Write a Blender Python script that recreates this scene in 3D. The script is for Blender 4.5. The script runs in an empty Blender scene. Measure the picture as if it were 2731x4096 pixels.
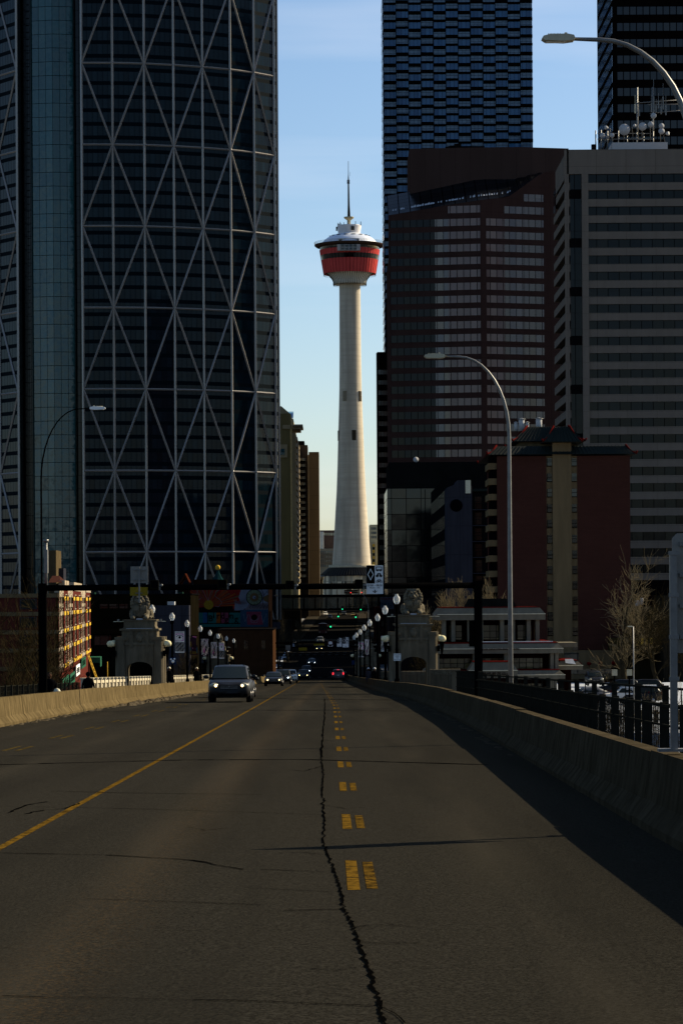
import bpy, bmesh, math, random
from mathutils import Vector, Matrix
random.seed(7)
sc = bpy.context.scene
COL = sc.collection
F, CX, HY, TH = 6300.0, 764.0, 1380.0, 0.0065
CAMZ = 1.7
cT, sT = math.cos(TH), math.sin(TH)
def P(px, py, d):
    dx = (px-CX)/F; dy = (HY-py)/F
    return d*(dx*cT+dy*sT), CAMZ+d*(-dx*sT+dy*cT)
def interp(pts, t):
    if t <= pts[0][0]: return pts[0][1]
    for (a, va), (b, vb) in zip(pts, pts[1:]):
        if t <= b: return va+(vb-va)*(t-a)/(b-a)
    return pts[-1][1]
ZP = [(-80, 1.2), (0, 0), (110, -2.53), (300, -7.42), (400, -9.95), (430, -10.6), (480, -11.1), (560, -10.8), (650, -9.9), (800, -7.6), (1100, -2.3), (1300, -.3), (4000, 2)]
XP = [(110, 0), (430, -1.9), (600, -2.2), (800, 0), (1100, 4), (1400, 8)]
def zr(y): return interp(ZP, y)
def cx(y): return interp(XP, y)
# ---------------------------------------------------------------- materials
DK = .2
DARK = {}
for nm_ in 'balustrade_stone alloy barrier_concrete acorn_glass globe_glass_yellow pod_red dome_metal pod_underside drum_white signal_green signal_red headlight_on headlight_white tail_light_on sky_mirror_glass worn_yellow_paint gold_stone banner_white banner_pink pale_bag lamp_housing sign_white white_car_paint bay_frame rubber car_glass lamp_lens crow_nest blue_roof'.split(): DARK[nm_] = 1
DARK['snow'] = .5; DARK['tower_concrete'] = .9; DARK['asphalt'] = .165; DARK['beige_precast'] = .95; DARK['hotel_stone'] = 1.5; DARK['tan_stone_bands'] = 1.2; DARK['slab_plain_slab'] = 1.4; DARK['slab_slab_block'] = 1.3; DARK['lobby_glass'] = 1; DARK['gold_tint_window'] = .9; DARK['lion_stone'] = .42; DARK['slit_dark'] = 1; DARK['hall_cream'] = .8; DARK['slab_window'] = .8; DARK['maroon_brick'] = .5; DARK['pink_brick'] = .4; DARK['yellow_band'] = .7; DARK['cream_band'] = .4; DARK['red_brick'] = .38; DARK['dish_white'] = 1; DARK['tar'] = .3; DARK['twig'] = .4
for nm_ in 'fin_block_wall dusky_block_wall white_stair_block_wall far_cream_block_wall yellow_balcony_block_wall dappled_low_block_wall'.split(): DARK[nm_] = .9
for nm_ in 'rd org yel pale teal blue pink grn tan grey night'.split(): DARK['mural_'+nm_] = .5
DARK['brown_brick_flat'] = .6; DARK['brown_granite'] = .55; DARK['penthouse_cladding'] = .7; DARK['beige_stucco'] = .65; DARK['tan_stucco'] = .45; DARK['pink_reflection_glass'] = .6; DARK['mid_reflection_glass'] = .6; DARK['rubbed_yellow_paint'] = .22; DARK['teal_glass'] = .5; DARK['red_trim'] = .22; DARK['street_asphalt'] = .22; DARK['sunlit_street'] = .35; DARK['pod_red'] = .9; DARK['bow_frame_metal'] = .60; DARK['blue_window'] = .45; DARK['pale_blue_window'] = .45; DARK['dirty_snow'] = .3; DARK['barrier_concrete'] = .24; DARK['sign_back_metal'] = .6; DARK['sign_yellow'] = .5; DARK['galvanised_steel'] = .6; DARK['worn_yellow_paint'] = .2; DARK['patchy_yellow_paint'] = .19; DARK['railing_paint'] = .45; DARK['pavilion_stone'] = .37; DARK['pavilion_stone'] = .37; DARK['barrier_concrete_shaded'] = .36; DARK['twig'] = .5
class N:
    def __init__(s, name):
        s.m = bpy.data.materials.new(name); s.m.use_nodes = True
        s.t = s.m.node_tree; s.b = s.t.nodes['Principled BSDF']
    def n(s, typ, **kw):
        nd = s.t.nodes.new('ShaderNode'+typ)
        for k, v in kw.items():
            if k.startswith('i_'):
                k = k[2:]; k = int(k) if k.isdigit() else k.replace('_', ' ')
                s.put(nd.inputs[k], v)
            else: setattr(nd, k, v)
        return nd
    def put(s, inp, v):
        if isinstance(v, bpy.types.NodeSocket): s.t.links.new(v, inp)
        else: inp.default_value = v
    def math(s, op, a, b=0.0, c=None):
        nd = s.t.nodes.new('ShaderNodeMath'); nd.operation = op
        s.put(nd.inputs[0], a); s.put(nd.inputs[1], b)
        if c is not None: s.put(nd.inputs[2], c)
        return nd.outputs[0]
    def mix(s, f, a, b, mode='MIX'):
        nd = s.t.nodes.new('ShaderNodeMix'); nd.data_type = 'RGBA'; nd.blend_type = mode
        s.put(nd.inputs[0], f)
        for i, v in ((6, a), (7, b)): s.put(nd.inputs[i], v if isinstance(v, bpy.types.NodeSocket) else (*v[:3], 1))
        return nd.outputs[2]
    def noise(s, scale, detail=3, vec=None, rough=.55):
        nd = s.n('TexNoise'); nd.inputs['Scale'].default_value = scale; nd.inputs['Detail'].default_value = detail
        nd.inputs['Roughness'].default_value = rough
        if vec is not None: s.put(nd.inputs['Vector'], vec)
        return nd.outputs['Fac']
    def pos(s, sx=1, sy=1, sz=1, src='Object'):
        tc = s.n('TexCoord'); mp = s.n('Mapping'); s.put(mp.inputs['Vector'], tc.outputs[src])
        mp.inputs['Scale'].default_value = (sx, sy, sz); return mp.outputs[0]
    def ramp(s, f, lo, hi, a=0.0, b=1.0):
        nd = s.n('MapRange'); s.put(nd.inputs[0], f)
        for i, v in enumerate((lo, hi, a, b)): nd.inputs[i+1].default_value = v
        return nd.outputs[0]
    def bump(s, h, st=.3, dist=.02):
        nd = s.n('Bump'); nd.inputs['Strength'].default_value = st; nd.inputs['Distance'].default_value = dist
        s.put(nd.inputs['Height'], h); s.t.links.new(nd.outputs[0], s.b.inputs['Normal'])
    def fin(s, col=None, rough=None, metal=0, spec=None, ior=None):
        kk = DARK.get(s.m.name, DK)
        if col is not None and kk != 1:
            if isinstance(col, bpy.types.NodeSocket):
                col = s.mix(1.0, col, (kk, kk, kk), 'MULTIPLY')
            else: col = tuple(x*kk for x in col[:3])
        if col is not None: s.put(s.b.inputs['Base Color'], col if isinstance(col, bpy.types.NodeSocket) else (*col[:3], 1))
        if rough is not None: s.put(s.b.inputs['Roughness'], rough)
        s.b.inputs['Metallic'].default_value = metal
        if spec is not None: s.put(s.b.inputs['Specular IOR Level'], spec)
        if ior is not None: s.b.inputs['IOR'].default_value = ior
        return s.m
def hsc(c, k): return tuple(min(1, x*k) for x in c)
def mat(name, col, rough=.7, metal=0, spec=0, ns=2.0, amt=.3, st=(1, 1, 1), bump=0, bs=None):
    k = N(name); v = k.pos(*st)
    f = k.noise(ns, 4, v); f2 = k.noise(ns*7, 3, v)
    f = k.math('ADD', k.math('MULTIPLY', f, .65), k.math('MULTIPLY', f2, .35))
    f = k.ramp(f, .3, .7)
    c = k.mix(f, hsc(col, 1-amt), hsc(col, 1+amt))
    if bump: k.bump(k.noise(bs or ns*10, 4, v), bump, .03)
    return k.fin(c, rough, metal, spec)
def stain(name, col, amt=.35, rough=.85, ns=.6, streak=.12, bump=.2, joints=None):
    """stone or concrete with run-down streaks, and optional panel joints from the UVs in metres"""
    k = N(name)
    f = k.noise(ns*3, 5, k.pos(1, 1, streak)); g = k.noise(ns*.5, 4, k.pos()); h = k.noise(30, 3, k.pos())
    c = k.mix(k.ramp(f, .35, .7), hsc(col, 1-amt), hsc(col, 1+amt*.6))
    c = k.mix(k.ramp(g, .35, .65, 0, .5), c, hsc(col, 1-amt))
    c = k.mix(k.ramp(h, .3, .7, 0, .25), c, hsc(col, .5))
    if joints:
        u = k.n('UVMap'); sp = k.n('SeparateXYZ', i_0=u.outputs[0])
        a = k.math('FRACT', k.math('DIVIDE', sp.outputs[0], joints[0])); b = k.math('FRACT', k.math('DIVIDE', sp.outputs[1], joints[1]))
        j = k.math('MAXIMUM', k.math('LESS_THAN', a, .04/joints[0]*joints[2]), k.math('LESS_THAN', b, .04/joints[1]*joints[2]))
        c = k.mix(k.math('MULTIPLY', j, .55), c, hsc(col, .3))
    if bump: k.bump(h, bump, .02)
    return k.fin(c, rough, 0, 0)
def panes(name, c1, c2, pw, ph, frame=(.02, .02, .02), fw=.06, fh=.06, wob=.01, rough=.06, spec=.5, ior=1.5, lit=0.0, metal=0, litcol=(1, .8, .45), jitter=.5, wave=0.004, fsp=.97):
    """curtain-wall glass: pane grid in metres from the UVs, each pane a slightly different tint and tilt"""
    k = N(name); u = k.n('UVMap'); sp = k.n('SeparateXYZ', i_0=u.outputs[0])
    a = k.math('DIVIDE', sp.outputs[0], pw); b = k.math('DIVIDE', sp.outputs[1], ph)
    cell = k.n('CombineXYZ', i_0=k.math('FLOOR', a), i_1=k.math('FLOOR', b))
    wn = k.n('TexWhiteNoise', i_Vector=cell.outputs[0])
    c = k.mix(k.math('POWER', wn.outputs[0], 1/jitter), c1, c2)
    fr = k.math('MAXIMUM', k.math('LESS_THAN', k.math('FRACT', a), fw/pw), k.math('LESS_THAN', k.math('FRACT', b), fh/ph))
    # waviness and pane tilt
    geo = k.n('NewGeometry')
    off = k.n('VectorMath', operation='SUBTRACT', i_0=wn.outputs[1], i_1=(.5, .5, .5))
    sc1 = k.n('VectorMath', operation='SCALE', i_0=off.outputs[0]); sc1.inputs[3].default_value = wob
    nz = k.n('TexNoise'); k.put(nz.inputs['Vector'], k.pos(1, 1, 1)); nz.inputs['Scale'].default_value = .9
    of2 = k.n('VectorMath', operation='SUBTRACT', i_0=nz.outputs['Color'], i_1=(.5, .5, .5))
    sc2 = k.n('VectorMath', operation='SCALE', i_0=of2.outputs[0]); sc2.inputs[3].default_value = wave*4
    ad = k.n('VectorMath', operation='ADD', i_0=sc1.outputs[0], i_1=sc2.outputs[0])
    ad2 = k.n('VectorMath', operation='ADD', i_0=geo.outputs['Normal'], i_1=ad.outputs[0])
    nm = k.n('VectorMath', operation='NORMALIZE', i_0=ad2.outputs[0])
    k.t.links.new(nm.outputs[0], k.b.inputs['Normal'])
    c = k.mix(fr, c, frame)
    r = k.math('ADD', k.math('MULTIPLY', fr, .5), rough)
    if lit:
        on = k.math('MULTIPLY', k.math('GREATER_THAN', wn.outputs[0], 1-lit), k.math('SUBTRACT', 1.0, fr))
        k.b.inputs['Emission Color'].default_value = (*litcol, 1)
        k.put(k.b.inputs['Emission Strength'], k.math('MULTIPLY', on, .22))
    return k.fin(c, r, metal, k.math('SUBTRACT', spec, k.math('MULTIPLY', fr, spec*fsp)), ior)
def brick(name, c1, c2, mortar, sc_=1.0, rough=.9):
    k = N(name); u = k.n('UVMap')
    br = k.n('TexBrick', i_Vector=u.outputs[0]); br.inputs['Scale'].default_value = sc_
    for i, c in zip((1, 2, 3), (c1, c2, mortar)): br.inputs[i].default_value = (*c, 1)
    br.inputs['Mortar Size'].default_value = .012; br.inputs['Brick Width'].default_value = .24; br.inputs['Row Height'].default_value = .08
    g = k.noise(.25, 5, k.pos()); c = k.mix(k.ramp(g, .3, .7, 0, .45), br.outputs[0], hsc(c1, .55))
    g2 = k.noise(.9, 4, k.pos(.25, .25, 2.5)); c = k.mix(k.ramp(g2, .4, .75, 0, .35), c, hsc(c2, .6))
    return k.fin(c, rough, 0, 0)
def emit(name, col, st, base=None):
    k = N(name); k.b.inputs['Emission Color'].default_value = (*col, 1); k.b.inputs['Emission Strength'].default_value = st
    return k.fin(base or col, .4)
def clearglass(name, col=(.80, .80, .76), rough=.3):
    k = N(name); k.fin(col, rough); k.b.inputs['Transmission Weight'].default_value = .6; k.b.inputs['IOR'].default_value = 1.15; return k.m
M = {}
# ---------------------------------------------------------------- mesh builder
ORG = {}
class MB:
    def __init__(s): s.v = []; s.f = []; s.uv = []; s.mi = []; s.sm = []
    def add(s, vs, fs, uvs=None, mi=0, smooth=False):
        o = len(s.v); s.v += [tuple(map(float, p)) for p in vs]
        for i, f in enumerate(fs):
            s.f.append([o+j for j in f]); s.mi.append(mi); s.sm.append(smooth)
            s.uv.append(uvs[i] if uvs else None)
        return s
    def quad(s, a, b, c, d, uv=None, mi=0):
        if uv is None:
            A, B, D = Vector(a), Vector(b), Vector(d); w = (B-A).length; h = (D-A).length
            uv = [(0, 0), (w, 0), (w, h), (0, h)]
        return s.add([a, b, c, d], [[0, 1, 2, 3]], [uv], mi)
    def poly(s, pts, mi=0): return s.add(pts, [list(range(len(pts)))], None, mi)
    def prism(s, poly, z0, z1, mi=0, cap=True, smooth=False):
        """vertical prism over an XY polygon (ccw), UVs run in metres"""
        n = len(poly); L = 0
        for i in range(n):
            a = poly[i]; b = poly[(i+1) % n]; w = math.hypot(b[0]-a[0], b[1]-a[1])
            s.add([(a[0], a[1], z0), (b[0], b[1], z0), (b[0], b[1], z1), (a[0], a[1], z1)], [[0, 1, 2, 3]], [[(L, z0), (L+w, z0), (L+w, z1), (L, z1)]], mi, smooth)
            L += w
        if cap:
            s.add([(p[0], p[1], z1) for p in poly], [list(range(n))], [[(p[0], p[1]) for p in poly]], mi)
            s.add([(p[0], p[1], z0) for p in poly], [list(range(n))[::-1]], [[(p[0], p[1]) for p in poly][::-1]], mi)
        return s
    def box(s, x0, x1, y0, y1, z0, z1, mi=0):
        if x0 > x1: x0, x1 = x1, x0
        if y0 > y1: y0, y1 = y1, y0
        if z0 > z1: z0, z1 = z1, z0
        def q(a, b, c, d, ax):
            f = {'y': lambda p: (p[0], p[2]), 'x': lambda p: (p[1], p[2]), 'z': lambda p: (p[0], p[1])}[ax]
            s.add([a, b, c, d], [[0, 1, 2, 3]], [[f(p) for p in (a, b, c, d)]], mi)
        q((x0, y0, z0), (x1, y0, z0), (x1, y0, z1), (x0, y0, z1), 'y'); q((x1, y1, z0), (x0, y1, z0), (x0, y1, z1), (x1, y1, z1), 'y')
        q((x1, y0, z0), (x1, y1, z0), (x1, y1, z1), (x1, y0, z1), 'x'); q((x0, y1, z0), (x0, y0, z0), (x0, y0, z1), (x0, y1, z1), 'x')
        q((x0, y0, z1), (x1, y0, z1), (x1, y1, z1), (x0, y1, z1), 'z'); q((x0, y1, z0), (x1, y1, z0), (x1, y0, z0), (x0, y0, z0), 'z')
        return s
    def extr(s, prof, x0, x1, axis='x', mi=0):
        """profile (a,b) extruded: axis x -> (x,a,b); axis y -> (a,y,b)"""
        g = (lambda t, a, b: (t, a, b)) if axis == 'x' else (lambda t, a, b: (a, t, b))
        n = len(prof); v = [g(x0, a, b) for a, b in prof]+[g(x1, a, b) for a, b in prof]
        fs = [[i, (i+1) % n, n+(i+1) % n, n+i] for i in range(n)]+[list(range(n))[::-1], list(range(n, 2*n))]
        return s.add(v, fs, None, mi)
    def tube(s, pts, r, n=8, mi=0, cap=True):
        pts = [Vector(p) for p in pts]; rs = r if isinstance(r, (list, tuple)) else [r]*len(pts)
        vs = []; fs = []; up = Vector((0, 0, 1))
        prev = None
        for i, p in enumerate(pts):
            t = (pts[min(i+1, len(pts)-1)]-pts[max(i-1, 0)])
            if t.length < 1e-9: t = Vector((0, 0, 1))
            t.normalize()
            if prev is None: a = t.orthogonal().normalized()
            else:
                a = prev-t*prev.dot(t)
                a = a.normalized() if a.length > 1e-6 else t.orthogonal().normalized()
            prev = a; b = t.cross(a)
            for j in range(n):
                an = 2*math.pi*j/n; vs.append(p+(a*math.cos(an)+b*math.sin(an))*rs[i])
        for i in range(len(pts)-1):
            for j in range(n): fs.append([i*n+j, i*n+(j+1) % n, (i+1)*n+(j+1) % n, (i+1)*n+j])
        if cap: fs.append(list(range(n))[::-1]); fs.append([(len(pts)-1)*n+j for j in range(n)])
        return s.add(vs, fs, None, mi, n > 4)
    def lathe(s, c, prof, n=24, mi=0, rf=None, smooth=True, a0=0, a1=2*math.pi, squash=1):
        full = abs(a1-a0-2*math.pi) < 1e-6; m = n if full else n+1; vs = []; fs = []; uvs = []
        for k, (r, z) in enumerate(prof):
            for j in range(m):
                a = a0+(a1-a0)*j/n; rr = r*(rf(j, k) if rf else 1)
                vs.append((c[0]+rr*math.cos(a), c[1]+rr*math.sin(a)*squash, c[2]+z))
        for k in range(len(prof)-1):
            for j in range(n):
                fs.append([k*m+j, k*m+(j+1) % m, (k+1)*m+(j+1) % m, (k+1)*m+j])
                r = max(prof[k][0], prof[k+1][0]); u0 = (a0+(a1-a0)*j/n)*r; u1 = (a0+(a1-a0)*(j+1)/n)*r
                uvs.append([(u0, prof[k][1]), (u1, prof[k][1]), (u1, prof[k+1][1]), (u0, prof[k+1][1])])
        return s.add(vs, fs, uvs, mi, smooth)
    def ball(s, c, r, n=16, mi=0, sx=1, sy=1, sz=1, rot=None):
        vs = []; m = max(6, n//2)
        for k in range(m+1):
            t = math.pi*k/m
            for j in range(n):
                a = 2*math.pi*j/n; p = Vector((math.sin(t)*math.cos(a)*sx*r, math.sin(t)*math.sin(a)*sy*r, -math.cos(t)*sz*r))
                if rot: p = rot @ p
                vs.append(Vector(c)+p)
        fs = [[k*n+j, k*n+(j+1) % n, (k+1)*n+(j+1) % n, (k+1)*n+j] for k in range(m) for j in range(n)]
        return s.add(vs, fs, None, mi, True)
    def disc(s, c, r, nrm, n=20, mi=0, th=.01):
        nrm = Vector(nrm).normalized(); c = Vector(c)
        return s.tube([c-nrm*th/2, c+nrm*th/2], r, n, mi)
    def build(s, name, m, parent=None, org=None, smooth=None):
        me = bpy.data.meshes.new(name)
        o3 = Vector((0, 0, 0))
        if org is not None: o3 = Vector(org)
        elif parent is not None: o3 = ORG.get(parent.name, Vector((0, 0, 0)))
        me.from_pydata([tuple(Vector(v)-o3) for v in s.v], [], s.f)
        ms = m if isinstance(m, (list, tuple)) else [m]
        for x in ms: me.materials.append(x)
        uvl = me.uv_layers.new(name='UVMap')
        for p, uv, mi, sm in zip(me.polygons, s.uv, s.mi, s.sm):
            p.material_index = min(mi, len(ms)-1); p.use_smooth = sm if smooth is None else smooth
            for k, li in enumerate(p.loop_indices):
                if uv: uvl.data[li].uv = uv[k]
                else:
                    co = me.vertices[me.loops[li].vertex_index].co; uvl.data[li].uv = (co[0]+co[1], co[2])
        me.validate(); me.update()
        ob = bpy.data.objects.new(name, me); COL.objects.link(ob)
        if parent is not None: ob.parent = parent; ORG[ob.name] = ORG.get(parent.name, Vector((0, 0, 0)))
        elif org is not None: ob.location = o3; ORG[ob.name] = o3
        else: ORG[ob.name] = Vector((0, 0, 0))
        return ob
def tag(o, label, cat, group=None):
    o['label'] = label; o['category'] = cat
    if group: o['group'] = group
    return o
def thing(name, label, cat, loc=(0, 0, 0), group=None):
    o = bpy.data.objects.new(name, None); COL.objects.link(o); o.location = loc; o.empty_display_size = .5
    ORG[o.name] = Vector(loc); return tag(o, label, cat, group)
def struct(o, kind='structure'): o['kind'] = kind; return o
def dup(root, loc, rotz=0, label=None, scale=None, group=None, skip=()):
    def rec(o, par):
        c = o.copy(); COL.objects.link(c)
        if par is not None: c.parent = par
        for ch in list(o.children):
            if ch.name.split('.')[0] not in skip: rec(ch, c)
        return c
    r = rec(root, None); r.location = loc; r.rotation_euler = (0, 0, rotz)
    if scale: r.scale = (scale,)*3 if not isinstance(scale, tuple) else scale
    if label: r['label'] = label
    if group: r['group'] = group
    return r
def text(parent, s, size, loc, rot=(math.pi/2, 0, 0), m=None, name='lettering', align='CENTER', ext=.004, org=None, sx=1, bold=0):
    cu = bpy.data.curves.new('t', 'FONT'); cu.body = s; cu.size = size; cu.extrude = ext; cu.align_x = align; cu.align_y = 'CENTER'; cu.offset = bold
    cu.resolution_u = 3
    ob = bpy.data.objects.new('t', cu); COL.objects.link(ob)
    bpy.context.view_layer.update()
    me = bpy.data.meshes.new_from_object(ob.evaluated_get(bpy.context.evaluated_depsgraph_get()))
    bpy.data.objects.remove(ob)
    o3 = ORG.get(parent.name, Vector((0, 0, 0))) if parent is not None else Vector(org or (0, 0, 0))
    from mathutils import Euler
    T = Matrix.Translation(Vector(loc)-o3) @ Euler(rot).to_matrix().to_4x4() @ Matrix.Diagonal((sx, 1, 1, 1))
    me.transform(T); me.materials.clear(); me.materials.append(m); me.name = name
    o = bpy.data.objects.new(name, me); COL.objects.link(o)
    if parent is not None: o.parent = parent; ORG[o.name] = o3
    return o
def remesh_build(mb, name, m, voxel=.05, parent=None, disp=0, dscale=1.0, sub=0):
    o = mb.build(name, m, parent)
    md = o.modifiers.new('r', 'REMESH'); md.mode = 'VOXEL'; md.voxel_size = voxel; md.use_smooth_shade = True
    if disp:
        tx = bpy.data.textures.new('d', 'CLOUDS'); tx.noise_scale = dscale; tx.noise_depth = 3
        d = o.modifiers.new('d', 'DISPLACE'); d.texture = tx; d.strength = disp; d.mid_level = .5; d.texture_coords = 'LOCAL'
    sm = o.modifiers.new('s', 'SMOOTH'); sm.iterations = 1
    bpy.context.view_layer.update()
    me = bpy.data.meshes.new_from_object(o.evaluated_get(bpy.context.evaluated_depsgraph_get()))
    o.modifiers.clear(); o.data = me; me.name = name
    if not me.materials: me.materials.append(m)
    return o
# ---------------------------------------------------------------- palette
def asphalt():
    k = N('asphalt'); v = k.pos()
    big = k.noise(.35, 4, k.pos(1, .12, 1)); sp = k.noise(38, 3, v, .8); sp2 = k.noise(11, 5, v, .85); lane = k.noise(1.3, 2, k.pos(1, .02, 1))
    c = k.mix(k.ramp(sp, .44, .57), (.010, .010, .0092), (.13, .122, .098))
    c = k.mix(k.ramp(sp2, .40, .62, 0, .55), c, (.030, .029, .025))
    c = k.mix(k.ramp(big, .35, .7, 0, .5), c, (.048, .044, .035))
    oil = k.math('MULTIPLY', k.ramp(k.noise(.9, 4, k.pos(1.2, .05, 1)), .45, .62), .5)
    c = k.mix(oil, c, (.020, .020, .019))
    # polished tyre tracks, rubbed lighter; their golden sun sheen is painted in too
    x = k.n('SeparateXYZ', i_0=v).outputs[0]
    def track(x0, w):
        d = k.math('ABSOLUTE', k.math('SUBTRACT', x, x0)); return k.ramp(d, 0, w, 1, 0)
    tr = track(-1.7, .42)
    for x0, w in ((1.35, .5), (-5.3, .5), (-8.0, .45)): tr = k.math('MAXIMUM', tr, track(x0, w))
    tr = k.math('MULTIPLY', tr, k.ramp(k.noise(1.6, 5, k.pos(1, .06, 1)), .35, .75))
    c = k.mix(k.math('MULTIPLY', tr, .7), c, (.13, .112, .082))
    wear_glint = k.math('MULTIPLY', track(-1.55, .5), k.ramp(k.noise(30, 3, v, .8), .52, .6))  # orange flecks: wheel-path wear plus a highlight painted into the colour
    c = k.mix(k.math('MULTIPLY', wear_glint, .45), c, (.34, .20, .08))
    k.bump(k.math('ADD', k.noise(55, 3, v), k.math('MULTIPLY', k.noise(20, 3, v), .8)), .6, .015)
    k.b.inputs['Sheen Weight'].default_value = .035; k.b.inputs['Sheen Roughness'].default_value = .35; k.b.inputs['Sheen Tint'].default_value = (1, .86, .62, 1)
    return k.fin(c, k.ramp(lane, .3, .7, .66, .80), 0, 0)
M['asphalt'] = asphalt()
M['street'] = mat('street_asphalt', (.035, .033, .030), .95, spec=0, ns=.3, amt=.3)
M['walk'] = mat('sidewalk_concrete', (.12, .105, .08), .9, spec=0, ns=.5, amt=.3)
M['tar'] = mat('tar', (.004, .004, .004), 1.0, spec=0, amt=.1)
def worn(name, c, thr=.5):
    k = N(name); v = k.pos(); n = k.noise(9, 5, v, .8)
    k.fin(k.mix(k.ramp(n, thr-.08, thr+.10), (.03, .026, .018), c), .8, 0, 0); return k.m
M['ypaint'] = worn('worn_yellow_paint', (.50, .28, .04), .45)
M['ypaint3'] = worn('patchy_yellow_paint', (.46, .26, .04), .47)
M['ypaint2'] = worn('rubbed_yellow_paint', (.30, .21, .06), .47)
M['wpaint'] = worn('worn_white_paint', (.55, .55, .5), .45)
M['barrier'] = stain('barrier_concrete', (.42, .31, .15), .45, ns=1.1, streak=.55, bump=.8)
M['barrier_shaded'] = stain('barrier_concrete_shaded', (.15, .12, .075), .45, ns=1.1, streak=.6, bump=.5)  # shaded copy of the barrier concrete, the shade put into its colour
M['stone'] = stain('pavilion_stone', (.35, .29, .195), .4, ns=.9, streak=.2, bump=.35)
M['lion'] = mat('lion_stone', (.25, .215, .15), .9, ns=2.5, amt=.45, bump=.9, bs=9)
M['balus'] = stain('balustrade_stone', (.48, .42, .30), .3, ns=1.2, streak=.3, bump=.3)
M['snow'] = mat('snow', (.62, .66, .72), .6, ns=1.2, amt=.15, bump=.4, bs=5)
M['dirt'] = mat('dirty_snow', (.16, .13, .085), .9, ns=3, amt=.6, bump=.8, bs=8)
M['black'] = mat('black_paint', (.008, .008, .0085), .7, spec=.0, ns=4, amt=.3)
M['rail'] = mat('railing_paint', (.028, .028, .022), .6, spec=0, ns=4, amt=.3)
M['steel'] = mat('galvanised_steel', (.26, .255, .24), .45, metal=.5, ns=3, amt=.25)
M['signback'] = mat('sign_back_metal', (.30, .285, .25), .5, metal=.3, ns=1.2, amt=.12)
M['lamphead'] = mat('lamp_housing', (.36, .33, .24), .5, metal=.2, ns=4, amt=.15)
M['white'] = mat('sign_white', (.62, .63, .62), .5, ns=2, amt=.05)
M['ink'] = mat('sign_black', (.008, .008, .01), .5, ns=2, amt=.05)
M['signgreen'] = mat('sign_mint', (.10, .36, .22), .6, ns=2, amt=.15)
M['signblue'] = mat('sign_blue', (.03, .09, .25), .6, ns=2, amt=.15)
M['signyellow'] = mat('sign_yellow', (.42, .30, .03), .6, ns=2, amt=.15)
M['red'] = mat('red_trim', (.24, .022, .018), .6, ns=2, amt=.2)
M['darkred'] = mat('dark_red_wall', (.06, .016, .013), .85, ns=1, amt=.25)
M['globe'] = mat('globe_glass_yellow', (.62, .55, .33), .25, ns=2, amt=.15)
M['acorn'] = clearglass('acorn_glass')
M['bark'] = mat('bark', (.10, .085, .055), .9, ns=3, amt=.5, bump=.6)
M['twig'] = mat('twig', (.26, .20, .11), .8, ns=1.5, amt=.5)
M['greenroof'] = N('green_metal_roof').fin((.012, .035, .028), .85, 0, .2)
M['tan'] = stain('tan_stucco', (.30, .215, .115), .25, ns=.4, bump=.1)
M['tan2'] = stain('tan_stone_bands', (.26, .21, .12), .3, ns=.15, bump=.1)
M['brickred'] = brick('red_brick', (.145, .056, .042), (.12, .048, .036), (.10, .045, .035), .5)
M['brickapt'] = brick('maroon_brick', (.20, .04, .028), (.15, .03, .022), (.10, .05, .04), 1)
M['brickpink'] = brick('pink_brick', (.36, .22, .17), (.30, .18, .14), (.22, .15, .12), 1)
M['bandyel'] = mat('yellow_band', (.62, .38, .05), .8, ns=1, amt=.1)
M['bandwhite'] = mat('cream_band', (.66, .55, .40), .8, ns=1, amt=.1)
M['lilac'] = stain('lilac_concrete', (.15, .15, .19), .25, ns=.5, bump=.1, joints=(3, 4.4, 2))
M['beige'] = stain('beige_precast', (.165, .134, .108), .12, ns=.2, bump=.1, joints=(5.6, 3.1, 2))
M['brown'] = stain('brown_granite', (.080, .043, .036), .18, ns=.15, bump=0, joints=(4.4, 2.9, 1.5), rough=.5)
M['browndk'] = stain('umber_granite', (.018, .013, .013), .3, ns=.2, bump=0, rough=.5)
M['charc'] = mat('charcoal_cladding', (.022, .021, .022), .6, ns=.3, amt=.3)
M['pix'] = mat('dark_bronze_cladding', (.008, .007, .008), .5, ns=.3, amt=.3)
M['bowsteel'] = mat('bow_frame_metal', (.29, .26, .23), .32, metal=.0, spec=1.0, ns=.12, amt=.10)
M['shaft'] = N('tower_concrete')
k = M['shaft']; v = k.pos()
f = k.noise(.5, 5, k.pos(1, 1, .06)); h = k.noise(.6, 4, k.pos(.15, .15, 1.6)); g = k.noise(.05, 4, v)
c = k.mix(k.ramp(f, .35, .65), (.34, .29, .215), (.50, .435, .33)); c = k.mix(k.ramp(h, .4, .7, 0, .4), c, (.27, .23, .17)); c = k.mix(k.ramp(g, .4, .6, 0, .25), c, (.55, .47, .33))
zz = k.n('SeparateXYZ', i_0=v).outputs[2]; rg = k.math('LESS_THAN', k.math('FRACT', k.math('DIVIDE', zz, 2.3)), .06)
c = k.mix(k.math('MULTIPLY', rg, .25), c, (.2, .17, .13)); M['shaft'] = k.fin(c, .85)
M['cream'] = mat('pod_underside', (.58, .56, .47), .6, ns=.5, amt=.12)
M['pod'] = mat('pod_red', (.50, .066, .058), .5, ns=.3, amt=.12)
M['dome'] = mat('dome_metal', (.66, .70, .76), .35, metal=.25, spec=.4, ns=.4, amt=.1)
M['rim'] = mat('rim_copper', (.26, .16, .12), .6, ns=.5, amt=.2)
M['podglass'] = panes('pod_window', (.006, .007, .009), (.02, .022, .03), 1.7, 3, (.16, .14, .13), .12, .1, .05, .08)
M['bowglass'] = panes('bow_glass', (.008, .028, .044), (.022, .062, .090), 1.45, 3.77, (.008, .022, .034), .12, 1.1, .012, .09, .12, 1.5, 0, jitter=.8, wave=.006, fsp=.9)
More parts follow.
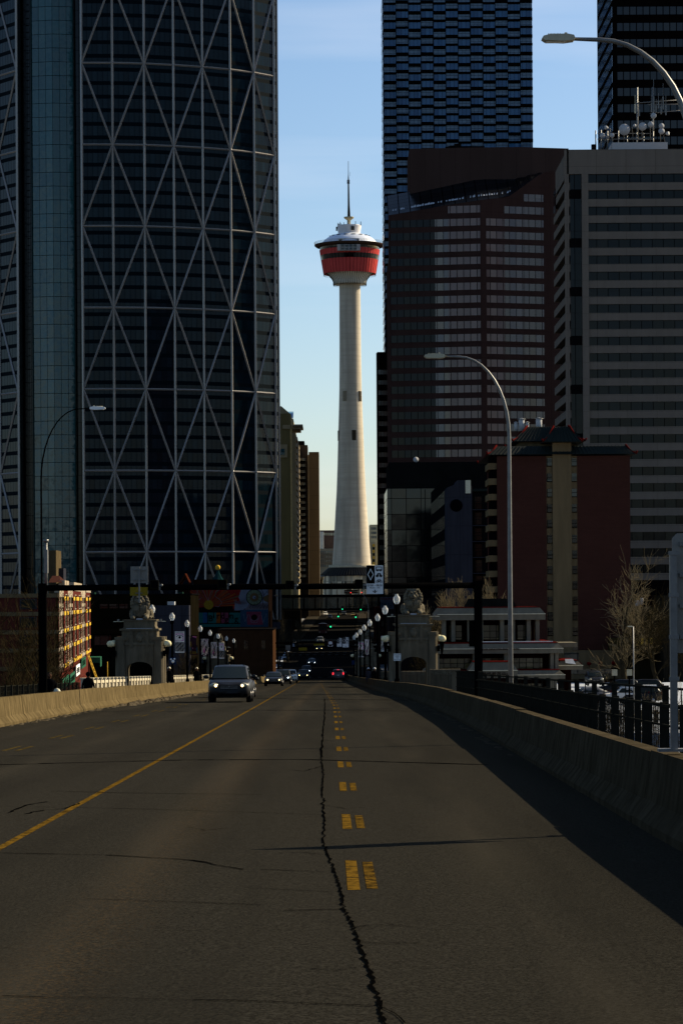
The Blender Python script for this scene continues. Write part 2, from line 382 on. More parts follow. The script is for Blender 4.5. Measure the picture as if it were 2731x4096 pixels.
M['bowdark'] = panes('bow_glass_dark', (.004, .005, .007), (.009, .011, .014), 1.45, 3.77, (.010, .011, .013), .10, .10, .008, .12, .25, 1.45, 0, jitter=.8)
M['teal'] = panes('teal_glass', (.018, .10, .115), (.03, .15, .165), 2.0, 3.9, (.006, .03, .035), .12, .16, .02, .10, .45, 1.5, 0, wave=.02, jitter=1)
M['pixglass'] = panes('blue_window', (.02, .10, .26), (.06, .20, .42), 1.36, 30, (.004, .004, .005), .10, .01, .03, .07, .3, 1.5, 0, jitter=1)
M['brownglass'] = panes('bronze_glass', (.012, .009, .009), (.03, .024, .022), 1.45, 30, (.015, .011, .011), .14, .01, .02, .08, .15, 1.5, jitter=1)
M['copperglass'] = panes('pink_reflection_glass', (.19, .115, .10), (.28, .18, .15), 1.45, 30, (.02, .014, .014), .16, .01, .02, .1, .3, 1.5, jitter=1)  # pinkish sky reflection put into the pane colour of the bronze glass
M['greyglass'] = panes('grey_ribbon_glass', (.010, .014, .016), (.05, .058, .06), 2.1, 30, (.010, .009, .009), .12, .01, .015, .1, .16, 1.5, jitter=.35)
M['amberglass'] = panes('amber_ribbon_glass', (.05, .035, .01), (.26, .17, .05), 2.1, 30, (.01, .009, .009), .12, .01, .02, .15, .5, 1.5, jitter=.5)
M['houseglass'] = panes('street_window', (.015, .014, .012), (.11, .10, .075), 1.0, 1.2, (.02, .02, .02), .07, .07, .02, .1, .5, 1.5, jitter=.5)
M['goldglass'] = panes('gold_tint_window', (.05, .045, .02), (.17, .14, .06), .6, .55, (.012, .010, .006), .06, .05, .03, .1, .6, 1.6, jitter=.6)
M['podium'] = panes('podium_mirror_glass', (.011, .012, .012), (.04, .036, .028), 2.9, 3.1, (.006, .006, .006), .12, .12, .02, .08, .4, 1.5, jitter=.3)
M['shop'] = panes('shop_glass', (.10, .12, .10), (.22, .24, .19), 1.7, 2.6, (.01, .01, .01), .1, .1, .01, .1, .4, 1.5, .0)
M['glassdk'] = N('car_glass').fin((.008, .011, .009), .08, 0, .12)
M['tyre'] = mat('rubber', (.010, .010, .010), .9, ns=5, amt=.2)
M['rimm'] = mat('alloy', (.22, .21, .20), .35, metal=.8, ns=5, amt=.1)
M['head'] = emit('headlight_on', (1, .72, .28), 3)
M['headw'] = emit('headlight_white', (.8, .92, 1), 4)
M['tail'] = emit('tail_light_on', (1, .03, .05), .7, (.3, .01, .01))
M['lens'] = N('lamp_lens').fin((.30, .28, .20), .15)
M['sgreen'] = emit('signal_green', (.02, 1, .40), .7)
M['sred'] = emit('signal_red', (1, .05, .04), 1.2)
M['lantern'] = mat('red_lantern', (.45, .02, .02), .6, ns=3, amt=.2)
M['cloth'] = mat('dark_cloth', (.012, .012, .014), .9, ns=6, amt=.4)
M['bagw'] = mat('pale_bag', (.55, .50, .36), .8, ns=6, amt=.2)
M['skin'] = mat('skin', (.32, .17, .11), .6, ns=6, amt=.1)
M['dish'] = mat('dish_white', (.34, .34, .34), .5, ns=2, amt=.1)
def ground_mat():
    k = N('ground'); v = k.pos(); f = k.noise(.035, 5, v)
    snow = k.ramp(f, .47, .53); c = k.mix(k.noise(.8, 4, v), (.03, .028, .018), (.075, .065, .035))
    k.fin(k.mix(snow, c, (.5, .54, .60)), .85); return k.m
M['ground'] = ground_mat()

# ---------------------------------------------------------------- setting
def ribbon(name, ys, x0f, x1f, zf, m, lift=0.0, uvk=1):
    mb = MB()
    for a, b in zip(ys, ys[1:]):
        mb.quad((x0f(a), a, zf(a)+lift), (x1f(a), a, zf(a)+lift), (x1f(b), b, zf(b)+lift), (x0f(b), b, zf(b)+lift))
    return struct(mb.build(name, m))
YS = [-60]+[i*6 for i in range(-8, 72)]+[430]
YS = sorted(set(YS))
RB = [(0, 3.40), (26, 3.40), (47, 3.65), (75, 3.95), (105, 4.05), (145, 4.02), (160, 3.55), (346, 2.45), (430, 2.2)]   # right barrier line
def xrb(y): return interp(RB, y)
LB = [(0, -9.6), (110, -9.5), (200, -9.1), (430, -9.4)]
def xlb(y): return interp(LB, y)
# ground sheet follows the valley floor; lower beside the bridge
mb = MB(); gy = [-600, -200, -40, 0, 60, 120, 200, 300, 380, 440, 480, 560, 650, 800, 1100, 1300, 2000, 6000]
gx = [-5000, -600, -120, -40, -16, -10.5, 5.6, 10, 40, 120, 600, 5000]
def gz(x, y):
    low = -9.6 if y < 380 else zr(y)-.25
    if y < 0: return min(zr(0)-.5, -9.6+(-y)*.06) if abs(x-1) > 12 else -1.0+(-y)*.012 if y < -30 else -2.0
    if y < 440 and y >= 380: return -9.9-(y-380)/60*1.0
    return low
for j in range(len(gy)-1):
    for i in range(len(gx)-1):
        q = [(gx[i], gy[j]), (gx[i+1], gy[j]), (gx[i+1], gy[j+1]), (gx[i], gy[j+1])]
        mb.quad(*[(a, b, gz(a, b)-(.3 if b > 430 else 0)) for a, b in q])
struct(mb.build('ground', M['ground']))
ribbon('road', YS, lambda y: xlb(y)-.1, lambda y: xrb(y)+.1, zr, M['asphalt'])
# bridge deck body with its fascia
def xde(y): return interp([(0, 5.4), (104, 5.4), (112, 7.0), (500, 7.0)], y)
mb = MB()
for a, b in zip(YS, YS[1:]):
    for (xa, xb, t) in (((lambda y: -13.6-.0*y), xde, 1.3),):
        A = [(xa(a), a, zr(a)-t), (xb(a), a, zr(a)-t), (xb(a), a, zr(a)-.06), (xa(a), a, zr(a)-.06)]
        B = [(xa(b), b, zr(b)-t), (xb(b), b, zr(b)-t), (xb(b), b, zr(b)-.06), (xa(b), b, zr(b)-.06)]
        mb.add(A+B, [[0, 1, 5, 4][::-1], [1, 2, 6, 5][::-1], [3, 0, 4, 7][::-1], [2, 3, 7, 6][::-1]])
struct(mb.build('bridge_deck', M['stone']))
for nm, fa, fb, l in (('sidewalk_right', lambda y: xrb(y)+.35, lambda y: xde(y)-.1, .12),):
    ribbon(nm, YS, fa, fb, zr, M['walk'], l)
ribbon('sidewalk_left', YS, lambda y: -13.5, lambda y: xlb(y)-.45, zr, M['walk'], -.035)
# downtown street
YD = [430, 445, 470, 500, 530, 560, 600, 640, 680, 720, 760, 800, 860, 930, 1000, 1060, 1110]
ribbon('street', YD, lambda y: cx(y)-7.6, lambda y: cx(y)+6.6, zr, M['street'], 0)
for s, nm in ((-1, 'pavement_left'), (1, 'pavement_right')):
    mb = MB()
    for a, b in zip(YD, YD[1:]):
        x0 = -7.6 if s < 0 else 6.6; w = 4.2*s
        for q in ([(cx(a)+x0, a, zr(a)+.14), (cx(a)+x0+w, a, zr(a)+.14), (cx(b)+x0+w, b, zr(b)+.14), (cx(b)+x0, b, zr(b)+.14)],
                  [(cx(a)+x0, a, zr(a)-.1), (cx(a)+x0, a, zr(a)+.14), (cx(b)+x0, b, zr(b)+.14), (cx(b)+x0, b, zr(b)-.1)]): mb.quad(*q)
    struct(mb.build(nm, M['walk']))
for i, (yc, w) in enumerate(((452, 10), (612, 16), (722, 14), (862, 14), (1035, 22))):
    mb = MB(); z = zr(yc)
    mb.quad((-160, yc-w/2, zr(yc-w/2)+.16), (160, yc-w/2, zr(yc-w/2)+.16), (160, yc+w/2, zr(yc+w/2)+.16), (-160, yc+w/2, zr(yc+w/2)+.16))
    struct(mb.build('cross_street', M['street'] if i < 2 else mat('sunlit_street', (.14, .12, .085), .95, spec=0, ns=.3, amt=.4)))  # far cross streets use a paler asphalt with their sunlight put into the colour
# painted lines
mb = MB()
def strip(mb, f, y0, y1, w, lift=.003, step=6):
    n = max(1, int((y1-y0)/step)); ys = [y0+(y1-y0)*i/n for i in range(n+1)]
    for a, b in zip(ys, ys[1:]):
        mb.quad((f(a)-w/2, a, zr(a)+lift), (f(a)+w/2, a, zr(a)+lift), (f(b)+w/2, b, zr(b)+lift), (f(b)-w/2, b, zr(b)+lift))
y = 20.6; k = 0
while y < 330:
    for o in (.145,): strip(mb, lambda t: o+cx(t)+(t-20)*-.0012, y, y+(3.1 if k == 0 else 2.8), .095)
    y += 7.6 if k == 0 else 8.4; k += 1
struct(mb.build('lane_dash_marking', M['ypaint']))
mb = MB(); y = 20.6; k = 0
while y < 200:
    strip(mb, lambda t: .285+cx(t)+(t-20)*-.0012, y+.1, y+(2.9 if k == 0 else 2.5), .085); y += 7.6 if k == 0 else 8.4; k += 1
struct(mb.build('worn_dash_marking', M['ypaint3']))
mb = MB(); strip(mb, lambda t: -3.12+cx(t), 20, 400, .085); struct(mb.build('centre_line_marking', M['ypaint']))
mb = MB()
for j in range(30):
    y = 46+j*9
    for o in (-6.35, -6.62): strip(mb, lambda t: o+cx(t), y, y+3.0, .09)
struct(mb.build('faded_lane_marking', M['ypaint2']))
mb = MB()
for yc in (440, 604, 622):
    for j in range(9):
        x = cx(yc)-7+j*1.6; mb.quad((x, yc-.9, zr(yc-.9)+.172), (x+.75, yc-.9, zr(yc-.9)+.172), (x+.75, yc+.9, zr(yc+.9)+.172), (x, yc+.9, zr(yc+.9)+.172))
struct(mb.build('crosswalk_marking', M['wpaint']))
# cracks and joints in the asphalt
def gp(px, py):   # where a sight line meets the near road
    lo, hi = 8.0, 440.0
    for _ in range(40):
        m = (lo+hi)/2; x, z = P(px, py, m)
        if z > zr(m): lo = m
        else: hi = m
    x, z = P(px, py, lo); return x, lo
def crack(mb, pts, w0, jag=.03, step=.12):
    W = [gp(*p) for p in pts]; rnd = random.Random(len(pts)*7+int(pts[0][0])); out = []
    for (a, b) in zip(W, W[1:]):
        L = math.hypot(b[0]-a[0], b[1]-a[1]); n = max(2, int(L/step)); n = min(n, 60)
        for i in range(n):
            t = i/n; out.append((a[0]+(b[0]-a[0])*t+rnd.gauss(0, jag), a[1]+(b[1]-a[1])*t+rnd.gauss(0, jag)))
    out.append(W[-1])
    for p, q in zip(out, out[1:]):
        dx, dy = q[0]-p[0], q[1]-p[1]; L = math.hypot(dx, dy) or 1; nx, ny = -dy/L, dx/L
        w = w0*(.5+rnd.random())/2
        mb.quad((p[0]-nx*w, p[1]-ny*w, zr(p[1])+.006), (p[0]+nx*w, p[1]+ny*w, zr(p[1])+.006), (q[0]+nx*w, q[1]+ny*w, zr(q[1])+.006), (q[0]-nx*w, q[1]-ny*w, zr(q[1])+.006))
mb = MB()
crack(mb, [(882, 2360), (868, 2300), (850, 2240), (828, 2180), (812, 2130), (790, 2090)], .022, .008, .09)
crack(mb, [(790, 2090), (775, 2020), (757, 1975), (742, 1935)], .020, .008, .10)
crack(mb, [(742, 1935), (744, 1880), (740, 1835), (742, 1780), (738, 1740)], .022, .010, .3)
crack(mb, [(738, 1740), (740, 1700), (744, 1660), (746, 1625), (745, 1605)], .034, .012, 1.6)
struct(mb.build('long_crack', M['tar']))
mb = MB()
for pts, w in (([(738, 1760), (700, 1772), (668, 1769)], .02), ([(744, 1850), (792, 1858), (840, 1855)], .012), ([(752, 1965), (700, 1958), (640, 1961)], .012), ([(812, 2130), (880, 2124), (950, 2131)], .010), ([(842, 2222), (780, 2231), (715, 2226)], .010), ([(741, 1700), (770, 1702)], .03), ([(870, 2300), (905, 2330), (930, 2352)], .008), ([(60, 1870), (95, 1862), (150, 1858), (180, 1845)], .025), ([(430, 1900), (470, 1908), (520, 1903)], .01)):
    crack(mb, pts, w, .015, .18)
struct(mb.build('branch_crack', M['tar']))
mb = MB()
for pts, w in (([(0, 1960), (250, 1965), (440, 1977), (560, 1998)], .030), ([(600, 1998), (750, 2004)], .022), ([(0, 1853), (260, 1857), (740, 1872)], .016),
               ([(200, 2066), (600, 2079)], .014), ([(650, 2092), (790, 2090)], .022), ([(820, 2166), (960, 2168)], .010), ([(0, 2290), (560, 2300), (860, 2312)], .012),
               ([(0, 1757), (420, 1746), (700, 1745), (1120, 1757)], .11), ([(120, 1818), (300, 1822), (600, 1826)], .03), ([(560, 1631), (1010, 1634)], .15), ([(560, 1604), (960, 1609)], .3), ([(20, 1868), (60, 1850), (110, 1842)], .03), ([(560, 2040), (760, 2050)], .010)):
    crack(mb, pts, w, .012, .25)
struct(mb.build('cross_crack', M['tar']))

# ---------------------------------------------------------------- barriers
def barrier(name, label, xf, side, y0, y1, seg, hgt=.8, mats=None):
    """side=+1: traffic face looks towards -x (right barrier); -1: looks towards +x"""
    rnd = random.Random(3)
    y = y0; n = 0
    prof = [(-.30, 0), (-.30, .08), (-.16, .26), (-.09, hgt), (.12, hgt), (.16, 0)]
    root = None; allp = []
    t = thing(name, label, 'barrier', (xf((y0+y1)/2), (y0+y1)/2, zr((y0+y1)/2)))
    while y < y1-.2:
        L = min(seg, y1-y); a, b = y+.03, y+L-.03
        mb = MB(); k = 6; st = [a+(b-a)*i/k for i in range(k+1)]; dz = rnd.uniform(-.012, .012)
        rings = []
        for s_ in st:
            rings.append([(xf(s_)+p*side, s_, zr(s_)+q+(dz if q > 0 else -.03)) for p, q in prof])
        m = len(prof); vs = [v for r in rings for v in r]; fs = []
        for i in range(k):
            for j in range(m): fs.append([i*m+j, i*m+(j+1) % m, (i+1)*m+(j+1) % m, (i+1)*m+j])
        fs += [list(range(m)), [k*m+j for j in range(m)]]
        mb.add(vs, fs); mb.build('barrier_section', mats or M['barrier'], t); y += L
    return t
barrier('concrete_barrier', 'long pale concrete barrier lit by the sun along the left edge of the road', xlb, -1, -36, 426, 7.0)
barrier('concrete_barrier', 'dark shaded concrete barrier curving along the right edge of the road', xrb, 1, -36, 426, 13.0, .765, M['barrier_shaded'])
# snow and dirt at the barrier feet
def heaps(name, pts, m, label=None):
    mb = MB(); rnd = random.Random(11)
    for (x, y, r, h) in pts:
        n = 9; r *= .6; h *= .45; ring = [(x+r*(.7+.5*rnd.random())*math.cos(2*math.pi*j/n)*.5, y+r*(1+rnd.random())*math.sin(2*math.pi*j/n)*1.2, zr(y)+.004) for j in range(n)]
        top = (x+rnd.uniform(-.1, .1)*r, y, zr(y)+h); mid = [((p[0]+top[0])/2, (p[1]+top[1])/2, zr(y)+h*(.5+.5*rnd.random())) for p in ring]
        vs = ring+mid+[top]; fs = [[j, (j+1) % n, n+(j+1) % n, n+j] for j in range(n)]+[[n+j, n+(j+1) % n, 2*n] for j in range(n)]
        mb.add(vs, fs)
    return struct(mb.build(name, m), 'stuff')
rnd = random.Random(5); L = []
for i in range(150):
    y = rnd.uniform(60, 210); L.append((xlb(y)+.38+rnd.random()*.25, y, .2+rnd.random()*.25, .04+rnd.random()*.08))
for i in range(170):
    y = rnd.uniform(116, 168); L.append((xlb(y)+.45+rnd.random()*.5, y, .3+rnd.random()*.4, .10+rnd.random()*.22))
heaps('road_grit', L, M['dirt'])
L = []
for i in range(70):
    y = rnd.uniform(50, 160); L.append((xrb(y)-.38-rnd.random()*.2, y, .15+rnd.random()*.2, .015+rnd.random()*.03))
heaps('road_grit', L, M['dirt'])
# ---------------------------------------------------------------- fences and balustrades
def fence(label, pts, hgt, m, zoff=0, post=2.4, bal=.16, wide=.05, group=None, rails=(.12, .45, .78, 1.0), cat='railing'):
    """metal railing along a polyline of (x,y); posts are parts, infill bars one panel part per bay"""
    c = pts[len(pts)//2]; t = thing('metal_railing', label, cat, (c[0], c[1], zr(c[1])), group)
    for (a, b) in zip(pts, pts[1:]):
        L = math.hypot(b[0]-a[0], b[1]-a[1]); n = max(1, round(L/post))
        for i in range(n):
            f0, f1 = i/n, (i+1)/n
            p = [a[0]+(b[0]-a[0])*f0, a[1]+(b[1]-a[1])*f0]; q = [a[0]+(b[0]-a[0])*f1, a[1]+(b[1]-a[1])*f1]
            z0, z1 = zr(p[1])+zoff, zr(q[1])+zoff
            mb = MB(); mb.box(p[0]-.05, p[0]+.05, p[1]-.05, p[1]+.05, z0-.1, z0+hgt+.04); mb.build('post', m, t)
            mb = MB(); P0 = Vector((p[0], p[1], z0)); Q0 = Vector((q[0], q[1], z1))
            for r in rails:
                mb.tube([P0+Vector((-.03, 0, r*hgt)), Q0+Vector((-.03, 0, r*hgt))], .026 if r > .95 else .018, 4)
            nb = max(2, int((Q0-P0).length/bal))
            for j in range(1, nb):
                c0 = P0.lerp(Q0, j/nb); mb.box(c0.x-.009, c0.x+.009, c0.y-wide/2, c0.y+wide/2, c0.z+.06, c0.z+hgt)
            mb.build('rail_panel', m, t)
    return t
ys = [-10.6+i*4.6 for i in range(23)]
fence('long black metal railing of upright bars behind the right concrete barrier', [(xrb(y)+.75, y) for y in ys], 1.14, M['rail'], 0, 2.25, .25, .028)
fence('short black railing panel set higher, joining the stone balustrade on the right', [(5.25, 97), (6.1, 118), (6.1, 136)], 1.35, M['rail'], 0, 2.0, .16, .04)
fence('thin dark handrail running beyond the black railing on the right', [(5.32, 20), (5.32, 60), (5.32, 100)], 1.28, M['rail'], 0, 4, 3.9, .02, rails=(.8, 1.0))
fence('black cable railing at the outer edge of the left sidewalk', [(-12.9, y) for y in (0, 30, 60, 80, 100, 120, 140)], 1.0, M['rail'], -.1, 2.0, .25, .02)
def balustrade(label, x, y0, y1, m, zoff=0, hgt=1.05, group=None):
    t = thing('stone_balustrade', label, 'balustrade', (x, (y0+y1)/2, zr((y0+y1)/2)), group)
    n = max(1, round((y1-y0)/2.6))
    for i in range(n+1):
        y = y0+(y1-y0)*i/n; z = zr(y)+zoff
        MB().box(x-.2, x+.2, y-.2, y+.2, z-.1, z+hgt+.05).box(x-.24, x+.24, y-.24, y+.24, z+hgt+.05, z+hgt+.13).build('pier', m, t)
        if i < n:
            yb = y0+(y1-y0)*(i+1)/n; mb = MB(); z2 = zr(yb)+zoff
            for (lo, hi, w) in ((0, .18, .13), (hgt-.16, hgt, .15)):
                mb.add([(x-w, y+.2, z+lo), (x+w, y+.2, z+lo), (x+w, y+.2, z+hi), (x-w, y+.2, z+hi), (x-w, yb-.2, z2+lo), (x+w, yb-.2, z2+lo), (x+w, yb-.2, z2+hi), (x-w, yb-.2, z2+hi)],
                       [[0, 1, 2, 3], [5, 4, 7, 6], [1, 5, 6, 2], [4, 0, 3, 7], [3, 2, 6, 7], [4, 5, 1, 0]])
            mb.build('rail_course', m, t)
            mb = MB(); k = 5
            for j in range(k):
                yy = y+.2+(yb-y-.4)*(j+.5)/k; zz = z+(z2-z)*(j+.5)/k; mb.box(x-.09, x+.09, yy-.12, yy+.12, zz+.18, zz+hgt-.16)
            mb.build('baluster_panel', m, t)
    return t
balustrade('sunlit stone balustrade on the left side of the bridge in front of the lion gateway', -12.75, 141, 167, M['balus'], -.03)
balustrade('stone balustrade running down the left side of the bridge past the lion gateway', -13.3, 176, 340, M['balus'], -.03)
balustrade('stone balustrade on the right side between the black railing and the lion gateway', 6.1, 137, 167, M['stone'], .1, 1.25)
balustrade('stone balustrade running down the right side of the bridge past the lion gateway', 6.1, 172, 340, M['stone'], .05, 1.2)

# ---------------------------------------------------------------- lion
def lion(name, label, group):
    mb = MB(); B = mb.ball
    # faces -y ; plinth top z=0
    B((0, 1.3, .48), .60, 14, sx=.85, sy=1.5, sz=.8); B((0, .45, .62), .58, 14, sx=.85, sy=1.0, sz=1.0)
    B((0, .20, 1.18), .60, 18, sx=1.0, sy=.72, sz=1.12); B((0, .02, .68), .50, 16, sx=.86, sy=.66, sz=1.15)   # mane, chest mane
    B((0, -.20, 1.38), .36, 16, sx=.82, sy=.72, sz=.98)      # skull
    B((0, -.47, 1.27), .15, 12, sx=1.05, sy=1.0, sz=.8); B((0, -.52, 1.36), .085, 10, sx=1.0, sy=1.1, sz=1.5)   # muzzle, nose bridge
    B((0, -.42, 1.06), .12, 10, sx=.95, sy=.9, sz=.7)        # chin
    for s in (-1, 1):
        B((s*.10, -.50, 1.22), .10, 10, sx=1.0, sz=.8); B((s*.15, -.44, 1.55), .10, 10, sx=1.25, sy=.7, sz=.6); B((s*.24, -.32, 1.32), .13, 10); B((s*.33, .0, 1.76), .11, 8, sz=1.1)
        mb.tube([(s*.44, .55, .55), (s*.46, .05, .22), (s*.46, -.45, .16)], [.22, .19, .15], 8)
        B((s*.46, -.62, .15), .20, 12, sx=.85, sy=1.15, sz=.75)
        for q in (-1, 0, 1): B((s*.46+q*.09, -.80, .10), .07, 8, sy=1.2)
        B((s*.62, 1.5, .40), .42, 12, sx=.6, sy=1.1, sz=.95); mb.tube([(s*.6, 1.2, .15), (s*.62, .75, .1)], [.15, .13], 8)
        for k in range(8):                                   # locks of the mane fall outward and down
            a = math.pi*(.12+.80*k/7); x = s*(.44*math.sin(a)+.08); z = 1.30+.56*math.cos(a)
            mb.tube([(x*.8, -.12, z), (x*1.18, -.06, z-.10), (x*1.28, .02, z-.32)], [.10, .09, .03], 6)
        for k in range(4): mb.tube([(s*(.08+.11*k), -.34+.04*k, .98), (s*(.10+.12*k), -.36+.05*k, .70), (s*(.08+.12*k), -.28+.05*k, .42)], [.075, .07, .03], 6)
    for x in (-.18, 0, .18): mb.tube([(x, -.25, 1.68), (x*1.3, -.10, 1.86), (x*1.5, .15, 1.80)], [.08, .10, .06], 6)
    mb.tube([(.5, 2.1, .2), (.8, 1.9, .1), (.85, 1.3, .1)], [.07, .06, .09], 6)
    o = remesh_build(mb, name, M['lion'], .028, None, .035, .10)
    for s in (-1, 1): MB().ball((s*.135, -.455, 1.475), .045, 8, sx=1.3, sy=.5, sz=.6).build('eye', M['ink'], o)
    MB().ball((0, -.56, 1.145), .085, 10, sx=1.2, sy=.4, sz=.32).build('mouth', M['ink'], o); MB().ball((0, -.625, 1.31), .06, 8, sx=1.1, sy=.5, sz=.7).build('nose', M['charc'], o)
    MB().box(-.22, .22, -.62, -.30, .0, .10).build('snow_between_paws', M['snow'], o)
    return tag(o, label, 'statue', group)
# ---------------------------------------------------------------- gateway pavilion (local: front faces -y, floor z=0, width 3.0)
def pavilion():
    t = thing('lion_gateway', 'x', 'gateway', (0, 0, 0), 'stone lion gateways at the ends of the bridge')
    S = M['stone']
    for s in (-1, 1):                         # four chamfered corner piers, front and back
        for yb in (0, 1.9):
            c = .14; x0, x1 = (s*1.48, s*.82); 
            if x0 > x1: x0, x1 = x1, x0
            poly = [(x0+c, yb), (x1-c, yb), (x1, yb+c), (x1, yb+.75-c), (x1-c, yb+.75), (x0+c, yb+.75), (x0, yb+.75-c), (x0, yb+c)]
            MB().prism(poly, -.3, 2.35).build('pier_base', S, t)
            MB().prism([(x*.98+(x0+x1)/2*.02, y) for x, y in poly], 2.35, 4.25).prism([(x+(-.05 if x < (x0+x1)/2 else .05), y+(-.05 if y < yb+.37 else .05)) for x, y in poly], 4.1, 4.3).build('pier', S, t)
        MB().box(s*1.42, s*.95, .7, 1.95, 2.9, 4.0).build('side_wall', S, t)
    for yb in (.06, 2.0):                     # arched walls
        mb = MB(); n = 12; r = .80; h0 = 2.05
        arc = [(-r*math.cos(math.pi*i/n), h0+.52*math.sin(math.pi*i/n)) for i in range(n+1)]
        for (a, b) in zip(arc, arc[1:]):
            for yy, fl in ((yb, 0), (yb+.5, 1)):
                q = [(a[0], yy, a[1]), (b[0], yy, b[1]), (b[0], yy, 3.75), (a[0], yy, 3.75)]
                mb.quad(*(q[::-1] if fl else q))
            mb.quad((a[0], yb, a[1]), (a[0], yb+.5, a[1]), (b[0], yb+.5, b[1]), (b[0], yb, b[1]))
        mb.box(-.85, -.8, yb, yb+.5, 0, 3.75).box(.8, .85, yb, yb+.5, 0, 3.75)
        mb.build('arch_wall', S, t)
        MB().box(-.9, .9, yb-.06, yb+.56, 3.75, 3.9).build('string_course', S, t)
    # attic
    MB().box(-1.08, 1.08, .12, 2.45, 3.9, 4.75).build('attic', S, t)
    for s in (-1, 1):
        for x in (.48,):
            MB().box(s*x-.10, s*x+.10, .02, .14, 3.55, 4.7).box(s*x-.06, s*x+.06, -.01, .03, 4.45, 4.6).box(s*x-.06, s*x+.06, -.01, .03, 3.62, 3.78).build('pilaster_strip', S, t)
    mb = MB(); mb.ball((0, .1, 4.25), .22, 12, sy=.5, sz=1.5); mb.ball((0, .04, 4.5), .12, 8, sy=.5); mb.build('crest', M['lion'], t)
    MB().box(-1.2, 1.2, .0, 2.55, 4.75, 4.88).build('cornice', S, t)
    mb = MB(); mb.extr([(-1.02, 4.88), (1.02, 4.88), (.95, 5.05), (.95, 5.42), (-.95, 5.42), (-.95, 5.05)], .15, 2.4, 'y'); mb.build('pedestal', S, t)
    MB().box(-1.05, 1.05, .08, 2.5, 5.42, 5.5).build('plinth', S, t)
    MB().box(-1.6, -.95, .3, .36, 5.36, 5.40).box(.95, 1.6, .3, .36, 5.36, 5.40).build('floodlight_arm', M['bagw'], t)
    for s in (-1, 1): MB().box(s*1.3-.06, s*1.3+.06, .22, .38, 5.4, 5.55).build('floodlight', M['steel'], t)
    mb = MB().box(-.8, .8, -.0, .1, 4.882, 4.91); mb.build('snow_ledge', M['snow'], t)
    for s in (-1, 1):                         # globe brackets
        b = MB(); b.tube([(s*1.45, -.02, 3.15), (s*1.72, -.14, 3.15), (s*1.75, -.14, 3.62)], .05, 6); b.lathe((s*1.72, -.14, 2.4), [(.01, 0), (.07, .5), (.12, .9), (.15, 1.2)], 8)
        b.box(s*1.45, s*1.6, -.1, .25, 2.95, 3.35); bo = b.build('globe_bracket', M['black'], t)
        MB().ball((s*1.75, -.14, 3.83), .23, 16).build('globe', M['globe'], bo)
        b2 = MB(); b2.tube([(s*1.40, .45, 3.35), (s*1.55, .45, 3.62)], .05, 6); b2 = b2.build('globe_bracket', M['black'], t)
        MB().ball((s*1.58, .45, 3.86), .23, 16).build('globe', M['globe'], b2)
    return t
def ground_z(y): return zr(y)
pv = pavilion(); pv.location = (4.93, 168, zr(168)); pv.scale = (1, 1, .88); pv['label'] = 'nearer stone lion gateway on the right sidewalk with round yellow globes'
dup(pv, (-11.85, 168, zr(168)-.2), 0, 'nearer stone lion gateway on the left sidewalk behind the tall lamp post')
dup(pv, (4.2, 352, zr(352)), 0, 'farther stone lion gateway at the far end of the right sidewalk')
dup(pv, (-14.75, 352, zr(352)-.2), 0, 'farther stone lion gateway at the far end of the left sidewalk')
ln = lion('lion_statue', 'stone lion with a full mane on top of the nearer right gateway', 'stone lions on the gateways')
ln.location = (4.93, 168.8, zr(168)+4.84); ln.scale = (.88,)*3
for x, y, dz, l in ((-11.85, 168.8, -.2, 'stone lion half hidden behind the square sign back, on the nearer left gateway'), (4.2, 352.8, 0, 'small distant stone lion on the farther right gateway'), (-14.75, 352.8, -.2, 'small distant stone lion on the farther left gateway')):
    dup(ln, (x, y, zr(y-.8)+dz+4.84), 0, l)

# ---------------------------------------------------------------- acorn lamps
def acorn():
    t = thing('acorn_lamp', 'x', 'street lamp', (0, 0, 0), 'black acorn street lamps along the bridge')
    MB().lathe((0, 0, 0), [(.24, 0), (.24, .25), (.17, .5), (.15, .9), (.10, 1.0)], 10).build('base', M['black'], t)
    MB().lathe((0, 0, 0), [(.10, 1.0), (.085, 2.6), (.12, 2.65), (.085, 2.72), (.075, 3.9), (.11, 3.95), (.075, 4.02), (.065, 5.08), (.14, 5.16), (.14, 5.26), (.09, 5.36)], 10).build('pole', M['black'], t)
    MB().lathe((0, 0, 0), [(.10, 5.36), (.17, 5.48), (.205, 5.62), (.19, 5.75), (.09, 5.86), (.10, 5.89), (.05, 5.95)], 16).build('globe', M['acorn'], t)
    MB().lathe((0, 0, 0), [(.045, 5.36), (.045, 5.66), (.02, 5.7)], 8).build('lamp', M['lens'], t)
    MB().lathe((0, 0, 0), [(.055, 5.94), (.06, 5.96), (.02, 5.99), (.015, 6.04), (.005, 6.08)], 8).build('finial', M['black'], t)
    return t
ac = acorn()
ordn = ['first', 'second', 'third', 'fourth', 'fifth', 'sixth', 'seventh', 'eighth', 'ninth']
RX = [910.6, 884, 866.6, 848.4, 836, 826.4, 818, 812.6]; RD = [162, 190.6, 217, 241, 267.5, 296, 323, 346]
LX = [349.6, 395.4, 429.6, 460, 482.3, 501, 519.7, 536.5, 553.8]; LD = [179, 203, 232, 260, 288, 316, 337.6, 363.5, 390]
LAMPS = []
for side, XS, DS in (('right', RX, RD), ('left', LX, LD)):
    for i, (px, d) in enumerate(zip(XS, DS)):
        x, _ = P(px, 1400, d); loc = (x, d, zr(d)-(.0 if side == 'right' else .12))
        lab = f'{ordn[i]} acorn lamp from the camera in the {side} hand row on the bridge'
        if side == 'right' and i == 0: ac.location = loc; ac['label'] = lab
        else: dup(ac, loc, 0, lab)
        LAMPS.append((side, i, loc))
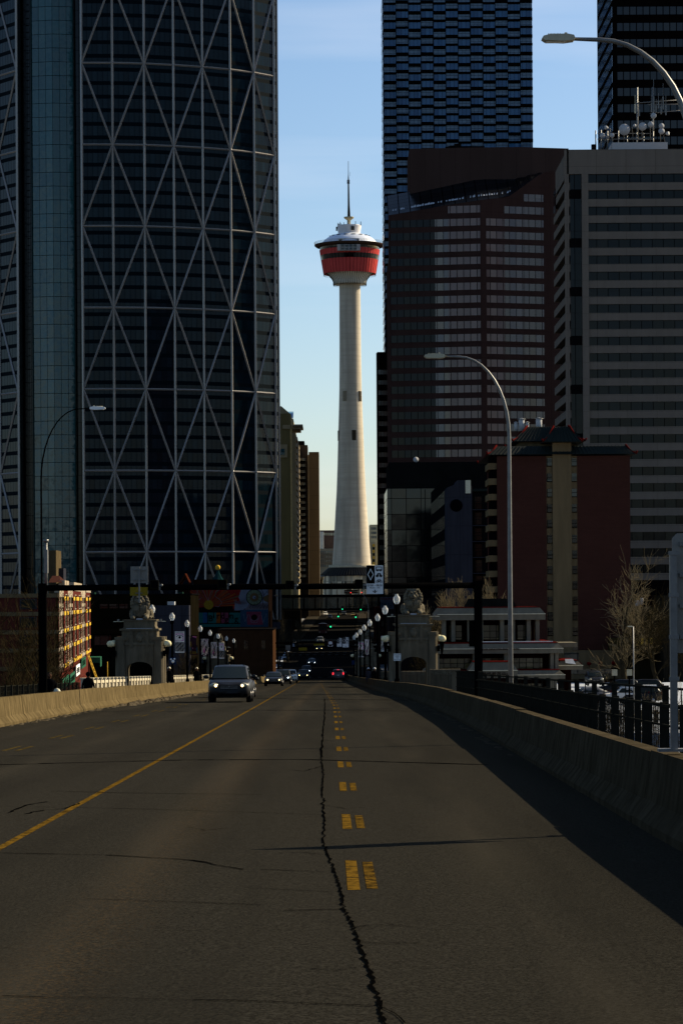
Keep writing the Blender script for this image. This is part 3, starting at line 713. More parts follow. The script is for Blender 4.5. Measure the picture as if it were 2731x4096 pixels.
# banners on brackets from lamp posts
def banner(px0, px1, py0, py1, d, style, label, lampx):
    x0, z1 = P(px0, py0, d); x1, _ = P(px1, py0, d); z0 = P(px0, py1, d)[1]; w = x1-x0; h = z1-z0; xc = (x0+x1)/2
    t = thing('street_banner', label, 'banner', (xc, d, z0), 'art banners hung from the bridge lamps')
    mb = MB(); n = 8
    mags = [mat('banner_white', (.62, .56, .50), .8, ns=3, amt=.1), mat('banner_pink', (.42, .12, .26), .8, ns=3, amt=.1), M['ink'], mat('banner_yellow', (.55, .38, .06), .8), mat('banner_blue', (.06, .25, .38), .8), mat('banner_plum', (.10, .05, .08), .8)] if not banner.m else banner.m
    banner.m = mags
    def surf(u, v, off=0): return (x0+u*w, d+.05*math.sin(v*6+u*2)-off, z0+v*h)
    for i in range(n):
        for j in range(4):
            q = [surf(j/4, i/n), surf((j+1)/4, i/n), surf((j+1)/4, (i+1)/n), surf(j/4, (i+1)/n)]; mb.quad(*q); mb.quad(*[(p[0], p[1]+.012, p[2]) for p in q[::-1]])
    cl = mb.build('cloth', mags[0] if style in (0, 3, 4) else mags[5], t)
    mb = MB(); rnd = random.Random(int(px0)); off = .012
    def stroke(pts, wd, mi):
        for (a, b) in zip(pts, pts[1:]):
            ax, az = a; bx, bz = b; dx, dz = bx-ax, (bz-az); L = math.hypot(dx*w, dz*h) or 1; nx, nz = -dz*h/L*wd/w, dx*w/L*wd/h
            def S(u, v): u = min(.99, max(.01, u)); v = min(.99, max(.01, v)); return surf(u, v, off)
            mb.add([S(ax-nx, az-nz), S(bx-nx, bz-nz), S(bx+nx, bz+nz), S(ax+nx, az+nz)], [[0, 1, 2, 3]], None, mi)
            mb.add([(p[0], p[1]+.016+off, p[2]) for p in (S(ax-nx, az-nz), S(bx-nx, bz-nz), S(bx+nx, bz+nz), S(ax+nx, az+nz))], [[3, 2, 1, 0]], None, mi)
    if style in (0, 4):      # eye in a pink field over curling line work
        mb.add([surf(.08, .55, off), surf(.92, .55, off), surf(.92, .9, off), surf(.08, .9, off)], [[0, 1, 2, 3]], None, 1); off = .018
        eye = [(.15+.7*i/10, .72+.075*math.sin(math.pi*i/10)) for i in range(11)]+[(.85-.7*i/10, .72-.075*math.sin(math.pi*i/10)) for i in range(1, 10)]
        mb.add([surf(u, v, off) for u, v in eye], [list(range(len(eye)))[::-1]], None, 0); off = .024
        mb.add([surf(.5+.13*math.cos(a*.52), .72+.06*math.sin(a*.52), off) for a in range(12)], [list(range(12))], None, 2)
        stroke([(.12, .74), (.3, .81), (.7, .81), (.88, .74)], .02, 2)
        for i in range(13):
            u = .06+i*.073; stroke([(u+.03*math.sin(v*1.7+i), .5-v*.055) for v in range(9)], .011+.008*rnd.random(), 2)
        for i in range(9): stroke([(.08+i*.1, .92), (.11+i*.1+rnd.uniform(-.03, .03), .99)], .012, 2)
    elif style == 1:
        stroke([(.03, 1), (.12, .6), (.10, .3), (0, 0)], .05, 3); stroke([(.95, 1), (.9, .6), (.95, .2)], .03, 3); stroke([(.1, .45), (.08, .15)], .05, 4); stroke([(.92, .4), (.92, .1)], .05, 4)
        mb.add([surf(.3+.0, .35, off), surf(.75, .3, off), surf(.85, .97, off), surf(.35, .99, off)], [[0, 1, 2, 3]], None, 1); off = .02
        stroke([(.55, .2), (.6, .5), (.5, .8)], .10, 5)
        for i in range(6): stroke([(.3+i*.1, .05), (.3+i*.1, .2)], .02, 3)
    else:
        for i in range(9): stroke([(.05+i*.11+.05*math.sin(v+i), 1-v*.08) for v in range(12)], .014, 0 if style == 2 else 2)
        mb.add([surf(.25, .25, off), surf(.6, .12, off), surf(.95, .7, off), surf(.6, .95, off), surf(.45, .6, off)], [[0, 1, 2, 3, 4]], None, 1); off = .02
        for i in range(10):
            a, b = rnd.uniform(.1, .8), rnd.uniform(.05, .3); mb.add([surf(a+.06*math.cos(q), b+.03*math.sin(q), off) for q in range(6)], [list(range(6))], None, 0 if style == 2 else 4)
        stroke([(.4, .9), (.7, .5), (.45, .15)], .035, 2)
    mb.build('printed_art', mags, cl)
    mb = MB()
    for z in (z0-.03, z1+.03): mb.tube([(x0-.02, d, z), (lampx if abs(lampx-xc) < 1.6 else x1+.1, d, z)], .018, 5)
    mb.build('bracket', M['black'], t)
banner.m = None
def lx(side, i): return [l for l in LAMPS if l[0] == side and l[1] == i][0][2]
O2 = lambda ox, oy, k: (lambda x, y: ((ox+x/k)/1.7417, (oy+y/k)/1.7417))
c2 = O2(400, 2200, 3.136); c3 = O2(700, 2200, 3.6175); c5 = O2(1350, 2200, 3.136); c4 = O2(1000, 2200, 3.136)
for (A, B, side, li, st, lb) in (((942, 1022), (1060, 1290), 'left', 1, 0, 'white banner with a dark eye on a pink field, beside the second left lamp'),
        ((1130, 1080), (1225, 1318), 'left', 2, 1, 'plum banner with yellow and blue edges, beside the third left lamp'),
        ((1268, 1112), (1362, 1335), 'left', 3, 2, 'dark banner with grey wavy lines and pink dots, beside the fourth left lamp')):
    a = c2(*A); b = c2(*B); l = lx(side, li); banner(a[0], b[0], a[1], b[1], l[1], st, lb, l[0])
for (A, B, li, st, lb) in (((522, 1335), (606, 1565), 4, 3, 'white and magenta banner with curling shapes, beside the fifth left lamp'), ((640, 1340), (712, 1572), 5, 4, 'white banner with a small eye, beside the sixth left lamp')):
    a = c3(*A); b = c3(*B); l = lx('left', li); banner(a[0], b[0], a[1], b[1], l[1], st, lb, l[0])
for (A, B, li, st, lb) in (((262, 1150), (330, 1345), 5, 4, 'white banner with a small eye, low between the right hand lamps'), ((342, 1120), (392, 1335), 4, 2, 'teal and pink banner with wavy lines, between the right hand lamps'), ((545, 1080), (650, 1275), 1, 3, 'curling white banner tied to the second right lamp')):
    a = c5(*A); b = c5(*B); l = lx('right', li); banner(a[0], b[0], a[1], b[1], l[1], st, lb, l[0])

# ---------------------------------------------------------------- tall cobra lamps
def cobra(label, d, head_px, head_py, head_px2, pole_px, pole_r, base_z, group='tall curved street lamps', m=None, hm=None, top_drop=.55):
    xh, zh = P(head_px, head_py, d); xe, _ = P(head_px2, head_py, d); xp, _ = P(pole_px, 1400, d); m = m or M['steel']
    s = 1 if xp > xh else -1
    t = thing('curved_street_lamp', label, 'street lamp', (xp, d, base_z), group)
    span = abs(xp-xe); drop = span*top_drop*1.6
    pts = [(xp, d, base_z), (xp, d, base_z+(zh-base_z)*.5), (xp, d, zh-drop)]
    rs = [pole_r, pole_r*.8, pole_r*.62]
    for i in range(1, 11):
        a = i/10*math.pi/2; pts.append((xp-s*span*(1-math.cos(a))*.78, d, zh-drop+(drop-.02)*math.sin(a))); rs.append(pole_r*(.62-.22*i/10))
    pts.append((xe, d, zh)); rs.append(pole_r*.32)
    MB().tube(pts, rs, 12).build('pole', m, t)
    MB().box(xp-pole_r*1.7, xp+pole_r*1.7, d-pole_r*1.7, d+pole_r*1.7, base_z, base_z+.06).build('base_plate', m, t)
    L = abs(xe-xh); k = 1 if xh < xe else -1; mb = MB()
    prof = [(0, .0), (.05, .07), (.25, .12), (.8, .13), (1, .09), (1.04, .0), (1, -.06), (.7, -.10), (.1, -.07)]
    mb.extr([(xh+k*a*L, zh+b*L*1.0) for a, b in prof], d-.16*L/.7, d+.16*L/.7, 'y')
    h = mb.build('lamp_head', hm or M['lamphead'], t)
    mb = MB()
    for i in range(9): mb.box(xh+k*L*(.2+.045*i), xh+k*L*(.215+.045*i), d-.12, d+.12, zh+L*.12, zh+L*.155)
    mb.box(xh+k*L*.72, xh+k*L*.8, d-.04, d+.04, zh+L*.12, zh+L*.2)
    mb.build('cooling_fin', M['lamphead'], h)
    MB().box(xh+k*L*.12, xh+k*L*.75, d-.1, d+.1, zh-L*.105, zh-L*.08).build('lens', M['lens'], h)
    return t
cobra('largest curved street lamp arching in from the right edge of the picture', 60, 1243, 90, 1316, 1592, .12, -9.6, top_drop=.62)
cobra('tall galvanised curved street lamp standing in front of the beige seniors building', 140, 973, 819, 1020, 1171, .15, -9.2, top_drop=.78)
cobra('thin dark curved street lamp on the left in front of the teal glass', 170, 243, 938, 208, 97, .085, -9.2, m=M['black'], hm=M['white'], top_drop=.9)
cobra('small distant curved street lamp over the street beside the signs', 470, 815, 1364, 822, 846, .10, zr(470), m=M['steel'], top_drop=1.0)
cobra('small dark curved street lamp in front of the mural', 420, 640, 1369, 628, 600, .09, -9.6, m=M['black'], hm=M['lilac'], top_drop=1.0)
cobra('thin grey lamp pole on the snow below the bridge at right', 215, 1440, 1439, 1452, 1453, .07, -9.6, m=M['steel'], top_drop=.2)

# ---------------------------------------------------------------- overhead gantries
def gantry(name, label, d, px0, px1, pyb, r, post=True, group=None, z0=None):
    xa, za = P(px0, pyb[0], d); xb, zb = P(px1, pyb[1], d)
    zc = (za+zb)/2
    t = thing(name, label, 'sign gantry', (xa, d, zr(d)), group)
    MB().tube([(xa, d, zc), (xb, d, zc)], r, 10).build('beam', M['black'], t)
    for x in (xa, xb):
        MB().box(x-r*1.3, x+r*1.3, d-r*1.3, d+r*1.3, (z0 if z0 is not None else zr(d)-.3), zc+.18).build('post', M['black'], t)
    return t, zc
g1, zg = gantry('overhead_gantry', 'wide black overhead gantry spanning the road in the foreground', 105, 98, 1097, (1350, 1345), .115, z0=-3.2)
mb = MB(); x, z = P(1089, 1455, 105); mb.box(x-.2, x-.02, 104.8, 105.2, z-.5, z+.5); mb.build('control_box', M['black'], g1)
def signal_box(px0, px1, py0, py1, d, label):
    x0, z1 = P(px0, py0, d); x1, z0 = P(px1, py1, d)
    t = thing('lane_signal', label, 'traffic signal', ((x0+x1)/2, d, z0), 'lane control signals on the gantry')
    c = mb = MB(); mb.extr([(x0+.03, z0), (x1-.03, z0), (x1, z0+.03), (x1, z1-.03), (x1-.03, z1), (x0+.03, z1), (x0, z1-.03), (x0, z0+.03)], d-.33, d-.16, 'y')
    b = mb.build('housing', M['signyellow'] if False else M['hous'], t)
    MB().box(x0+.04, x1-.04, d-.345, d-.331, z0+.04, z1-.04).build('face_panel', M['ink'], t)
    mb = MB(); mb.box(x1-.02, x1+.12, d-.2, d-.1, z0+.12, z0+.2); mb.ball((x1+.1, d-.15, z0+.16), .05, 8); mb.box(x1+.0, x1+.06, d-.18, d-.05, z0-.02, z0+.1); mb.build('bracket', M['steel'], t)
M['hous'] = mat('dark_olive_housing', (.045, .040, .018), .5, ns=3)
for a, b, w in ((c2(640, 380), c2(745, 495), 'leftmost lane signal box on the foreground gantry, right of the square sign back'), (c3(620, 430), c3(755, 562), 'second lane signal box from the left on the foreground gantry'),
             (c4(447, 385), c4(557, 495), 'third lane signal box on the foreground gantry, left of the tall tower'), (c4(1310, 370), c4(1415, 490), 'lane signal box on the foreground gantry right beside the diamond sign')):
    signal_box(a[0], b[0], a[1], b[1], 105, w)
def panel(name, label, cat, a, b, d, m, parent=None, th=.02, group=None, pole=None):
    x0, z1 = P(a[0], a[1], d); x1, z0 = P(b[0], b[1], d)
    t = thing(name, label, cat, ((x0+x1)/2, d, z0), group)
    MB().box(x0, x1, d-th, d, z0, z1).build('plate', m, t)
    return t, x0, x1, z0, z1
# square sign backs on the left
t, x0, x1, z0, z1 = panel('sign_back', 'square grey back of a road sign above the foreground gantry at left', 'road sign', c2(385, 208), c2(607, 415), 104.8, M['signback'])
for zz in (z1-.13, z0+.13): MB().box(x0+.08, x1-.08, 104.73, 104.779, zz-.02, zz+.02).build('brace', M['steel'], t)
MB().box((x0+x1)/2-.03, (x0+x1)/2+.03, 104.66, 104.729, z0-.75, z1).build('stem', M['steel'], t)
t, x0, x1, z0, z1 = panel('sign_back', 'dark yellow back of a road sign hanging under the foreground gantry at left', 'road sign', c2(380, 468), c2(602, 572), 104.85, M['signyellow'])
MB().box(x0+.2, x1-.2, 104.78, 104.829, z0+.08, z0+.11).build('brace', M['steel'], t)
# diamond lane sign
def lane_sign(a, b, d, label, small=False, grp=None):
    t, x0, x1, z0, z1 = panel('lane_sign', label, 'road sign', a, b, d, M['white'], group=grp)
    W = x1-x0; H = z1-z0; y = d-.02
    def R(u0, u1, v0, v1, e=.004): return MB().box(x0+u0*W, x0+u1*W, y-e, y-.001, z1-v1*H, z1-v0*H)
    R(.0, 1, 0, 1, .0) if False else None
    R(.015, .50, .01, .635, .004).build('black_panel', M['ink'], t)
    mb = MB(); q = lambda u, v: (x0+u*W, y-.007, z1-v*H); cxu, cv = .255, .32
    o = [(cxu, .11), (cxu+.185, cv), (cxu, .53), (cxu-.185, cv)]; i_ = [(cxu, .155), (cxu+.135, cv), (cxu, .485), (cxu-.135, cv)]
    for k in range(4): mb.add([q(*o[k]), q(*o[(k+1) % 4]), q(*i_[(k+1) % 4]), q(*i_[k])], [[0, 1, 2, 3]])
    mb.build('diamond', M['white'], t)
    # bus
    mb = MB(); f = lambda u0, u1, v0, v1: mb.box(x0+u0*W, x0+u1*W, y-.006, y-.001, z1-v1*H, z1-v0*H)
    f(.57, .93, .05, .075); f(.57, .615, .05, .17); f(.885, .93, .05, .17); f(.57, .93, .145, .19); f(.62, .69, .18, .215); f(.81, .88, .18, .215)
    mb.build('bus_symbol', M['ink'], t)
    mb = MB(); mb.add([q(.66, .275), q(.84, .275), q(.89, .34), q(.94, .355), q(.94, .395), q(.55, .395), q(.55, .355), q(.61, .34)], [list(range(8))[::-1]]); f(.60, .68, .39, .42); f(.82, .90, .39, .42)
    mb.build('car_symbol', M['ink'], t)
    if not small: text(t, '2', .10*H, (x0+.75*W, y-.009, z1-.345*H), m=M['white'], name='digit', ext=.001, bold=.002)
    mb = MB()
    for u in (.64, .86): 
        for k in range(14):
            a0, a1 = 2*math.pi*k/14, 2*math.pi*(k+1)/14; r0, r1 = .075*W*1.1, .055*W*1.1
            C = lambda a_, r: (x0+u*W+r*math.cos(a_), y-.006, z1-.575*H+r*math.sin(a_)); mb.add([C(a0, r0), C(a1, r0), C(a1, r1), C(a0, r1)], [[0, 1, 2, 3]])
    for (p, r) in (((.64, .575), (.70, .505)), ((.70, .505), (.82, .505)), ((.82, .505), (.86, .575)), ((.70, .515), (.76, .575)), ((.76, .575), (.82, .51)), ((.64, .575), (.76, .575)), ((.68, .49), (.72, .49)), ((.80, .48), (.84, .49))):
        A, B_ = Vector(q(*p)), Vector(q(*r)); mb.tube([A, B_], .006*W/.67+.004, 4)
    mb.build('bicycle_symbol', M['ink'], t)
    if not small:
        text(t, '07:00 – 08:30', .098*H, (x0+.5*W, y-.006, z1-.70*H), m=M['ink'], ext=.001, bold=.0008, sx=.95)
        text(t, 'MON – FRI', .075*H, (x0+.5*W, y-.006, z1-.785*H), m=M['ink'], ext=.001)
        mb = MB(); mb.box(x0+.03*W, x0+.97*W, y-.004, y-.001, z0+.005, z0+.012)
    mb = MB(); f(.47, .53, .85, .92); mb.add([q(.32, .875), q(.42, .895), q(.5, .935), q(.58, .895), q(.68, .875), q(.5, .965)], [[0, 5, 2, 1], [2, 5, 4, 3]])
    mb.build('down_arrow', M['ink'], t)
    fr = MB()
    for (u0, u1, v0, v1) in ((0, 1, 0, .006), (0, 1, .994, 1), (0, .008, 0, 1), (.992, 1, 0, 1)): fr.box(x0+u0*W, x0+u1*W, y-.003, y-.0005, z1-v1*H, z1-v0*H)
    fr.build('edge_line', M['ink'], t)
    return t, (x0+x1)/2, z0
lane_sign(c5(358, 192), c5(573, 553), 104.85, 'white diamond lane sign with bus, car and bicycle symbols on the foreground gantry')
# second gantry set down the road
g2, zz2 = gantry('overhead_gantry', 'thin dark overhead gantry across the far end of the bridge', 395, 575, 868, (1477, 1476), .12, z0=-11)
g3, _ = gantry('overhead_gantry', 'lower thin dark overhead gantry just beyond the far end of the bridge', 420, 580, 862, (1486, 1486), .10, z0=-11)
lane_sign(c4(1160, 1097), c4(1236, 1222), 394.6, 'distant diamond lane sign, right one of the pair on the far gantry', True)
lane_sign(c4(1088, 1105), c4(1150, 1214), 394.6, 'distant diamond lane sign, left one of the pair on the far gantry', True)
t, x0, x1, z0, z1 = panel('turn_sign', 'small white no turn sign left of the distant diamond signs', 'road sign', c4(976, 1148), c4(1038, 1210), 394.6, M['white'])
mb = MB(); C = ((x0+x1)/2, 394.57, z1-(z1-z0)*.36)
for k in range(18):
    a0, a1 = 2*math.pi*k/18, 2*math.pi*(k+1)/18; mb.add([(C[0]+r*math.cos(a), C[1], C[2]+r*math.sin(a)) for a, r in ((a0, .30), (a1, .30), (a1, .42), (a0, .42))], [[0, 1, 2, 3]])
mb.build('red_ring', M['red'], t); MB().box(x0+.1, x1-.1, 394.56, 394.579, z0+.1, z0+.3).build('lower_text_bar', M['ink'], t)
for A, B, m, lb in ((c3(1150, 1272), c3(1240, 1360), 'signback', 'upper pale sign back on the far left of the distant gantry'), (c3(1152, 1362), c3(1242, 1424), 'signyellow', 'yellow sign back below the pale one on the far left of the distant gantry'),
                (c3(862, 1475), c3(942, 1590), 'signback', 'tall pale sign back near the left lamps, by the brown brick building'), (c3(940, 1622), c3(998, 1700), 'signback', 'small pale sign back near the ground left of the moving minivan'),
                (c4(445, 1195), c4(508, 1255), 'signback', 'pale sign back hanging in the middle of the distant gantry'), (c4(235, 1225), c4(335, 1258), 'signyellow', 'dull yellow board hanging on the left part of the distant gantry'), (c4(610, 1225), c4(714, 1262), 'signyellow', 'dull yellow board hanging over the middle lanes of the distant gantry'), (c4(800, 1160), c4(932, 1200), 'signyellow', 'dull yellow board above the oncoming far car')):
    t, x0, x1, z0, z1 = panel('sign_back', lb, 'road sign', A, B, 419.6, M[m], th=.03); MB().box((x0+x1)/2-.04, (x0+x1)/2+.04, 419.64, 419.7, z0, z1+.6).build('stem', M['black'], t)
t, x0, x1, z0, z1 = panel('street_sign', 'pale blue sign board under the mural corner, beside the street', 'sign', c4(265, 905), c4(385, 995), 440, M['lilac']); MB().box(x0+.9, x0+1.1, 440.01, 440.2, -10.5, z1).build('post', M['black'], t)
# small signs on lamp posts
l = lx('right', 0); t, x0, x1, z0, z1 = panel('cyclist_sign', 'small white sign reading cyclists yield to pedestrians on the first right lamp post', 'sign', c5(700, 1300), c5(792, 1390), l[1]-.15, M['white'])
for i, s_ in enumerate(('CYCLISTS', 'YIELD', 'TO', 'PEDESTRIANS')): text(t, s_, .105 if i < 3 else .075, ((x0+x1)/2, l[1]-.175, z1-.07-i*.10), m=M['ink'], ext=.001, sx=.9)
l = lx('left', 0); t, x0, x1, z0, z1 = panel('yield_sign', 'blue sign with a white triangle on the first left lamp post', 'sign', c2(615, 1280), c2(697, 1425), l[1]-.16, M['signblue'])
mb = MB(); W, H = x1-x0, z1-z0; mb.add([(x0+.12*W, l[1]-.185, z1-.12*H), (x0+.88*W, l[1]-.185, z1-.12*H), (x0+.5*W, l[1]-.185, z1-.5*H)], [[0, 2, 1]]); mb.build('triangle', M['white'], t)
MB().box(x0+.04*W, x1-.04*W, l[1]-.185, l[1]-.181, z0+.04*H, z0+.4*H).build('lower_plate', M['white'], t)
for i, s_ in enumerate(('CYCLISTS', 'YIELD TO', 'PEDESTRIANS')): text(t, s_, .085, ((x0+x1)/2, l[1]-.19, z0+.34*H-i*.10), m=M['ink'], ext=.001)
l = lx('left', 1); t, x0, x1, z0, z1 = panel('pathway_sign', 'square blue pathway sign on the second left lamp post', 'sign', c2(876, 1350), c2(957, 1432), l[1]-.16, M['signblue'])
mb = MB(); mb.disc(((x0+x1)/2, l[1]-.185, z0+.2), .12, (0, 1, 0), 12).disc(((x0+x1)/2-.14, l[1]-.185, z0+.36), .07, (0, 1, 0), 10).disc(((x0+x1)/2+.12, l[1]-.185, z0+.38), .07, (0, 1, 0), 10); mb.build('walker_symbol', M['white'], t)
l = lx('right', 7); t, x0, x1, z0, z1 = panel('pathway_sign', 'small blue pathway sign low on the last right lamp post', 'sign', c5(178, 1385), c5(212, 1438), l[1]-.16, M['signblue'])
# big sign seen from the back at the right edge
d = 27.6; x0, z1 = P(1542, 1225, d); x1 = x0+.75; z0 = P(1542, 1500, d)[1]
t = thing('large_sign', 'large grey sign seen from behind on a steel post at the right edge', 'road sign', (P(1544, 1600, d)[0], d, zr(d)+.8))
mb = MB(); r = .05; mb.extr([(x0+r, z0), (x1, z0), (x1, z1), (x0+r, z1), (x0, z1-r), (x0, z0+r)], d-.01, d+.01, 'y'); mb.build('sign_panel', M['signback'], t)
for k in range(4):
    z = z1-.11-k*.31; o = MB().box(x0+.07, x1, d-.045, d-.011, z-.022, z+.022).build('brace', M['steel'], t); MB().disc((x0+.14, d-.05, z), .02, (0, 1, 0), 10, th=.012).build('bolt', M['ink'], o)
px = P(1544, 1600, d)[0]
MB().box(px-.034, px+.034, d-.12, d-.046, zr(d)+.8, z1-.18).build('post', M['steel'], t)
for k in range(4): MB().box(px-.05, px+.05, d-.13, d-.121, z1-.22-k*.42, z1-.18-k*.42).build('clamp', M['steel'], t)
MB().box(px-.16, px+.1, d-.16, d+.02, zr(d)+.802, zr(d)+.83).build('base_plate', M['steel'], t)
text(t, 'GA', .06, (x1-.22, d-.016, z1-.62), m=M['ink'], name='stencil', ext=.001)

# ---------------------------------------------------------------- traffic signals downtown
def signal_arm(label, d, lights, pole_px, z_arm, boards=()):
    xp = P(pole_px, 1400, d)[0]; xs = [P(a, b, d) for a, b, c_ in lights]; zt = max(z for _, z in xs)+.9
    t = thing('traffic_signal', label, 'traffic light', (xp, d, zr(d)), 'traffic signals down the street')
    MB().tube([(xp, d, zr(d)), (xp, d, zt+.1)], .11, 8).build('pole', M['black'], t)
    far = min(x for x, _ in xs) if xp > xs[0][0] else max(x for x, _ in xs)
    MB().tube([(xp, d, zt), (far, d, zt)], .08, 8).build('mast_arm', M['black'], t)
    for (x, z), (_, _, c_) in zip(xs, lights):
        zc = z+.35 if c_ == 'g' else z-.35
        b = MB().box(x-.2, x+.2, d-.25, d-.05, zc-.55, zc+.6).build('signal_head', M['hous'], t)
        for k, zz in enumerate((zc+.35, zc, zc-.35)):
            on = (k == 2 and c_ == 'g') or (k == 0 and c_ == 'r')
            MB().disc((x, d-.27, zz), .17 if on else .12, (0, 1, 0), 10, th=.03).build('lamp', (M['sgreen'] if c_ == 'g' else M['sred']) if on else M['ink'], b)
    return t
def g4(x, y): a = c4(x, y); return a
signal_arm('traffic signal with one green light, nearest over the dark street', 598, [(*g4(1010, 963), 'g')], 832, 0)
signal_arm('traffic signal with two green lights at the lit cross street', 712, [(*g4(1106, 835), 'g'), (*g4(1324, 843), 'g')], 842, 0)
signal_arm('traffic signal with two green lights under the glass skywalk', 850, [(*g4(1157, 743), 'g'), (*g4(1388, 748), 'g')], 846, 0)
signal_arm('traffic signal with two red lights in front of the tower base', 1030, [(*g4(1262, 536), 'r'), (*g4(1398, 533), 'r')], 838, 0)
signal_arm('traffic signal with a red light beside the brown brick building at left', 432, [(*c3(1088, 1662), 'r')], 588, 0)

# ---------------------------------------------------------------- cars (local: nose towards -y, ground z=0)
def loft(mb, secs, mi=0):
    """secs: list of (y, [(x,z)...]) half rings from bottom centre to top centre, mirrored"""
    rings = []
    for y, h in secs:
        rings.append([(x, y, z) for x, z in h]+[(-x, y, z) for x, z in h[::-1]])
    m = len(rings[0]); vs = [v for r in rings for v in r]; fs = []
    for i in range(len(rings)-1):
        for j in range(m): fs.append([i*m+j, (i+1)*m+j, (i+1)*m+(j+1) % m, i*m+(j+1) % m])
    fs += [list(range(m)), [(len(rings)-1)*m+j for j in range(m)][::-1]]
    mb.add(vs, fs, None, mi, True)
def make_car(kind, name, label, cat, paint, group=None, lights='head', rear=False, plate=False):
    V = {'van': dict(w=.98, L=5.1, h=1.75, belt=1.08, hood=1.05, ws0=1.05, ws1=2.1, rf=4.7, gr=.16, bot=.22), 'sedan': dict(w=.91, L=4.6, h=1.42, belt=.92, hood=.88, ws0=1.25, ws1=2.05, rf=3.4, gr=.15, bot=.2),
         'suv': dict(w=.93, L=4.5, h=1.66, belt=1.05, hood=1.02, ws0=1.1, ws1=1.85, rf=4.05, gr=.2, bot=.27)}[kind]
    w, L, h, belt = V['w'], V['L'], V['h'], V['belt']; hood = V['hood']; bot = V['bot']
    t = thing(name, label, cat, (0, 0, 0), group)
    def low(ww, zb, zt): return [(0, zb), (ww*.86, zb), (ww*.97, zb+.12), (ww, zb+.35*(zt-zb)+.05), (ww*.985, zt-.16), (ww*.93, zt-.03), (ww*.6, zt), (0, zt+.015)]
    mb = MB()
    loft(mb, [(0, low(w*.72, bot+.12, hood-.32)), (.06, low(w*.86, bot+.04, hood-.24)), (.22, low(w*.955, bot, hood-.12)), (.6, low(w, bot, hood-.05)), (V['ws0'], low(w, bot, hood+.03)), (V['ws1'], low(w, bot, belt)), (L*.7, low(w, bot, belt+.01)), (L-.35, low(w*.985, bot, belt)), (L-.08, low(w*.93, bot+.06, belt-.03)), (L, low(w*.82, bot+.12, belt-.10))])
    body = mb.build('body', paint, t)
    # cabin pillars and roof shell
    rw = w*.76 if kind != 'sedan' else w*.70
    def cab(y, ww, zt): return [(0, belt-.05), (w*.9, belt-.05), (w*.9-(w*.9-ww)*.55, belt+(zt-belt)*.6), (ww, zt-.07), (ww*.82, zt-.015), (0, zt)]
    mb = MB()
    ws0, ws1, rf = V['ws0'], V['ws1'], V['rf']
    endc = L-.12 if kind != 'sedan' else rf+.75
    loft(mb, [(ws0, cab(0, w*.84, hood+.06)), (ws0+(ws1-ws0)*.5, cab(0, (w*.84+rw)/2, (hood+.06+h-.08)/2+.03)), (ws1, cab(0, rw, h-.07)), (ws1+.5, cab(0, rw, h)), (rf-.3, cab(0, rw, h-.01)), (rf, cab(0, rw*.97, h-.06)), (endc, cab(0, w*.8, belt+.12))])
    cabin = mb.build('cabin', paint, t)
    # windscreen glass, slightly proud of the shell
    def pane(nm, pts): MB().add([Vector(p) for p in pts], [[0, 1, 2, 3]]).build(nm, M['glassdk'], t)
    e = .025; z0, z1 = hood+.07, h-.10
    mb = MB(); n = 6; vs = []
    for k in range(n+1):
        u = -1+2*k/n; bow = (1-u*u)*.10
        vs += [(u*w*.80, ws0+.03-bow-e, z0), (u*rw*.94, ws1-.06-bow*.6-e, z1)]
    mb.add(vs, [[2*k, 2*k+2, 2*k+3, 2*k+1] for k in range(n)], None, 0, True); mb.build('windscreen', M['glassdk'], t)
    for s in (-1, 1):
        for (ya, yb) in ((ws1-.35, (ws1+rf)/2-.05), ((ws1+rf)/2+.05, rf-.1)):
            yt = max(ya, ws1+.05); f = [(s*(w*.9+.012), ya, belt+.02), (s*(w*.9+.012), yb, belt+.02), (s*(rw+.035), yb, h-.16), (s*(rw+.035), yt, h-.16)]
            MB().add(f, [[0, 1, 2, 3]]).build('side_window', M['glassdk'], t)
    # rear window
    zr0, zr1 = belt+.16, h-.14; yr0 = endc-.02; yr1 = rf+.02
    mb = MB(); mb.add([(-w*.70, yr0+.03-(0 if kind != 'sedan' else .1), zr0), (w*.70, yr0+.03-(0 if kind != 'sedan' else .1), zr0), (rw*.82, yr1+.05, zr1), (-rw*.82, yr1+.05, zr1)], [[1, 0, 3, 2]]); mb.build('rear_window', M['glassdk'], t)
    # wheels
    for yy in (L*.19, L*.79):
        for s in (-1, 1):
            wl = MB(); wl.tube([(s*(w-.21), yy, .33), (s*(w-.0), yy, .33)], .33, 18); wo = wl.build('wheel', M['tyre'], t)
            MB().disc((s*(w+.004), yy, .33), .21, (1, 0, 0), 14, th=.02).build('rim', M['rimm'], wo)
    # nose: grille, bumper intake, lamps, plate
    MB().box(-w*.42, w*.42, -.015, .10, hood-.42, hood-.24).build('grille', M['ink'], t)
    mb = MB()
    for k in range(3): mb.box(-w*.41, w*.41, -.03, -.016, hood-.405+k*.055, hood-.39+k*.055)
    mb.build('grille_bar', M['rimm'], t)
    MB().box(-w*.55, w*.55, -.012, .10, bot+.06, bot+.2).build('lower_intake', M['ink'], t)
    hm = {'head': M['head'], 'white': M['headw'], 'off': M['lens']}[lights]
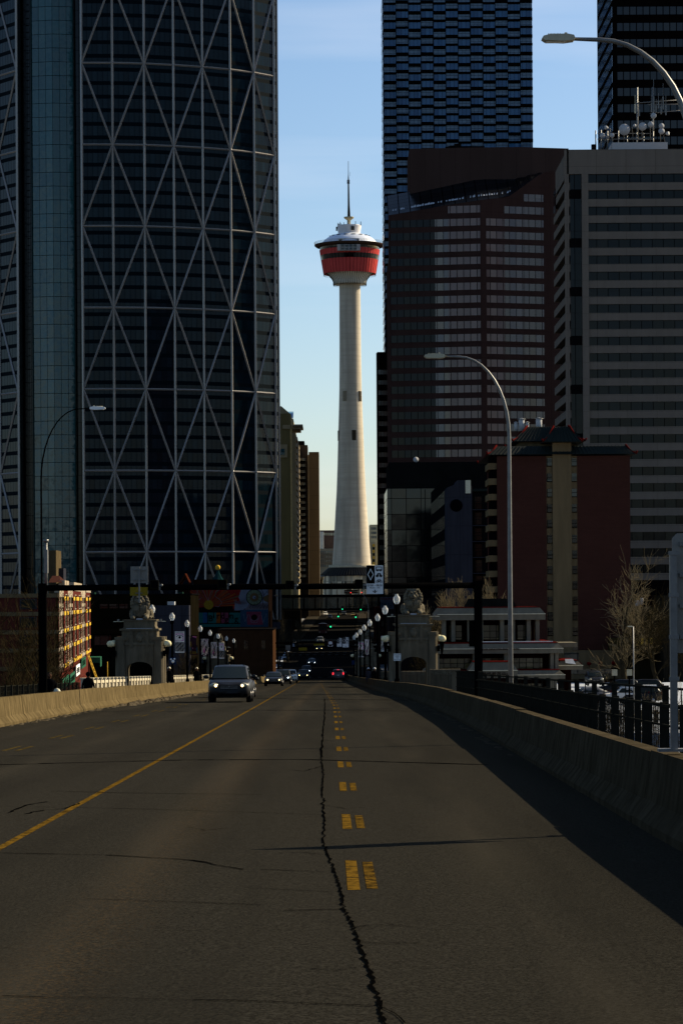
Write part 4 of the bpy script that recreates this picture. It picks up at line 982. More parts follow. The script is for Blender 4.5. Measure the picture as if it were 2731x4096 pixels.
    for s in (-1, 1):
        lb = MB(); lb.ball((s*w*.70, .12, hood-.26), .19, 12, sx=1.1, sy=.75, sz=.62); lo = lb.build('headlight', M['lens'], t)
        MB().ball((s*w*.62, -.015, hood-.275), .062, 10, sy=.5).build('bulb', hm, lo)
        MB().box(s*w*.66, s*w*.86, .02, .10, bot+.08, bot+.17).build('fog_light', M['ink'], t)
        mr = MB(); mr.ball((s*(w+.13), ws0+.32, belt+.10), .12, 10, sx=1.15, sy=.6, sz=.8); mr.build('wing_mirror', paint, t)
        MB().box(s*w*.70, s*w*.93, L-.10, L+.0, belt-.22, belt+.12).build('tail_light', M['tail'] if rear else M['red'], t)
    if plate: MB().box(-.16, .16, -.045, -.02, bot+.24, bot+.32).build('licence_plate', M['white'], t)
    if rear: MB().box(-.2, .2, rf+.06, rf+.10, h-.12, h-.08).build('brake_light', M['tail'], t); MB().box(-.16, .16, L+.0, L+.015, belt-.35, belt-.24).build('rear_plate', M['white'], t)
    if kind == 'van' or (kind == 'suv' and rear):
        for s in (-1, 1): MB().tube([(s*rw*.84, ws1+.35, h-.02), (s*rw*.84, ws1+.5, h+.06), (s*rw*.84, rf-.5, h+.06), (s*rw*.84, rf-.35, h-.02)], .02, 6).build('roof_rail', M['black'], t)
    return t
def paint(name, c, r=.25, metal=.0):
    k = N(name); n = k.noise(3, 4, k.pos()); d = k.ramp(k.n('SeparateXYZ', i_0=k.pos()).outputs[2], .2, .9, 1, 0)
    k.fin(k.mix(k.math('MULTIPLY', k.math('MULTIPLY', d, n), .7), c, (.05, .045, .035)), k.math('ADD', k.math('MULTIPLY', n, .25), r), metal); k.b.inputs['Specular IOR Level'].default_value = .14; return k.m
PT = dict(grey=paint('grey_car_paint', (.03, .03, .032)), dark=paint('dark_car_paint', (.018, .020, .026)), white=paint('white_car_paint', (.55, .53, .48), .3, 0), silver=paint('silver_car_paint', (.36, .37, .40)), blue=paint('blue_grey_car_paint', (.05, .08, .11)), red=paint('red_car_paint', (.2, .02, .02)), yellow=paint('yellow_cab_paint', (.6, .4, .03), .3, 0))
def place(car, px, d, flip=False, rz=0, z=None):
    x = P(px, 1500, d)[0]; car.location = (x, d, zr(d) if z is None else z); slope = math.atan((zr(d+3)-zr(d))/3)
    car.rotation_euler = (slope if not flip else -slope, 0, rz+(math.pi if flip else 0)); return car
place(make_car('van', 'minivan', 'dark silver minivan with both headlights on, nearest vehicle on the road', 'minivan', PT['grey']), 525.5, 126)
# badge on the grille
vb = bpy.data.objects['minivan']; text(vb, 'H', .10, (0, -.035, .74), m=M['rimm'], name='badge', ext=.004)
place(make_car('sedan', 'sedan_car', 'dark sedan almost hidden behind the silver minivan', 'car', PT['dark'], 'cars on the road'), 543, 149)
place(make_car('sedan', 'sedan_car', 'dark sedan with glowing headlights, first of the three cars right of the minivan', 'car', PT['dark'], 'cars on the road'), 627.5, 268)
place(make_car('suv', 'estate_car', 'dark grey car between the front sedan and the white utility car', 'car', PT['grey'], 'cars on the road', 'white'), 649, 305)
place(make_car('suv', 'utility_car', 'white utility car, last in the row to the right of the minivan', 'car', PT['white'], 'cars on the road', 'off'), 665.5, 345)
place(make_car('suv', 'utility_car', 'dark utility car with yellow headlights at the edge of the shade', 'car', PT['dark'], 'cars on the road'), 696, 415)
place(make_car('suv', 'utility_car', 'dark car with bright white headlights behind the one at the shade edge', 'car', PT['dark'], 'cars on the road', 'white'), 703, 470)
place(make_car('sedan', 'sedan_car', 'blue grey car with slanted white headlights in the dark street', 'car', PT['blue'], 'cars on the road', 'white'), 716, 535)
place(make_car('sedan', 'sedan_car', 'farthest oncoming car with two small yellow headlights', 'car', PT['silver'], 'cars on the road'), 733, 640)
place(make_car('suv', 'utility_car', 'silver utility car driving away with red tail lights on the right lane', 'car', PT['silver'], 'cars on the road', 'off', True), 776, 412, True)
place(make_car('sedan', 'taxi_cab', 'yellow cab at the far end of the street near the tower', 'taxi', PT['yellow'], None, 'off'), 811, 1000, z=zr(1000))
for i, (px, d, k_, lb) in enumerate(((735, 700, 'silver', 'pale car crossing at the first lit cross street'), (742, 850, 'grey', 'grey car at the second lit cross street'), (747, 1005, 'white', 'white van like car far up the street left of the cab'), (757, 960, 'dark', 'dark car far up the street'), (790, 1010, 'grey', 'grey car just left of the yellow cab'))):
    place(make_car('suv', 'distant_car', lb, 'car', PT[k_], 'distant cars downtown', 'off'), px, d)
# bus at cross street
def box_bus(px, d):
    x = P(px, 1400, d)[0]; z = zr(d)+.17; t = thing('city_bus', 'red and white city bus far down the left side of the street', 'bus', (x, d, z))
    mb = MB(); mb.extr([(x-1.25, z+.35), (x+1.25, z+.35), (x+1.27, z+1.2), (x+1.2, z+2.95), (x+1.05, z+3.1), (x-1.05, z+3.1), (x-1.2, z+2.95), (x-1.27, z+1.2)], d, d+11, 'y'); mb.build('body', PT['red'], t)
    MB().box(x-1.1, x+1.1, d-.02, d-.001, z+1.3, z+2.5).build('windscreen', M['glassdk'], t)
    MB().box(x-.9, x+.9, d-.04, d-.021, z+2.6, z+2.85).build('destination_board', M['ink'], t)
    for s in (-1, 1):
        MB().box(x+s*1.265, x+s*1.285, d+.5, d+10.5, z+1.4, z+2.5).build('side_window', M['glassdk'], t)
        for y in (2.2, 8): MB().tube([(x+s*.95, d+y, z+.48), (x+s*1.28, d+y, z+.48)], .48, 14).build('wheel', M['tyre'], t)
        MB().disc((x+s*.9, d-.02, z+.7), .13, (0, 1, 0), 10).build('headlight', M['lens'], t)
box_bus(741, 775)
# parked cars on the lot to the right
pk = [(1345, 268, 'silver', 1.4, 'silver parked car nearest the seniors building on the lot below'), (1432, 262, 'white', 1.57, 'snow covered pale car on the lot behind the picket fence'), (1462, 262, 'grey', 1.57, 'snow covered grey car at the right of the lot'), (1418, 285, 'dark', 1.6, 'dark car in the back row of the lot'), (1470, 285, 'dark', 1.57, 'dark car at the back right of the lot'), (1312, 240, 'dark', 1.3, 'dark car under the canopy edge of the seniors building'), (1412, 312, 'dark', 0, 'dark vehicle in the garage opening behind the lot')]
for i, (px, d, k_, rz, lb) in enumerate(pk):
    x = P(px, 1540, d)[0]; c_ = make_car('suv' if i != 0 else 'sedan', 'parked_car', lb, 'car', PT[k_], 'parked cars on the lot', 'off'); c_.location = (x-2.2, d, -8.3 if i < 6 else -8.2); c_.rotation_euler = (0, 0, -rz)
    if i in (1, 2):
        mb = MB(); mb.box(-.6, .6, 1.9, 4.0, 1.65, 1.76); o = mb.build('snow_cap', M['snow'], c_)
# ---------------------------------------------------------------- people
def person(label, x, y, z, coat, hair, pose=0, face=-1, scale=1.0):
    """one continuous skinned body; face=-1 looks towards the camera"""
    V = []; E = []; R = []
    def v(p, r, link=None):
        V.append(p); R.append(r)
        if link is not None: E.append((link, len(V)-1))
        return len(V)-1
    pel = v((0, 0, .95), .15); ab = v((0, 0, 1.12), .145, pel); ch = v((0, .01, 1.33), .165, ab); nk = v((0, 0, 1.50), .06, ch); hd0 = v((0, -.01, 1.58), .075, nk); hd1 = v((0, -.015, 1.66), .10, hd0); v((0, -.005, 1.735), .085, hd1)
    for s in (-1, 1):
        hip = v((s*.10, 0, .86), .10, pel); kn = v((s*.11, -.04-.10*(s > 0), .49), .065, hip); an = v((s*.11, .04-.12*(s > 0), .09), .045, kn); v((s*.12, -.16-.12*(s > 0), .04), .04, an)
        sh = v((s*.19, .01, 1.42), .07, ch); el = v((s*.27, .04, 1.14), .052, sh)
        hx, hy, hz = (s*.16, -.26, 1.08) if pose == 1 or s*pose == 1 else (s*.28, -.05, .90)
        wr = v((hx, hy, hz), .033, el); d = (Vector((hx, hy, hz))-Vector((s*.27, .04, 1.14))).normalized(); pm = v(tuple(Vector((hx, hy, hz))+d*.06), .036, wr)
        side = d.cross(Vector((0, 0, 1))).normalized() if abs(d.z) < .9 else Vector((0, 1, 0))
        for k, L in enumerate((.075, .085, .08, .06)):
            a = Vector(V[pm])+side*(-.03+.02*k)+d*.035; f1 = v(tuple(a), .010, pm); v(tuple(a+d*L*.55+Vector((0, 0, -.03))), .009, f1)
        th = v(tuple(Vector((hx, hy, hz))+d*.03-side*.04), .011, wr); v(tuple(Vector(V[th])+d*.045-side*.012), .009, th)
    me = bpy.data.meshes.new('person'); me.from_pydata(V, E, []); o = bpy.data.objects.new('body', me); COL.objects.link(o)
    md = o.modifiers.new('s', 'SKIN'); md.use_smooth_shade = True
    for i, sv in enumerate(me.skin_vertices[0].data): sv.radius = (R[i], R[i]*(.8 if i < 3 else 1)); sv.use_root = (i == 0)
    o.modifiers.new('u', 'SUBSURF').levels = 1
    bpy.context.view_layer.update()
    m2 = bpy.data.meshes.new_from_object(o.evaluated_get(bpy.context.evaluated_depsgraph_get())); o.modifiers.clear(); o.data = m2; m2.name = 'body'
    m2.materials.clear(); m2.materials.append(coat); m2.materials.append(M['skin'])
    for p in m2.polygons:
        c = p.center
        if c.z > 1.53 or (c.z < 1.1 and c.z > .72 and abs(c.x) > .2 and pose == 0 and c.z < .9): p.material_index = 1
    t = thing('person', label, 'person', (x, y, z)); o.parent = t
    MB().ball((0, .03, 1.70), .118, 12, sy=1.0, sz=1.0).build('hair', hair, t, org=(0, 0, 0)).location = (0, 0, 0)
    f = MB(); f.ball((0, -.045, 1.655), .092, 14, sy=.85, sz=1.12); f.ball((0, -.128, 1.645), .02, 8, sz=1.3); fo = f.build('face', M['skin'], t, org=(0, 0, 0)); fo.location = (0, 0, 0)
    for s in (-1, 1):
        e = MB().ball((s*.034, -.118, 1.67), .011, 6).build('eye', M['ink'], t, org=(0, 0, 0)); e.location = (0, 0, 0)
        e = MB().ball((s*.098, -.01, 1.655), .025, 6, sx=.4).build('ear', M['skin'], t, org=(0, 0, 0)); e.location = (0, 0, 0)
    e = MB().box(-.025, .025, -.123, -.113, 1.60, 1.608).build('mouth', M['darkred'], t, org=(0, 0, 0)); e.location = (0, 0, 0)
    c = MB(); c.lathe((0, 0, 0), [(.24, .72), (.235, .95), (.205, 1.15), (.24, 1.35), (.19, 1.47), (.09, 1.53)], 14, squash=.72); co = c.build('coat', coat, t, org=(0, 0, 0)); co.location = (0, 0, 0)
    t.scale = (scale,)*3
    if face > 0: t.rotation_euler = (0, 0, math.pi)
    return t
xa = P(114, 1550, 112)[0]; zz = zr(112)-.35
person('person in dark clothes walking behind the left barrier with a pale bag', xa, 112, zz, M['cloth'], M['bark'], 1)
bg = MB(); bx = xa+.33; bg.ball((bx, 111.75, zz+.85), .26, 12, sx=.75, sy=.5, sz=1.15); bo = bg.build('carrier_bag', M['bagw'], None, org=(bx, 111.75, zz+.6)); tag(bo, 'pale yellow bag held by the person at left', 'bag')
xb = P(203, 1550, 129)[0]; person('person in a dark hooded coat right behind the left barrier', xb, 129, zr(129)-.35, M['cloth'], M['cloth'], 0, 1)
for px, d, l in ((c2(870, 1500)[0], 200, 'small person in dark clothes on the left sidewalk beyond the gateway'), (c2(1215, 1530)[0], 222, 'small person with a pale cap on the left sidewalk near the minivan')):
    person(l, P(px, 1550, d)[0], d, zr(d), M['cloth'], M['bagw'], 1)
for px, d, l in ((c5(462, 1500)[0], 232, 'small person with a white cap between the right lamps'), (c5(385, 1500)[0], 240, 'small person in pale clothes between the right lamps')):
    person(l, P(px, 1550, d)[0], d, zr(d)-.1, M['cloth'] if d == 232 else M['lilac'], M['white'], 1)
# ---------------------------------------------------------------- bare trees
def tree(name, label, x, y, z0, H, spread, seed, trunk=.22, depth=5, lean=0, group=None, bark=None, twig=None, minr=.012):
    rnd = random.Random(seed); t = thing(name, label, 'tree', (x, y, z0), group); tr = MB(); cr = MB()
    def grow(p, d, L, r, lvl):
        n = 3; pts = [p]; rs = [r]; q = Vector(p); dd = Vector(d)
        for i in range(n):
            dd = (dd+Vector((rnd.gauss(0, .12), rnd.gauss(0, .12), rnd.gauss(.04, .06)))).normalized(); q = q+dd*(L/n); pts.append(q.copy()); rs.append(max(minr*.7, r*(1-.4*(i+1)/n)))
        (tr if lvl < 2 else cr).tube(pts, rs, 6 if lvl < 2 else 3, cap=False)
        if lvl >= depth: return
        k = {0: 4, 1: 4, 2: 4, 3: 4, 4: 4}.get(lvl, 3)
        for j in range(k):
            f = rnd.uniform(.35, 1) if j else 1.0; base = pts[min(n, max(1, int(f*n)))]
            ax = dd.orthogonal().normalized(); ax.rotate(Matrix.Rotation(rnd.uniform(0, 6.28), 3, dd)); nd = dd.copy(); nd.rotate(Matrix.Rotation(rnd.uniform(.3, .75)*spread*(.5 if j == 0 else 1), 3, ax)); nd.z += .10; nd.normalize()
            grow(base, nd, L*rnd.uniform(.58, .82), max(minr, rs[-1]*rnd.uniform(.45, .72)), lvl+1)
    grow(Vector((x, y, z0)), Vector((lean, 0, 1)).normalized(), H*.34, trunk, 0)
    tr.build('trunk', bark or M['bark'], t); cr.build('crown', twig or M['twig'], t); return t
def T(px, py_top, d, z0, **k):
    x, zt = P(px, py_top, d); return dict(x=x, y=d, z0=z0, H=(zt-z0), **k)
DT = mat('dark_twig', (.10, .075, .035), .9, ns=1.5, amt=.7)
tree('bare_tree', 'large tangled bare tree at the left edge in front of the apartment block', **T(0, 1262, 150, -9.6, spread=.95, seed=3, trunk=.25, depth=5, twig=DT))
tree('bare_tree', 'bare tree with thin crossing twigs left of the dark gantry post', **T(24, 1320, 160, -9.6, spread=.95, seed=8, trunk=.2, depth=5, twig=DT))
tree('bare_tree', 'low tangled bare tree at the far left, its twigs over the barrier', **T(-14, 1330, 135, -9.6, spread=1.2, seed=18, trunk=.2, depth=5, twig=DT))
tree('bare_tree', 'large bare tree on the right beside the red hotel tower', **T(1432, 1232, 300, -9.6, spread=1.35, seed=21, trunk=.42, depth=5, lean=-.1, minr=.018))
tree('bare_tree', 'bare tree at the far right behind the large sign', **T(1520, 1310, 290, -9.6, spread=1.3, seed=5, trunk=.3, depth=5, minr=.016, twig=DT))
tree('bare_tree', 'pale twiggy bare tree behind the stone lion at right', **T(1030, 1305, 300, -9.6, spread=.9, seed=31, trunk=.25, depth=6, minr=.018))
tree('bare_tree', 'pale twiggy bare tree over the roof of the beige seniors building', **T(1105, 1312, 310, -9.6, spread=.9, seed=42, trunk=.25, depth=6, minr=.018))
tree('bare_tree', 'bare tree just right of the stone lion, low beside the gateway', **T(985, 1370, 290, -9.6, spread=1.1, seed=44, trunk=.2, depth=5, minr=.016, twig=DT))
for i, (px, py, d) in enumerate(((640, 1410, 480), (662, 1395, 560), (680, 1400, 640), (628, 1420, 520), (690, 1420, 720), (870, 1395, 520), (856, 1410, 600))):
    tree('street_tree', ['dark bare street tree beside the mural building', 'dark bare street tree, second on the left pavement', 'dark bare street tree, third on the left pavement', 'dark bare tree under the mural corner', 'small far bare tree on the left pavement', 'dark bare street tree on the right pavement', 'smaller dark bare tree farther along the right pavement'][i], **T(px, py, d, zr(d), spread=1.0, seed=60+i, trunk=.2, depth=4, group='bare street trees', twig=M['bark'], minr=.025))
for i, (px, py, d) in enumerate(((1392, 1560, 165), (1415, 1545, 170), (1488, 1540, 160), (1560, 1510, 150), (1378, 1575, 175))):
    tree('sapling', ['leaning bare sapling on the snow left of the thin lamp pole', 'upright bare sapling close to the thin lamp pole', 'pale bare sapling on the snow right of the thin lamp pole', 'bare sapling at the right edge behind the sign post', 'shrubby small sapling farthest left on the snow'][i], **T(px, py, d, -9.6+.0, spread=.9, seed=80+i, trunk=.06, depth=4, group='bare saplings on the snow', minr=.010))
# plants in front of brick block left, dark shrub mass
tree('bare_tree', 'small bare tree behind the left lamps, before the lilac wall', **T(415, 1440, 260, -9.6, spread=1.1, seed=77, trunk=.15, depth=5, twig=M['bark'], minr=.015))

# ---------------------------------------------------------------- building helper
def banded(name, label, X0, X1, Y0, Y1, z0, z1, wall, glass, fh, band, off=0, proud=.25, cap=2.0, piers=(), pname='spandrel', pier_w=1.2, cat='tower block', glass_name='glazing', cols=None, base=None, side=None, group=None, bz0=None):
    """glass core with proud spandrel bands each storey, corner piers and a parapet"""
    t = thing(name, label, cat, ((X0+X1)/2, Y0, z0), group)
    MB().box(X0+.01, X1-.01, Y0+proud, Y1, z0, z1-cap-.01).build(glass_name, glass, t)
    n = int((z1-cap-z0)/fh); rings = []
    for i in range(n+1):
        zb = z1-cap-i*fh-off
        if zb-band < (bz0 if bz0 is not None else z0): break
        MB().box(X0-.02, X1+.02, Y0, Y1+.02, zb-fh, zb-fh+band).build(pname, wall, t)
    MB().box(X0-.03, X1+.03, Y0-.02, Y1+.03, z1-cap, z1).build('parapet', wall, t)
    for (a, b) in piers: MB().box(a, b, Y0-.06, Y0+proud+.1, z0, z1-cap).build('pier', wall, t)
    return t
def W(px, d, py=1380): return P(px, py, d)[0]
def Z(py, d, px=784): return P(px, py, d)[1]

# ================================================================ the curved diagrid tower
t = thing('curved_glass_tower', 'huge curved dark glass tower with a steel triangle lattice on the left', 'skyscraper', (-45, 765, -8))
pts = [(-77.2, 762.5), (-68.6, 760), (-60.1, 760.3), (-51.4, 761.5), (-43.4, 763.8), (-35.5, 766.9), (-27.9, 770.9), (-21.4, 775.6), (-15.9, 781.4), (-15.0, 783.2)]
ptsr = pts[1:]
ZT = 196.0; LV = [-9.3]+[CAMZ+13.9+22.6*k for k in range(9)]
# dark facets below, where nothing bright is mirrored, share one glass
mb = MB(); L = 0
for i in range(len(ptsr)-1):
    a, b = ptsr[i], ptsr[i+1]; w = math.hypot(b[0]-a[0], b[1]-a[1]); mb.add([(a[0], a[1], -9.5), (b[0], b[1], -9.5), (b[0], b[1], ZT), (a[0], a[1], ZT)], [[0, 1, 2, 3]], [[(L, 0), (L+w, 0), (L+w, ZT+9.5), (L, ZT+9.5)]]); L += w
mb.build('glass_facade', M['bowglass'], t)
mb = MB(); back = [ptsr[-1], (-16.5, 815), (-60, 820), (-68.6, 795), ptsr[0]]
for a, b in zip(back, back[1:]): mb.quad((a[0], a[1], -9.5), (b[0], b[1], -9.5), (b[0], b[1], ZT), (a[0], a[1], ZT))
mb.poly([(p[0], p[1], ZT) for p in ptsr+back[1:-1]]); mb.build('rear_wall', M['bowdark'], t)
def nrm2(a, b): dx, dy = b[0]-a[0], b[1]-a[1]; l = math.hypot(dx, dy); return Vector((dy/l, -dx/l, 0))
def vn(pl, i):
    v = Vector((0, 0, 0))
    if i > 0: v += nrm2(pl[i-1], pl[i])
    if i < len(pl)-1: v += nrm2(pl[i], pl[i+1])
    return v.normalized()
def wedge(mb, a, b, na, nb, w=.42, dep=.55):
    w *= .84
    dep = dep*.8
    """pointed steel member from a to b standing off the facade"""
    a, b = Vector(a), Vector(b); t_ = (b-a).normalized(); vs = []
    for p, n in ((a, na), (b, nb)):
        s = t_.cross(n).normalized(); vs += [p-s*w-n*.05, p-s*w+n*.12, p+n*dep, p+s*w+n*.12, p+s*w-n*.05]
    mb.add(vs, [[j, (j+1) % 5, 5+(j+1) % 5, 5+j] for j in range(5)]+[[4, 3, 2, 1, 0], [5, 6, 7, 8, 9]])
def diagrid(pl, levels, parity, ncol):
    for i in range(ncol):
        n = vn(pl, i)
        for (z0, z1) in ((levels[0], ZT+.5),):
            mb = MB(); wedge(mb, (*pl[i], z0), (*pl[i], z1), n, n, .40, .62); mb.build('column', M['bowsteel'], t)
    for i in range(ncol-1):
        n = nrm2(pl[i], pl[i+1]); 
        for k, z in enumerate(levels[1:]):
            mb = MB(); wedge(mb, (*pl[i], z), (*pl[i+1], z), n, n, .34, .5); mb.build('floor_beam', M['bowsteel'], t)
        for k in range(len(levels)-1):
            lo, hi = levels[k], levels[k+1]
            # node at lower level k (k=1 is the first beam): even column sums meet
            a, b = (i, i+1) if (i+k+parity) % 2 == 0 else (i+1, i)
            f = 1.0
            zlo, zhi = lo, hi
            if k == 0: 
                # last storey is cut: start part-way along
                pa, pb = pl[a], pl[b]; zl = hi-22.6; q = (hi-lo)/22.6; st = (pb[0]+(pa[0]-pb[0])*q, pb[1]+(pa[1]-pb[1])*q); mb = MB(); wedge(mb, (*st, lo), (*pb, hi), n, n, .36, .56)
            else:
                mb = MB(); wedge(mb, (*pl[a], zlo), (*pl[b], zhi), n, n, .36, .56)
            mb.build('diagonal_brace', M['bowsteel'], t)
diagrid(ptsr, LV, 1, 8)
# fine rail edge past the last column
for i in (8,):
    mb = MB(); n = vn(ptsr, i); wedge(mb, (*ptsr[i], -9.3), (*ptsr[i], ZT), n, n, .3, .5); mb.build('column', M['bowsteel'], t)
# left wing
lw = [(-107, 806), (-100.2, 789), (-93.8, 778.2), (-87.6, 770)]
mb = MB(); L = 0
for a, b in zip(lw, lw[1:]):
    w = math.hypot(b[0]-a[0], b[1]-a[1]); mb.add([(a[0], a[1], -9.5), (b[0], b[1], -9.5), (b[0], b[1], ZT), (a[0], a[1], ZT)], [[0, 1, 2, 3]], [[(L, 0), (L+w, 0), (L+w, ZT+9.5), (L, ZT+9.5)]]); L += w
mb.poly([(-87.6, 770, ZT), (-87.6, 800, ZT), (-107, 806, ZT), (-100.2, 789, ZT), (-93.8, 778.2, ZT)][::-1]); mb.build('glass_facade', M['bowglass'], t)
MB().prism([(-87.6, 770.3), (-86.2, 774), (-86.2, 800), (-106, 807), (-104, 800), (-92, 781)], -9.5, ZT-.5).build('inner_wall', M['bowdark'], t)
diagrid(lw, LV, 0, 4)
# black recesses and teal atrium between the wings
MB().box(-86.3, -68.7, 778.5, 800, -9.5, ZT-1).build('recess_wall', M['bowdark'], t)
atr = [(-84.0, 775.2), (-78, 774.0), (-72.4, 775.0)]
mb = MB(); L = 0
for a, b in zip(atr, atr[1:]):
    w = math.hypot(b[0]-a[0], b[1]-a[1]); mb.add([(a[0], a[1], -9.5), (b[0], b[1], -9.5), (b[0], b[1], ZT), (a[0], a[1], ZT)], [[0, 1, 2, 3]], [[(L, 0), (L+w, 0), (L+w, ZT+9.5), (L, ZT+9.5)]]); L += w
mb.quad((-84, 778.6, -9.5), (-84, 775.2, -9.5), (-84, 775.2, ZT), (-84, 778.6, ZT)).quad((-72.4, 775, -9.5), (-72.4, 778.6, -9.5), (-72.4, 778.6, ZT), (-72.4, 775, ZT))
mb.build('atrium_glass', M['teal'], t)
for x in (-84.1, -72.3): MB().box(x-.12, x+.12, 774.9, 775.2, -9.5, ZT).build('atrium_fin', mat('teal_fin', (.05, .16, .16), .4, ns=.3), t)
for x, w in ((-69.6, 1.0), (-85.4, .9)):
    mb = MB()
    for k in range(100): mb.box(x-w/2, x+w/2, 777.9, 778.45, -8+k*1.95, -8+k*1.95+1.6)
    mb.build('louvre_strip', M['charcb'] if 'charcb' in M else M['bowdark'], t)

# ================================================================ observation tower
TX, TY = 7.9, 1135.0; S = TY/F
t = thing('observation_tower', 'tall concrete observation tower with a red pod and white dome', 'tower', (TX, TY, Z(1330, TY)))
def zp(py): return P(799, py, TY)[1]
prof = [(1318, 45.2), (1292, 44.2), (1250, 41), (1216, 38.8), (1170, 36), (1128, 33.4), (1070, 31), (1011, 29.3), (950, 27.2), (894, 25.6), (800, 24.6), (689, 24.2), (648, 24.2)]
MB().lathe((TX, TY, 0), [(r*S, zp(y)) for y, r in prof], 64).build('shaft', M['shaft'], t)
for (px, py) in ((791.5, 911), (826.6, 911), (775.5, 1001), (812.5, 1001)):
    x, z = P(px, py, TY); r = interp([(zp(y), rr*S) for y, rr in prof], z); dx = max(-r*.985, min(r*.985, x-TX)); a = math.asin(dx/r)
    o = MB(); c = Vector((TX+math.sin(a)*(r+.14), TY-math.cos(a)*(r+.14), z)); tt = Vector((math.cos(a), math.sin(a), 0)); n = Vector((math.sin(a), -math.cos(a), 0))
    vs = [c-tt*.85-Vector((0, 0, 2.1)), c+tt*.85-Vector((0, 0, 2.1)), c+tt*.85+Vector((0, 0, 2.1)), c-tt*.85+Vector((0, 0, 2.1))]; vs2 = [v_-n*.5 for v_ in vs]
    o.add(vs+vs2, [[0, 1, 2, 3], [1, 0, 4, 5], [2, 1, 5, 6], [3, 2, 6, 7], [0, 3, 7, 4]]); o.build('slit_window', mat('slit_dark', (.20, .165, .11), .8), t)
rib = lambda n_, amp: (lambda j, k: 1+amp*(j % 2))
zz = lambda y: zp(y)
# flared underside with ribs
fl = [(651, 24.5), (653.5, 37.5), (648, 37.5), (643, 39.5), (638, 43), (632, 48), (627, 55)]
MB().lathe((TX, TY, 0), [(r*S, zz(y)) for y, r in fl], 112, rf=rib(112, .012)).build('underside', M['cream'], t)
mb = MB()
for k in range(56):
    a = 2*math.pi*k/56; pts_ = [(TX+r*S*1.012*math.cos(a), TY+r*S*1.012*math.sin(a), zz(y)) for y, r in ((654.5, 37.5), (648, 37.5), (643, 39.5), (638, 43), (632, 48), (627, 55.5))]
    mb.tube(pts_, .10, 3)
mb.build('underside_rib', mat('rib_bronze', (.22, .18, .13), .7), t)
mb = MB()
for k in range(72):
    a = 2*math.pi*k/72; r = 37.6*S; mb.tube([(TX+r*math.cos(a), TY+r*math.sin(a), zz(652)), (TX+r*math.cos(a), TY+r*math.sin(a), zz(657))], .06, 3)
    r = 59.5*S; mb.tube([(TX+r*math.cos(a), TY+r*math.sin(a), zz(628)), (TX+r*math.cos(a), TY+r*math.sin(a), zz(634))], .07, 3)
mb.build('fringe_rod', M['charc'], t)
MB().lathe((TX, TY, 0), [(55*S, zz(627)), (59.7*S, zz(630)), (65*S, zz(598.5))], 120, rf=rib(120, .006), smooth=False).build('lower_red_cladding', M['pod'], t)
MB().lathe((TX, TY, 0), [(64.4*S, zz(598.5)), (66.4*S, zz(587.5))], 60, smooth=False).build('lower_window_band', M['podglass'], t)
MB().lathe((TX, TY, 0), [(67*S, zz(587.5)), (68.8*S, zz(575.5))], 120, rf=rib(120, .005), smooth=False).build('upper_red_cladding', M['pod'], t)
MB().lathe((TX, TY, 0), [(68.0*S, zz(575.5)), (69*S, zz(566))], 60, smooth=False).build('upper_window_band', M['podglass'], t)
mb = MB()
for k in range(48):
    a = 2*math.pi*k/48; c_, s_ = math.cos(a), math.sin(a)
    mb.tube([(TX+r*S*c_, TY+r*S*s_, zz(y)) for y, r in ((630, 60.1), (598, 65.4), (575, 69.1))], .065, 4)
mb.build('cladding_fin', mat('fin_dark_red', (.10, .02, .018), .6), t)
MB().lathe((TX, TY, 0), [(68.5*S, zz(566)), (71*S, zz(569.5)), (77*S, zz(567.5)), (80.6*S, zz(564.5)), (80.4*S, zz(562.5)), (62*S, zz(562))], 72).build('rim', M['rim'], t)
MB().lathe((TX, TY, 0), [(66*S, zz(562)), (63.5*S, zz(558)), (58*S, zz(552)), (51*S, zz(546.5)), (40*S, zz(541)), (24*S, zz(536.5))], 64, smooth=True).build('dome', M['dome'], t)
for k in range(16):
    a = -math.pi/2+(k-.5)*2*math.pi/16; r = 42*S; c = Vector((TX+r*math.cos(a), TY+r*math.sin(a), zz(542.2)-.12)); MB().ball(c, .95, 12, sx=1.2, sy=1.0, sz=.16).build('porthole', M['ink'], t)
mb = MB()
for k in range(120):
    a = 2*math.pi*k/120; r = 79*S; mb.tube([(TX+r*math.cos(a), TY+r*math.sin(a), zz(563)), (TX+(r+.4)*math.cos(a), TY+(r+.4)*math.sin(a), zz(557.5))], .045, 3)
for y, r in ((557.7, 81), (560, 80)):
    mb.tube([(TX+r*S*math.cos(2*math.pi*k/60), TY+r*S*math.sin(2*math.pi*k/60), zz(y)) for k in range(61)], .05, 3)
mb.build('rim_railing', M['steel'], t)
# glass bay at the front
b = MB(); x0, x1 = P(774, 565, TY)[0], P(826, 565, TY)[0]; yb = TY-69*S-1.2
b.box(x0, x1, yb, yb+3, Z(575, yb), Z(561, yb)).build('viewing_box', mat('bay_frame', (.33, .30, .28), .5, ns=1), t); bo = bpy.data.objects[[o.name for o in t.children][-1]]
for i in range(4):
    for j in range(2):
        u0 = x0+(x1-x0)*(.14+.18*i); MB().box(u0+.12, u0+(x1-x0)*.18-.12, yb-.03, yb-.005, Z(575, yb)+.2+1.2*j, Z(575, yb)+1.2+1.2*j).build('bay_pane', M['podglass'], bo)
x0, x1 = P(775, 550, TY)[0], P(824, 550, TY)[0]; o = MB().box(x0, x1, TY-62*S, TY-50*S, Z(556.5, TY-62*S), Z(547.5, TY-62*S)).build('roof_pavilion', M['white'], t)
for i in range(5):
    u0 = x0+(x1-x0)*(.05+.19*i); MB().box(u0+.1, u0+(x1-x0)*.16, TY-62*S-.03, TY-62*S-.005, Z(556, TY-62*S), Z(549, TY-62*S)).build('pavilion_pane', M['teal'] if i % 2 else M['podglass'], o)
